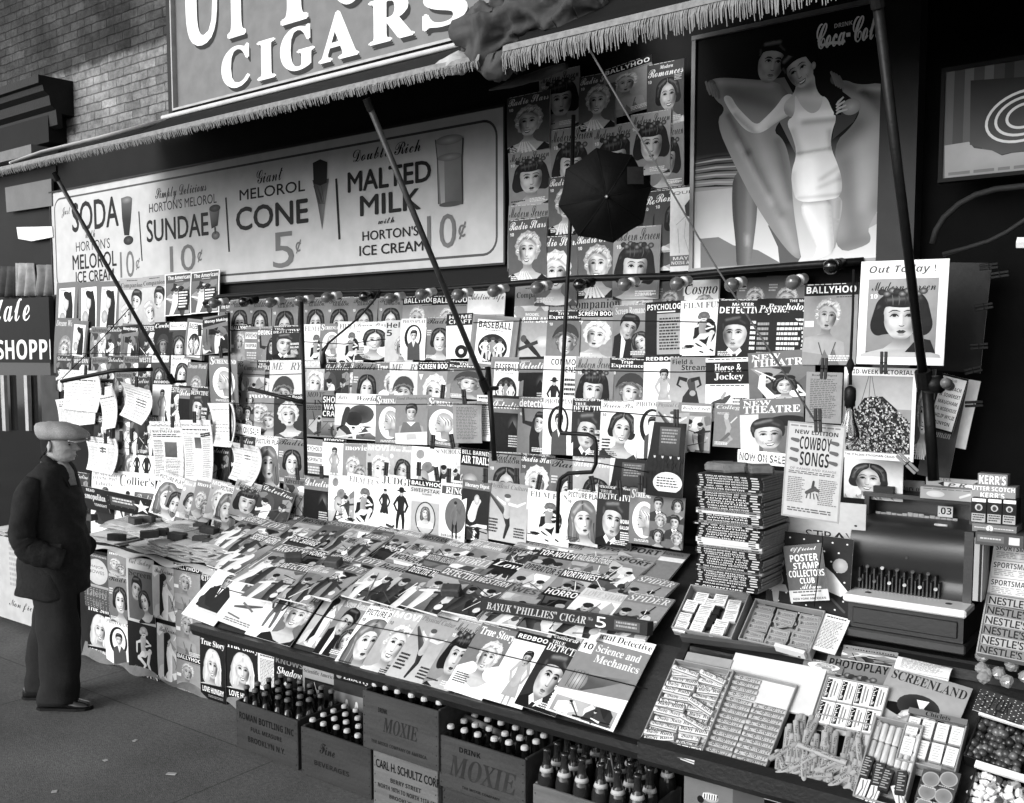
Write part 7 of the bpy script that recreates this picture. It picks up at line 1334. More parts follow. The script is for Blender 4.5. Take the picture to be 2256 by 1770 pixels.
for i in range(3):
    for j in range(6): pack(tn,'gum_pack',inbox(rt,w*(.02+.325*i)+rw.uniform(-.004,.004),-h*(.06+.15*j+.01*i),.034-.002*(j%2),rw.gauss(0,.06)-(.5 if (i,j)==(1,2) else 0),rw.gauss(.1,.08)),'flat tan gum pack in the lettered carton','gum pack','tan gum packs')
rt,w,h=tbox(('G',1240,900),('G',1600,1000),('G',1230,940),.035,cardw,'torn_carton_flap','white carton flap edged with small black squares','flap',.075,lid=True)
mb=MB(); [mb.box(w*.88,w*.96,-.0012,-.0004,-.034+.0,-.03) for i in range(1)]; mb.obj('square_mark',black,rt)
# chocolate packs
rt,w,h=tbox(('_',1822,1487),('_',1960,1513),('_',1811,1574),.03,card,'candy_box','open box of eight white chocolate packs with black sidebars','candy box',.04)
rk=pack_mesh('chocolate_pack#r',w*.235,h*.55,.02,.9,[lambda A:A.rect(A.w*.05,A.h*.06,A.w*.38,A.h*.94,.07),lambda A:[A.tri(np.stack([A.w*(.09+.24*glyphs("Runkel's",'s')[0][:,1]),A.h*(.9-.8*glyphs("Runkel's",'s')[0][:,0])],1)*1.0,[(f[0],f[2],f[1]) for f in glyphs("Runkel's",'s')[1]],.95)],lambda A:A.rect(A.w*.5,A.h*.1,A.w*.62,A.h*.9,.55),lambda A:A.rect(A.w*.72,A.h*.2,A.w*.80,A.h*.8,.4)],False,.4)
for i in range(4):
    for j in range(2): pack(rk,'chocolate_pack',inbox(rt,w*(.02+.245*i),-h*(.03+.6*j),.026,rw.gauss(0,.015)),'white chocolate pack with black sidebar in the open box','chocolate pack','white chocolate packs')
# stick taffy
st=[pack_mesh('taffy_stick#%d'%i,.105,.019,.011,.56+.05*i,[lambda A:A.text('Mary Jane',.02,.004,.085,.015,'S',.13),lambda A:A.rect(0,.0,.006,.019,.4),lambda A:A.rect(.099,0,.105,.019,.42)],True) for i in range(2)]
a0=TRAY.at('F',705,1200);b0=TRAY.at('F',1150,1260);c0=TRAY.at('F',600,1560);d0=TRAY.at('F',1110,1700)
for k in range(104):
    u,v=rw.random(),rw.random(); v=v*.80+.13
    p=(a0*(1-u)+b0*u)*(1-v)+(c0*(1-u)+d0*u)*v+TRAY.n*(.006+.024*rw.random()); 
    an=math.pi/2+rw.gauss(-.18,.16) if v<.62 else math.pi/2+rw.choice((-.2,.9,-.35))+rw.gauss(0,.2)
    M=TRAY.mat4(p,XA,TRAY.up)@Matrix.Rotation(-rw.gauss(0,.03),4,'X')@Matrix.Rotation(an,4,'Y')@Matrix.Translation((-.05,0,.008)); pack(st[k%2],'taffy_stick',M,'tan taffy stick in the loose heap at the tray front','taffy stick','tan taffy sticks')
for x,y in ((730,1340),(840,1385)):
    p=TRAY.at('F',x,y,.04); pack(st[1],'taffy_stick',TRAY.mat4(p,XA,TRAY.up)@Matrix.Rotation(.12,4,'Y')@Matrix.Scale(1.0,4),'taffy stick lying crosswise on top of the heap','taffy stick','crosswise taffy sticks')
# rolls
rt,w,h=tbox(('J',395,650),('J',975,775),('J',240,1640),.05,card,'candy_box','open box of candy rolls with dark bars and packs','candy box',.055)
mb=MB(); mb.lathe([(.004,-.036),(.0115,-.034),(.0125,-.03),(.0125,.03),(.0115,.034),(.004,.036)],14); mb.c=[.78 if i%3 else .7 for i in range(len(mb.v))]; 
for i in range(9): 
    t=i*.35-1.5; 
roll=mb.mesh('candy_roll',printed('wax_wrapper'),True,True)
for i in range(7):
    for j in range(2):
        L_=min(1.,.9*w/7/.025); o=link(bpy.data.objects.new('candy_roll',roll)); s_=w/7/.0255*.98; o.matrix_world=inbox(rt,w*(.08+.142*i),-h*(.14+.24*j+.02*i*.4),.028,rw.gauss(0,.03)); o.scale=(s_,s_,h*.23/.072); tag(o,'pale candy roll in the roll box','candy roll','pale candy rolls')
dbar=pack_mesh('candy_bar#dk',w*.2,h*.27,.016,.2,[lambda A:[A.rect(A.w*.15,A.h*(.08+.11*i),A.w*(.6+.25*(i%2)),A.h*(.13+.11*i),.6) for i in range(8)]],False,.12)
for i,(x,z,r) in enumerate(((.02,.50,.05),(.26,.55,-.05),(.46,.60,.03),(.72,.60,-.12))): pack(dbar,'candy_bar',inbox(rt,w*x,-h*z,.02,r,rw.gauss(0,.1)),'dark striped candy bar among the rolls','candy bar','dark bars among the rolls')
lp=pack_mesh('gum_pack#l',w*.2,h*.24,.014,.85,[lambda A:A.stroke([(A.w*.3,A.h*.1),(A.w*.5,A.h*.5),(A.w*.3,A.h*.9)],.004,.4),lambda A:A.rect(A.w*.7,A.h*.05,A.w*.78,A.h*.95,.4)],False,.5)
for x,z,r in ((.06,.76,.08),(.3,.8,.1),(.66,.78,-.5)): pack(lp,'gum_pack',inbox(rt,w*x,-h*z,.022,r),'pale flat pack lying below the candy rolls','gum pack','pale packs below the rolls')
# white tablet gum
rt,w,h=tbox(('J',805,570),('J',1505,725),('J',690,1180),.04,card,'candy_box','grey card box of white tablet gum packs','candy box',.045)
A=Art(w,h*.1); 
ck=pack_mesh('gum_pack#c',w*.2,h*.34,.016,.86,[lambda A:[A.rect(A.w*.1,A.h*(.06+.31*i),A.w*.9,A.h*(.33+.31*i),.93) for i in range(3)],lambda A:A.lines(A.w*.2,A.h*.12,A.w*.8,A.h*.95,6,.66)],False,.45)
for i in range(4):
    for j in range(2): pack(ck,'gum_pack',inbox(rt,w*(.03+.245*i),-h*(.13+.40*j),.022,rw.gauss(0,.02)),'white tablet gum pack in the grey card box','gum pack','white tablet gum packs')
hd=pack_mesh('header#c',w,h*.11,.004,.42,[lambda A:A.text('Chiclets',A.w*.3,A.h*.1,A.w*.72,A.h*.9,'S',.08)],False,.3); o=link(bpy.data.objects.new('header_card',hd)); o.parent=rt; o.location=(0,-.001,.002)
sq=pack_mesh('tin_pack#q',.058,.062,.02,.28,[lambda A:A.ell(A.w/2,A.h*.47,A.w*.44,A.w*.44,.66,.6,n=22,rings=1),lambda A:A.ell(A.w/2,A.h*.47,A.w*.38,A.w*.38,.42,.5,n=22),lambda A:A.lines(A.w*.1,A.h*.9,A.w*.9,A.h*.97,1,.75)],False,.2)
for x,y in ((985,1330),(1195,1330),(940,1480),(1130,1530),(900,1640),(1080,1700)): p=TRAY.at('J',x,y,.03); pack(sq,'cigarette_tin',TRAY.mat4(p,XA,TRAY.up)@Matrix.Rotation(.05,4,'Y'),'dark square pack with grey disc below the tablet gum','pack','dark packs with grey discs')
# magazines under the candy
put(TRAY,'ph',('F',905,805),('F',1300,862),None,.012,'pale woman under black capitals lying behind the chocolate packs','magazines lying under the candy')
put(TRAY,'sc',('F',1297,865),('F',1782,1005),None,.016,'dark-hatted woman on pale grey lying behind the tablet gum','magazines lying under the candy')
put(TRAY,'sl',('F',768,822),('F',1010,865),.05,.006,'strip of grey cover showing behind the white box','magazines lying under the candy')
put(TRAY,'cp',('F',1000,745),('F',1330,790),.06,.02,'grey cover slid under the front of the cash register','magazines lying under the candy')
put(TRAY,'wp',('F',1330,815),('F',1660,885),.05,.028,'white folded sheets under the foot of the cash register','magazines lying under the candy')
put(TRAY,'wp',('F',890,555),('F',1040,590),.16,.05,'pale torn sheet beside the cash register','magazines lying under the candy')
# ---------------------------------------------------------------- glass candy case at the east end
GC_=empty('candy_case'); 
x0=TRAY.at('F',1790,1010,.05)[0]
def caseb(nm,TL,TR,BL,rim,dep,m,label,walls=(1,1,1,1)): return tbox(TL,TR,BL,dep,m,nm,label,'candy case',rim,walls)
bpy.data.objects.remove(GC_)
rt1,w1,h1=tbox(('F',1835,1145),('F',2300,1290),('F',1800,1440),.06,mat('case_frame',.09,.4,.3,10),'candy_case','dark framed case of round dark candies','candy case',.05)
rt2,w2,h2=tbox(('F',1808,1460),('F',2300,1610),('F',1760,1780),.06,mat('case_frame',.09),'candy_case','dark framed case of light wrapped candies','candy case',.05)
for r_,ww in ((rt1,w1),(rt2,w2)):
    mb=MB(); mb.box(-.003,ww,-.006,.004,-.018,.004); mb.obj('white_edge',mat('white_paint',.85),r_)
cm=[mat('candy_a',.22,.3,.2,30),mat('candy_b',.36,.3,.2,30),mat('candy_c',.1,.3,.2,30)]; cl=[mat('candy_wrap_a',.85,.3,.2,40),mat('candy_wrap_b',.55,.3,.3,40),mat('candy_wrap_c',.28,.3,.3,40)]
ball=[]
for m in cm: mb=MB(); mb.lathe([(.004*0+.001,-.013),(.008,-.011),(.0125,-.004),(.0125,.004),(.008,.011),(.001,.013)],12); ball.append(mb.mesh('candy',m,True))
wrp=[]
for m in cl:
    mb=MB(); mb.box(-.011,.011,-.008,.008,-.009,.009,bev=.003)
    for j,v in enumerate(mb.v): mb.v[j]=tuple(q+.004*mn.noise((v[0]*90,v[1]*90,v[2]*90+j)) for q in v)
    wrp.append(mb.mesh('candy',m,False))
for rt_,w_,h_,ms,lb,gp in ((rt1,w1,h1,ball,'round dark candy heaped in the upper framed case','round candies in the case'),(rt2,w2,h2,wrp,'light wrapped candy heaped in the lower framed case','wrapped candies in the case')):
    n=0
    for j in range(7):
        for i in range(10):
            x=w_*(.05+.095*i)*.72+rw.uniform(-.006,.006); z=-h_*(.14+.125*j)
            o=link(bpy.data.objects.new('candy',ms[rw.choice((0,0,1,2))])); o.matrix_world=inbox(rt_,x,z,.03+rw.uniform(-.012,.012),rw.uniform(0,6),rw.uniform(0,6),rw.uniform(.85,1.15)); tag(o,lb,'candy',gp)
D('ff5','dark card with faint prices',.22,T('5 FOR',.1,.4,'O',.1,.1,.6),T('5¢',.35,.8,'O',.1,.35,.75),h=.5)
put(TRAY,'ff5',('F',1835,1010),('F',2180,1115),None,.06,'dark price card lying above the framed candy cases',None,'price card','price_card',pages=False)
# cellophane balls
cello=glassm('cellophane',.6,.08,.35)
for i in range(16):
    x,y=(1840,960,)if 0 else (rw.uniform(1830,2110),rw.uniform(735,985)); p=TRAY.at('F',x,y,.10); mb=MB(); mb.lathe([(.002,-.02),(.014,-.016),(.021,-.004),(.021,.005),(.013,.016),(.002,.021)],12)
    for j,v in enumerate(mb.v): mb.v[j]=tuple(q*(1+.25*mn.noise((v[0]*80+i,v[1]*80,v[2]*80))) for q in v)
    o=mb.obj('candy_ball',cello,loc=tuple(p)); tag(o,'cellophane wrapped candy ball in front of the chocolate bars','candy ball','cellophane candy balls')
# upright boxes of bars
UPR=Pl(3.28,.98,30)
rt,w,h=tbox(('F',1868,425),('F',2300,495),('F',1790,790),.05,card,'candy_box','open carton of chocolate bars in bold striped wrappers','candy box',.03,pl=UPR)
nb=pack_mesh('chocolate_bar#n',w*.98,h*.155,.014,.62,[lambda A:A.text("NESTLE'S CHOCOLATE",A.w*.03,A.h*.12,A.w*1.6,A.h*.9,'H',.08)],False,.4)
nb2=pack_mesh('chocolate_bar#m',w*.98,h*.155,.014,.45,[lambda A:A.text("NESTLE'S CHOCOLATE",A.w*.03,A.h*.12,A.w*1.6,A.h*.9,'H',.06)],False,.4)
for j in range(6): pack((nb,nb2)[j%2],'chocolate_bar',inbox(rt,.004,-h*(.02+.163*j),.02,rw.gauss(0,.01),.1),'chocolate bar in bold striped wrapper in the carton','chocolate bar','chocolate bars in the carton')
rt,w,h=tbox(('F',1915,110),('F',2300,150),('F',1880,440),.05,cardw,'candy_box','white carton of oblong lettered packs above the chocolate bars','candy box',.02,pl=UPR)
sp_=pack_mesh('oblong_pack#s',w*.98,h*.3,.02,.84,[lambda A:A.text("SPORTSMAN'S",A.w*.02,A.h*.1,A.w*.72,A.h*.42,'B',.25),lambda A:A.lines(A.w*.04,A.h*.5,A.w*.9,A.h*.9,4,.6),lambda A:A.ell(A.w*.4,A.h*.7,A.w*.05,A.w*.05,.95,.8,n=14)],False,.5)
for j in range(3): pack(sp_,'oblong_pack',inbox(rt,.004,-h*(.03+.32*j),.02,0,.15),'white oblong lettered pack in the carton','pack','white oblong packs')
def upbox(c,x0,y0,x1,y1,Y,dep,name,label,g,draw,cat='box'):
    a=wall(*px(c,x0,y0),Y);b=wall(*px(c,x1,y0),Y);d=wall(*px(c,x0,y1),Y); w=b[0]-a[0];h=a[2]-d[2]; me=pack_mesh(name+'#'+label[:12],w,h,dep,g,draw,False,g*.6); o=link(bpy.data.objects.new(name,me)); o.location=(a[0],Y+dep,a[2]); return tag(o,label,cat)
upbox('C',1815,1275,1995,1345,3.42,.05,'candy_display','grey display card with white capitals above the butterscotch packs',.5,[lambda A:A.text("KERR'S",A.w*.05,A.h*.15,A.w*.95,A.h*.9,'B',.96)],'display card')
upbox('C',1780,1345,2045,1420,3.40,.07,'candy_display','wider grey display card in white capitals on the butterscotch packs',.55,[lambda A:A.text("BUTTER SCOTCH",A.w*-.1,A.h*.06,A.w*.98,A.h*.4,'B',.95),lambda A:A.text("KERR'S",A.w*.2,A.h*.55,A.w*.75,A.h*.95,'B',.96)],'display card')
for i,(x0,x1) in enumerate(((1775,1868),(1872,1962),(1966,2050))): upbox('C',x0,1425+6*i,x1,1570+8*i,3.36,.08,'butterscotch_pack','%s dark butterscotch pack with portrait roundel in the display'%ORD[i],.13,[lambda A:A.rect(A.w*.05,0,A.w*.95,A.h*.14,.9),lambda A:A.ell(A.w*.5,A.h*.37,A.w*.25,A.w*.25,.75,.7,n=18,rings=1),lambda A:A.ell(A.w*.5,A.h*.38,A.w*.15,A.w*.18,.2,.3,n=14),lambda A:A.rect(A.w*.05,A.h*.62,A.w*.95,A.h*.98,.66),lambda A:A.lines(A.w*.12,A.h*.66,A.w*.9,A.h*.95,3,.2)],'candy pack')
upbox('C',1780,1578,2050,1625,3.34,.1,'candy_display','grey carton base with white five roundel',.45,[lambda A:A.ell(A.w*.4,A.h*.5,A.h*.42,A.h*.42,.85,.8,n=18,rings=1),lambda A:A.text('5',A.w*.38,A.h*.25,A.w*.42,A.h*.75,'O',.2),lambda A:A.lines(A.w*.05,A.h*.4,A.w*.32,A.h*.6,1,.8),lambda A:A.lines(A.w*.5,A.h*.4,A.w*.95,A.h*.6,1,.8)],'carton')
upbox('C',1800,1630,2094,1705,3.30,.12,'closed_box','dark striped carton standing above the white oblong packs',.3,[lambda A:A.rect(A.w*.04,A.h*.2,A.w*.6,A.h*.75,.4),lambda A:A.rect(A.w*.7,A.h*.2,A.w*.92,A.h*.8,.8),lambda A:A.lines(A.w*.1,A.h*.4,A.w*.55,A.h*.6,1,.75)],'carton')
upbox('F',1795,95,1850,480,3.35,.1,'closed_box','narrow pale box end standing beside the cash register',.62,[lambda A:A.rect(A.w*.6,0,A.w*.9,A.h,.15)],'box')
# ---------------------------------------------------------------- cash register
CR=empty('cash_register',(float(fx('F',1370,640,3.5)[0]),3.6,.985)); tag(CR,'dark metal cash register with white ledge and small price flag','cash register')
rm=mat('register_enamel',.155,.45,.25,4,.05,120,.55); rd=mat('register_dark',.055,.42,.3,6,.05,80,.55)
xa=fx('I',135,1100,3.66)[0]; xb=fx('I',1490,1240,3.66)[0]
Z=lambda c,x,y,Y: float(fx(c,x,y,Y)[2])
zd0=Z('F',1010,690,3.5); zsl=Z('F',1000,475,3.5); zsl2=Z('F',1000,430,3.5)
prof=[(3.62,zsl2-.01),(3.60,Z('I',140,1470,3.60)),(3.625,Z('I',140,1375,3.625)),(3.64,Z('I',135,1240,3.64)),(3.625,Z('I',135,1110,3.625)),(3.61,Z('I',140,1000,3.61)),(3.612,Z('I',165,840,3.612)),(3.635,Z('I',190,720,3.635)),(3.68,Z('I',230,640,3.68)),(3.75,Z('I',270,600,3.75)),(3.82,Z('I',280,570,3.82)),(3.98,Z('I',280,570,3.82)),(3.98,zsl2-.01)]
P2=[]
for i in range(len(prof)-1):
    for k in range(6):
        t=k/6; p0,p1,p2,p3=[prof[min(max(i+d,0),len(prof)-1)] for d in(-1,0,1,2)]
        if 3<=i<=9: P2.append(tuple(.5*(2*p1[j]+(p2[j]-p0[j])*t+(2*p0[j]-5*p1[j]+4*p2[j]-p3[j])*t*t+(3*p1[j]-p0[j]-3*p2[j]+p3[j])*t**3) for j in(0,1)))
        elif k==0: P2.append(p1)
P2.append(prof[-1])
mb=prism(xa,xb,P2); o=part(mb,'body',rm,CR,True); o.data.set_sharp_from_angle(angle=.7)
mb=MB(); mb.box(xa-.012,xa-.001,3.60,4.0,zsl2-.005,prof[4][1]-.0); part(mb,'side_panel',rd,CR); mb=MB(); mb.box(xb+.001,xb+.03,3.60,4.0,zsl2-.005,prof[10][1]+.01); part(mb,'side_panel',rd,CR)
zi0=Z('I',290,560,3.84);zi1=Z('I',275,300,3.84); xi0=fx('I',275,300,3.84)[0];xi1=fx('I',1600,400,3.84)[0]
mb=MB(); mb.box(xi0,xi0+.018,3.83,4.0,zi0,zi1); mb.box(xi1-.018,xi1,3.83,4.0,zi0,zi1); mb.box(xi0-.004,xi1+.004,3.825,4.01,zi1-.012,zi1+.004); mb.box(xi0+.018,xi1-.018,3.93,3.94,zi0,zi1-.012); part(mb,'indicator_box',rd,CR)
a=fx('I',1145,460,3.87);b=fx('I',1320,605,3.87); s=Sign(3.87,a[0],b[0],b[2],a[2]); A=s.A; A.rect(0,0,A.w,A.h,.8); A.text('.03',A.w*.06,A.h*.12,A.w*.92,A.h*.75,'B',.04); s.done('price_flag',None,None,enamel,.004,CR)
mb=MB(); r9=random.Random(4); x=xi0+.03
while x<xi1-.08: mb.box(x,x+.018,3.88,3.884,zi0,zi0+.006+.010*r9.random()); x+=.02
part(mb,'indicator_tabs',mat('tab_white',.6,.5),CR)
xs=fx('F',1000,450,3.5)[0];xe=fx('F',1748,540,3.5)[0]
mb=MB(); mb.box(xs,xe,3.485,3.625,zsl,zsl2,bev=.006); 
o=part(mb,'ledge',mat('marble_ledge',.86,.3,.12,5,0,60,.5),CR)
mb=MB(); [mb.lathe([(.011,0),(.011,.002),(.004,.0025)],14,M=Matrix.Translation((q,3.555,zsl2))) for q in (xs+.07,xe-.07)]; part(mb,'ledge_screw',rd,CR)
mb=MB(); mb.box(xs+.012,xe-.012,3.515,3.98,zd0+.035,zsl-.001); part(mb,'drawer',rd,CR)
mb=MB(); mb.box(xs+.0,xe-.0,3.495,3.99,zd0,zd0+.033,bev=.005); part(mb,'base',rm,CR)
mb=MB(); mb.box(xs+.03,xe-.03,3.508,3.516,zd0+.05,zsl-.02,bev=.003); part(mb,'drawer_front',rd,CR)
zk=Z('I',140,1300,3.64)
for i in range(11):
    x=xa+.045+(xb-xa-.13)*i/10
    mb=MB(); mb.box(x-.007,x-.002,3.600,3.66,zk-.05,zk+.045); mb.box(x+.006,x+.010,3.600,3.66,zk-.05,zk+.02); part(mb,'key_lever',rd,CR)
    mb=MB(); up=i%2; mb.lathe([(.002,.003),(.0068,.0022),(.0068,0),(.002,-.001)],12,M=Matrix.Translation((x,3.592,zk+(.052 if up else .0)))@Matrix.Rotation(.9,4,'X')); part(mb,'key',mat('key_cap',.78 if 0 else .7,.3) if i in (3,4,6,8,10) else mat('key_cap_dark',.3,.3),CR)
p=fx('I',1180,690,3.64); mb=MB(); mb.tube([Vector(p)-Vector((.02,.004,0)),Vector(p)+Vector((.022,-.004,0))],[.003,.006,.0] if 0 else .0045,8); tag(mb.obj('cigarette_stub',mat('white_paint',.85),smooth=True),'short white cigarette lying on the cash register hood','cigarette')
p=fx('I',780,1080,3.62); mb=MB(); mb.tube([Vector(p),Vector(p)+Vector((0,-.012,0))],.005,8); part(mb,'lock',rd,CR)
upbox('I',370,220,610,300,3.83,.05,'closed_box','small dark box on top of the cash register',.2,[],'box')
upbox('C',1465,1355,1845,1425,3.80,.14,'gum_carton','pale gum carton on the cash register with oval panel',.68,[lambda A:A.ell(A.w*.25,A.h*.55,A.w*.15,A.h*.28,.9,.85,n=20,rings=1),lambda A:A.limb([(A.w*.65,A.h*.7),(A.w*.8,A.h*.4)],[A.h*.2,A.h*.2],.9),lambda A:A.lines(A.w*.05,A.h*.1,A.w*.95,A.h*.2,1,.4)],'carton')
upbox('C',1500,1298,1838,1362,3.86,.02,'gum_carton','upright gum carton lid with white arrow panel',.66,[lambda A:A.text("WRIGLEY'S",A.w*.05,A.h*.02,A.w*.45,A.h*.24,'B',.35),lambda A:A.poly([(A.w*.22,A.h*.5),(A.w*.32,A.h*.3),(A.w*.86,A.h*.42),(A.w*.97,A.h*.62),(A.w*.86,A.h*.9),(A.w*.32,A.h*.75)],.2),lambda A:A.poly([(A.w*.33,A.h*.33),(A.w*.84,A.h*.45),(A.w*.84,A.h*.86),(A.w*.33,A.h*.72)],.95),lambda A:A.text('P.K.',A.w*.4,A.h*.42,A.w*.78,A.h*.76,'I',.4)],'carton')
# ---------------------------------------------------------------- stack of pulps and papers around it
sg='pulps in the tall stack by the register'
YS=3.34; aL=fx('C',118,1275,YS); aR=fx('C',510,1290,YS); zb=Z('F',140,385,YS); ztp=Z('C',110,1275,YS); W_=aR[0]-aL[0]
nS=46; th=(ztp-zb)/nS; spm=[]
for i in range(8):
    g=(.06,.09,.07,.13,.08,.5,.10,.8)[i]; tx=('POPULAR DETECTIVE  DEC. 1935','THRILLING LOVE','THE PHANTOM DETECTIVE','THRILLING DETECTIVE','NOV. 1935  ALL WESTERN','POPULAR WESTERN','ADVENTURE','')[i]
    ops=[lambda A,tx=tx,g=g:(A.text(tx,A.w*.14,A.h*.2,A.w*.78,A.h*.8,'B',.85 if g<.4 else .1) if tx else None),lambda A,g=g:A.rect(A.w*.03,A.h*.25,A.w*.09,A.h*.75,.7 if g<.4 else .2),lambda A,g=g:A.rect(A.w*.84,A.h*.25,A.w*.95,A.h*.75,.75 if g<.4 else .2)]
    spm.append(pack_mesh('stacked_pulp#%d'%i,W_,th*.97,.26,g,[o_ for o_ in ops],False,.35))
cap_m=mat('pulp_page_edges',.42,.9,.4,90)
for k in range(nS):
    i=rw.choice((0,1,2,3,4,5,6,0,2,3)) if k not in (17,18,19,30) else 7
    o=link(bpy.data.objects.new('stacked_pulp',spm[i])); o.location=(aL[0]+rw.gauss(0,.004)+(.0 if k<nS*.5 else -.01*(k/nS-.5)),YS+.26+rw.gauss(0,.003),zb+th*(k+1)); o.rotation_euler=(0,0,rw.gauss(0,.012)); tag(o,'pulp magazine lying in the tall stack by the register','magazine',sg)
    mb=None
    pe=bpy.data.objects.new('page_block',None) if 0 else None
pem=MB(); pem.box(W_-.004,W_+.0025,-.255,-.006,-th*.88,-th*.1); pme=pem.mesh('page_block',cap_m)
for o in [o for o in S.objects if o.name.startswith('stacked_pulp')]: c=link(bpy.data.objects.new('page_block',pme)); c.parent=o
for i,x in enumerate((230,330,480)): 
    p=fx('C',x,1245,YS+.08); mb=MB(); mb.box(-.045,.045,-.04,.04,-.014,.02,bev=.008)
    for j,v in enumerate(mb.v): mb.v[j]=tuple(q+.006*mn.noise((v[0]*40+i,v[1]*40,v[2]*40)) for q in v)
    tag(mb.obj('paperweight',mat('pale_block',.36,.7,.4,20,.2),loc=(p[0],YS+.1,ztp+.016),rot=(0,0,.3*i)),'rough pale block resting on top of the pulp stack','paperweight','paperweights on the pulp stack')
D('straw','pale card with dark capitals',.74,T('STRAW',.62,.82,'h',.12,.25,.98),lambda A:A.ell(.88,.45,.02,.02,.1,n=10,rings=1),h=.75)
single('straw','C',655,1425,1135,1640,0,3.62,'display_card','pale card with dark capitals behind the song sheet','card')
D('alb','starred dark album',.14,lambda A:[A.ell(.08+.17*(i%6)+.08*((i//6)%2),.08+.13*(i//6),.012,.012,.93,n=8,rings=1) for i in range(60)],lambda A:(A.ell(.12,.45,.09,.07,.6,.5,n=12),A.limb([(.12,.55),(.14,.7)],[.1,.14],.5),A.poly([(.05,.75),(.24,.75),(.28,.85),(.02,.85)],.6),A.limb([(.12,.85),(.13,1.0)],[.09,.06],.62)),lambda A:(A.ell(.87,.38,.09,.1,.75,.6,n=14),A.poly([(.7,.42),(.8,.5),(.98,.72),(.9,.8),(.75,.75)],.92),A.limb([(.8,.85),(.95,1.0)],[.03,.03],.3)),h=1.18)
single('alb','F',555,45,1060,540,1,3.56,'stamp_album','dark album with white stars and dancing children','album',-.08,pages=True,thick=.004)
D('psc','grey folder with white block letters and pale foot',.36,lambda A:A.rect(0,1.2,1,1.5,.8),T('Official',.06,.2,'s',.92,.18,.85),T('POSTER',.25,.44,'B',.96,.14,.86),T('STAMP',.47,.64,'B',.96,.2,.86),T("COLLECTORS",.67,.85,'B',.96,.06,.97),T('CLUB',.88,1.03,'B',.96,.32,.7),T('Album',1.05,1.18,'s',.92,.3,.85),L(.1,1.23,.85,1.29,1,.3),T('NEW YORK AMERICAN',1.4,1.46,'B',.1,.08,.92),L(.3,1.32,.7,1.38,1,.3),h=1.5)
single('psc','F',632,148,868,480,-11,3.49,'stamp_folder',DS['psc'][0]+' tied before the album','folder',-.08)
rod('string','dark string hanging over the stamp folder','string',[Vector(fx('F',868,65,3.46)),Vector(fx('F',872,110,3.46)),Vector(fx('F',820,515,3.45))],.002,mat('black_cord',.06))
D('tory','dark sign with pale serif letters',.5,T('story of',.25,.65,'S',.08,.02,.9),h=.6)
single('tory','C',1345,1315,1490,1385,0,3.95,'paper_strip','grey strip with dark serif letters behind the gum carton','paper strip')
# ---------------------------------------------------------------- small paper stand behind the man
PS=empty('paper_stand',(float(fx('D',100,400,3.5)[0]),3.5,0)); tag(PS,'low white paper stand seen behind the man','paper stand')
a=fx('D',5,85,3.5);b=fx('D',300,130,3.5); s=Sign(3.5,a[0]-.25,b[0],.06,a[2]); A=s.A; A.rect(0,0,A.w,A.h,.72); A.text('Non fiction',A.w*.35,A.h*.74,A.w*.9,A.h*.86,'s',.1); A.lines(A.w*.38,A.h*.05,A.w*.6,A.h*.6,9,.6); s.done('front_panel',None,None,printed('box_print'),.02,PS)
mb=MB(); mb.box(s.x0,s.x1,3.53,4.0,.04,s.z1-.01); part(mb,'case',mat('stand_base',.07),PS)
for i in range(9):
    o=link(bpy.data.objects.new('newspaper',proto_np[i%6])); o.location=(s.x0+.03+.22*(i%3),3.52,s.z1+.012*(i//3)); o.scale=(.9,1.4,1.2); o.rotation_euler=(.05,0,RR.uniform(-.1,.1)); tag(o,'newspaper lying on the low stand behind the man','newspaper','newspapers on the low stand')
# ---------------------------------------------------------------- the man
PRN=empty('person',(-5.414,2.902,0),(0,0,math.radians(36.6))); tag(PRN,'man in flat tweed cap, dark jacket and loose trousers, hands in pockets','person')
def interp(T,z):
    for a,b in zip(T,T[1:]):
        if (a[0]-z)*(b[0]-z)<=0: t=(z-a[0])/((b[0]-a[0]) or 1); return [a[i]+(b[i]-a[i])*t for i in range(len(a))]
    return list(T[-1])
def ring(cx,hx,hy,z,n=40,cy=0,p=2.2,fn=None):
    R=[]
    for k in range(n):
        t=2*math.pi*k/n; c,s_=math.cos(t),math.sin(t); x=cx+hx*math.copysign(abs(c)**(2/p),c); y=cy+hy*math.copysign(abs(s_)**(2/p),s_); v=Vector((x,y,z))
        R.append(fn(v,t) if fn else v)
    return R
HD=[(1.655,-.01,.03,.02),(1.635,-.05,.07,.055),(1.60,-.08,.096,.073),(1.56,-.087,.104,.075),(1.53,-.086,.100,.074),(1.50,-.085,.103,.072),(1.47,-.082,.102,.068),(1.45,-.08,.098,.063),(1.436,-.078,.088,.056),(1.424,-.077,.06,.055),(1.40,-.08,.03,.054),(1.36,-.09,.025,.057),(1.34,-.13,.035,.11),(1.31,-.16,.05,.16),(1.2,-.17,.07,.17),(.95,-.16,.09,.15),(.75,-.14,.09,.15)]
def bump(z,z0,s_): return math.exp(-((z-z0)/s_)**2)
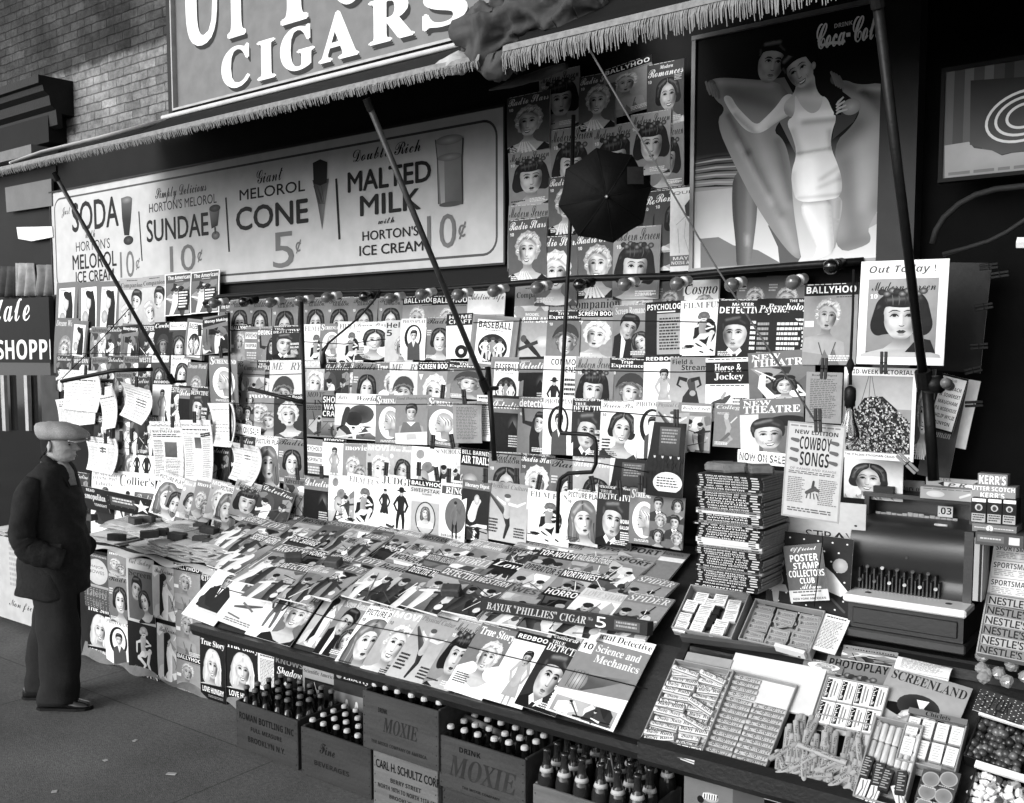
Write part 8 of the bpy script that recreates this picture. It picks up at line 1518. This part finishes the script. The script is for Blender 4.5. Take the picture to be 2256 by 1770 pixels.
def facefn(v,t):
    a=math.atan2(math.sin(t),math.cos(t)); z=v.z
    if z<1.42: return v
    fr=math.exp(-(v.y/.0135)**2)*(math.cos(a)>0); f2=math.exp(-(v.y/.028)**2)*(math.cos(a)>0); fw=math.exp(-(v.y/.045)**2)*(math.cos(a)>0)
    nose=.034*bump(z,1.496,.008)+.028*bump(z,1.509,.010)+.016*bump(z,1.526,.011)
    d=fr*nose+f2*(.008*bump(z,1.466,.005)+.006*bump(z,1.455,.005)+.010*bump(z,1.436,.010)-.004*bump(z,1.448,.005))+fw*(.009*bump(z,1.545,.009))
    eye=-.012*bump(z,1.527,.008)*math.exp(-((abs(v.y)-.030)/.013)**2)*(math.cos(a)>0)
    chk=.006*bump(z,1.505,.016)*math.exp(-((abs(v.y)-.045)/.016)**2)*(math.cos(a)>0)-.006*bump(z,1.475,.018)*math.exp(-((abs(v.y)-.05)/.016)**2)*(math.cos(a)>0)
    return Vector((v.x+d+eye+chk,v.y*(1),v.z))
mb=MB(); zs=[1.655,1.648,1.635]+[1.62-.0045*i for i in range(44)]+[1.42,1.41,1.40,1.38,1.36,1.34,1.31,1.2,.95,.75]; rings=[]
for z in zs:
    q=interp(HD,z); rings.append(ring((q[1]+q[2])/2,(q[2]-q[1])/2,q[3],z,72,0,2.25,facefn))
mb.loft(rings)
for sd in(-1,1): # ears
    E=[]
    for i in range(9):
        u=i/8; E.append([Vector((-.012-.006*u+.016*math.cos(t)*math.sin(math.pi*min(1,.15+u*.8)),sd*(.071+.010*(math.cos(t)>-.2)+.006*math.sin(t)),1.548-.062*u)) for t in [2*math.pi*k/12 for k in range(12)]])
    mb.loft(E)
skin=mat('weathered_skin',.63,.55,.22,28,.35,120,.4)
mb.obj('body',skin,PRN,True)
for sd in(-1,1):
    mb=MB(); mb.lathe([(.001,-.009),(.007,-.006),(.009,0),(.007,.006),(.001,.009)],12,M=Matrix.Translation((.083,sd*.030,1.526))); mb.obj('eye',mat('eye_dark',.12,.2,.2,10,0,60,.6),PRN,True)
    mb=MB(); mb.tube([(.093,sd*.014,1.542),(.096,sd*.03,1.547),(.085,sd*.047,1.541)],[.004,.0075,.003],6); mb.obj('eyebrow',mat('dark_hair',.10,.8,.4,60),PRN,True)
mb=MB(); mb.tube([(.108,-.02,1.4585),(.114,0,1.4605),(.108,.02,1.4585)],[.001,.0022,.001],6); mb.obj('mouth_line',mat('eye_dark',.12),PRN)
mb=MB(); R_=[]
for z in [1.58,1.56,1.54,1.52,1.50,1.48,1.46,1.445]:
    q=interp(HD,z); fwd=-.005 if z>1.5 else -.03-.9*(1.5-z)
    R_.append([v for v in [Vector((max(-.2,min(v.x,fwd)),v.y,v.z)) for v in ring((q[1]+q[2])/2-.002,(q[2]-q[1])/2+.004,q[3]+.004,z,40,0,2.2)]])
mb.loft(R_); mb.obj('hair',mat('dark_hair',.10),PRN,True)
# cap
def clothn(v,a,f,sd=0): return a*mn.noise((v.x*f+sd,v.y*f,v.z*f))
mb=MB(); R_=[]
for z,cx,hx,hy,tl in ((1.556,.012,.107,.087,0),(1.562,.02,.125,.10,.1),(1.578,.034,.147,.118,.14),(1.597,.033,.151,.122,.17),(1.618,.022,.143,.117,.16),(1.637,.004,.118,.098,.1),(1.650,-.005,.08,.068,.05),(1.656,-.008,.035,.03,0),(1.657,-.008,.004,.004,0)):
    R_.append([v+Vector((0,0,-tl*(v.x-cx)*.8+clothn(v,.007,22)))+Vector((clothn(v,.008,16,3),clothn(v,.008,16,7),0)) for v in ring(cx,hx,hy,z,48,0,2.3)])
mb.loft(R_); capmat=mat('tweed_cap',.56,.9,.35,160,.3,200,.2); cp=mb.obj('cap',capmat,PRN,True)
mb=MB(); mb.sheet(lambda u,v:Vector((.105+.082*v*math.cos((u-.5)*2.0),.105*math.sin((u-.5)*2.2)*(1-.1*v),1.562-.012*v-.012*abs(u-.5)*2)),16,6); o=mb.obj('peak',capmat,cp,True); md=o.modifiers.new('t','SOLIDIFY'); md.thickness=.006
# shirt collar
mb=MB(); mb.loft([ring(-.022,.064,.062,1.463,32),ring(-.026,.067,.065,1.435,32),ring(-.028,.072,.070,1.40,32),ring(-.03,.082,.082,1.37,32),ring(-.03,.095,.11,1.34,32)],caps=False); mb.obj('shirt_collar',mat('shirt_cloth',.72,.8,.2,40),PRN,True)
# trousers, jacket, shoes
cloth=mat('dark_wool',.125,.85,.4,45,.4,220,.14); trs=mat('dark_trousers',.10,.8,.35,40,.25,200,.2)
LEG=((-.095,[(.86,-.03,.115,.10),(.70,-.005,.125,.098),(.55,.005,.122,.092),(.40,.012,.118,.088),(.25,.012,.115,.085),(.12,.0,.116,.085),(.045,-.005,.12,.09)]),(.09,[(.86,-.05,.11,.10),(.70,-.06,.12,.095),(.55,-.10,.112,.09),(.40,-.14,.105,.086),(.25,-.17,.10,.084),(.12,-.18,.10,.084),(.055,-.185,.102,.088)]))
for cy,T_ in LEG:
    mb=MB(); R_=[]
    for i in range(40):
        z=.86-(.86-T_[-1][0])*i/39; q=interp(T_,z)
        R_.append([v+Vector((.012*mn.noise((v.x*7+cy*9,v.y*7,v.z*5))+.010*math.sin(z*34+v.y*30)*max(0,1-abs(z-.14)/.14)+.007*math.sin(z*26+v.x*14)*max(0,1-abs(z-.48)/.16),.010*mn.noise((v.x*8,v.y*8+cy*20,v.z*6)),0)) for v in [w_+Vector((.010*math.exp(-(math.atan2(w_.y-cy,w_.x-q[1])/.10)**2),0,0)) for w_ in ring(q[1],q[2],q[3],z,36,cy,2.4)]])
    mb.loft(R_); mb.obj('trouser_leg',trs,PRN,True)
JK=[(1.446,-.085,.036,.068),(1.43,-.10,.047,.09),(1.395,-.133,.064,.165),(1.36,-.17,.075,.20),(1.30,-.20,.088,.222),(1.209,-.235,.120,.225),(1.116,-.247,.138,.215),(1.02,-.253,.150,.205),(.93,-.262,.153,.205),(.866,-.274,.146,.212),(.773,-.286,.138,.22),(.70,-.293,.135,.225),(.672,-.293,.134,.225)]
mb=MB(); R_=[]
for i in range(70):
    z=1.446-(1.446-.672)*i/69; q=interp(JK,z)
    R_.append([v+Vector((.016*mn.noise((v.x*6,v.y*6,v.z*5))+.016*(abs(mn.noise((v.x*9,v.y*9+v.z*7,v.z*6)))*-2+.5)+.011*max(0,math.sin(v.z*44+v.x*34+4*mn.noise((v.x*5,v.y*5,v.z*5))))*math.exp(-((v.z-1.02)/.13)**2),.012*mn.noise((v.x*6+9,v.y*6,v.z*6)),-.05*max(0,min(1,(.80-z)/.13))*max(0,(v.x+.05))/.2*-1*.0+(.03*max(0,(.76-z)/.09)*(-v.x-.1) if v.x<-.1 else 0)-.025*max(0,(.76-z)/.09)*max(0,1-abs(v.x+.02)/.12))) for v in ring((q[1]+q[2])/2,(q[2]-q[1])/2,q[3],z,56,0,2.3)])
mb.loft(R_,caps=True); jk=mb.obj('jacket',cloth,PRN,True)
for sd in(-1,1):
    P=[(-.085,sd*.185,1.345),(-.11,sd*.225,1.25),(-.135,sd*.243,1.12),(-.145,sd*.25,1.02),(-.11,sd*.248,.955),(-.03,sd*.235,.925),(.05,sd*.215,.905),(.10,sd*.19,.885)]
    pts=[];rs=[]
    RD=[.055,.082,.080,.078,.078,.070,.062,.05]
    for i in range(len(P)-1):
        for k in range(6):
            t=k/6; pts.append(Vector(P[i]).lerp(Vector(P[i+1]),t)); rs.append((RD[i]*(1-t)+RD[i+1]*t)*(1+.025*math.sin(i*6+k*1.9)*(1 if 2<=i<=5 else .4)))
    mb=MB(); mb.tube(pts,rs,22)
    for j,v in enumerate(mb.v): v=Vector(v); mb.v[j]=tuple(v+Vector((.012*mn.noise((v.x*16,v.y*16,v.z*16)),.012*mn.noise((v.x*16+4,v.y*16,v.z*16)),.012*mn.noise((v.x*16,v.y*16+4,v.z*16)))))
    mb.obj('sleeve',cloth,jk,True)
mb=MB(); mb.loft([[Vector(p) for p in r] for r in ([(-.07,-.075,1.475),(-.02,-.085,1.455),(.03,-.07,1.41),(.055,-.045,1.36),(.085,-.02,1.28)],[(-.085,-.095,1.44),(-.02,-.125,1.415),(.045,-.11,1.37),(.075,-.085,1.32),(.095,-.045,1.24)])],caps=False,closed=False)
mb.loft([[Vector((x,-y,z)) for x,y,z in r] for r in ([(-.07,-.075,1.475),(-.02,-.085,1.455),(.03,-.07,1.41),(.055,-.045,1.36),(.085,-.02,1.28)],[(-.085,-.095,1.44),(-.02,-.125,1.415),(.045,-.11,1.37),(.075,-.085,1.32),(.095,-.045,1.24)])],caps=False,closed=False)
o=mb.obj('lapel',cloth,jk,True); md=o.modifiers.new('t','SOLIDIFY'); md.thickness=.008; md.offset=1
mb=MB(); mb.loft([[Vector(p) for p in r] for r in ([(.02,-.06,1.425),(.045,0,1.425),(.02,.06,1.425)],[(.05,-.055,1.37),(.082,0,1.37),(.05,.055,1.37)],[(.08,-.03,1.29),(.098,0,1.29),(.08,.03,1.29)])],caps=False,closed=False); o=mb.obj('scarf',mat('grey_scarf',.5,.85,.3,60),PRN,True); md=o.modifiers.new('t','SOLIDIFY'); md.thickness=.012
for z_,x_ in ((1.19,.118),(1.06,.138),(.94,.146)):
    mb=MB(); mb.lathe([(.002,.006),(.011,.004),(.012,0)],12,M=Matrix.Translation((x_,-.05,z_))@Matrix.Rotation(1.2,4,'Y')); mb.obj('button',mat('horn_button',.18,.3),jk,True)
mb=MB(); mb.box(-.06,.09,-.008,.008,-.03,.03,bev=.006); o=mb.obj('pocket_flap',cloth,jk,False,False,(.0,-.212,.955),(0,.06,.12))
lea=mat('polished_leather',.09,.18,.3,30,.1,40,.7)
for cy,dx in((-.095,0),(.09,-.18)):
    mb=MB(); R_=[]
    for x,hw,zt in ((-.128,.012,.05),(-.12,.030,.075),(-.09,.036,.095),(-.03,.036,.105),(.02,.038,.098),(.07,.044,.075),(.12,.047,.055),(.165,.040,.045),(.188,.022,.034),(.195,.006,.024)):
        R_.append([Vector((x+dx,cy+hw*math.copysign(abs(math.cos(t))**.8,math.cos(t)),.014+ (zt-.014)*max(0,math.sin(t))**.8+.0*math.sin(t))) for t in [2*math.pi*k/20 for k in range(20)]])
    mb.loft(R_); sh=mb.obj('shoe',lea,PRN,True)
    mb=MB(); mb.loft([[Vector((x+dx,cy+y*1.08,z)) for x,y in ((-.13,-.02),(-.10,-.038),(0,-.037),(.07,-.045),(.12,-.049),(.17,-.04),(.197,-.015),(.197,.015),(.17,.04),(.12,.049),(.07,.045),(0,.037),(-.10,.038),(-.13,.02))] for z in (.001,.016)]); mb.obj('sole',mat('shoe_sole',.08,.6),sh)
PRN.scale=(.96,.94,1.0); jk.scale=(.90,.93,1); jk.location.x=.012
EXPO=1.18
# ---------------------------------------------------------------- light and camera
bpy.data.objects.remove(_to)
w=bpy.data.worlds.new("World"); S.world=w; w.use_nodes=True; nt=w.node_tree; bg=nt.nodes['Background']
sky=nt.nodes.new('ShaderNodeTexSky'); sky.sky_type='NISHITA'; sky.sun_disc=False
EL,AZ=math.radians(40),math.radians(200)  # towards the street, behind the camera
sd=Vector((-.27,-.88,.37)).normalized()
sky.sun_elevation=math.asin(sd.z); sky.sun_rotation=math.atan2(sd.x,sd.y)
bw=nt.nodes.new('ShaderNodeRGBToBW'); nt.links.new(sky.outputs[0],bw.inputs[0]); nt.links.new(bw.outputs[0],bg.inputs['Color']); bg.inputs['Strength'].default_value=.14
sl=bpy.data.lights.new('sun','SUN'); sl.energy=1.4; sl.angle=math.radians(30); so=link(bpy.data.objects.new('sun',sl)); so.rotation_euler=sd.to_track_quat('Z','Y').to_euler()
cam=bpy.data.cameras.new('camera'); co=link(bpy.data.objects.new('camera',cam)); S.camera=co
R3=Matrix((tuple(RT),tuple(UP),tuple(-FW))).transposed().to_4x4(); co.matrix_world=Matrix.Translation(Vector(CAM))@R3
cam.sensor_fit='HORIZONTAL'; cam.sensor_width=36; cam.lens=36*FOC/PW; cam.clip_end=300; cam.clip_start=.05
cam.shift_x=0; cam.shift_y=-(PH/2-CY)/PW*1.0
v=S.view_settings; v.view_transform='Standard'; v.look='None'; v.gamma=1; v.exposure=EXPO
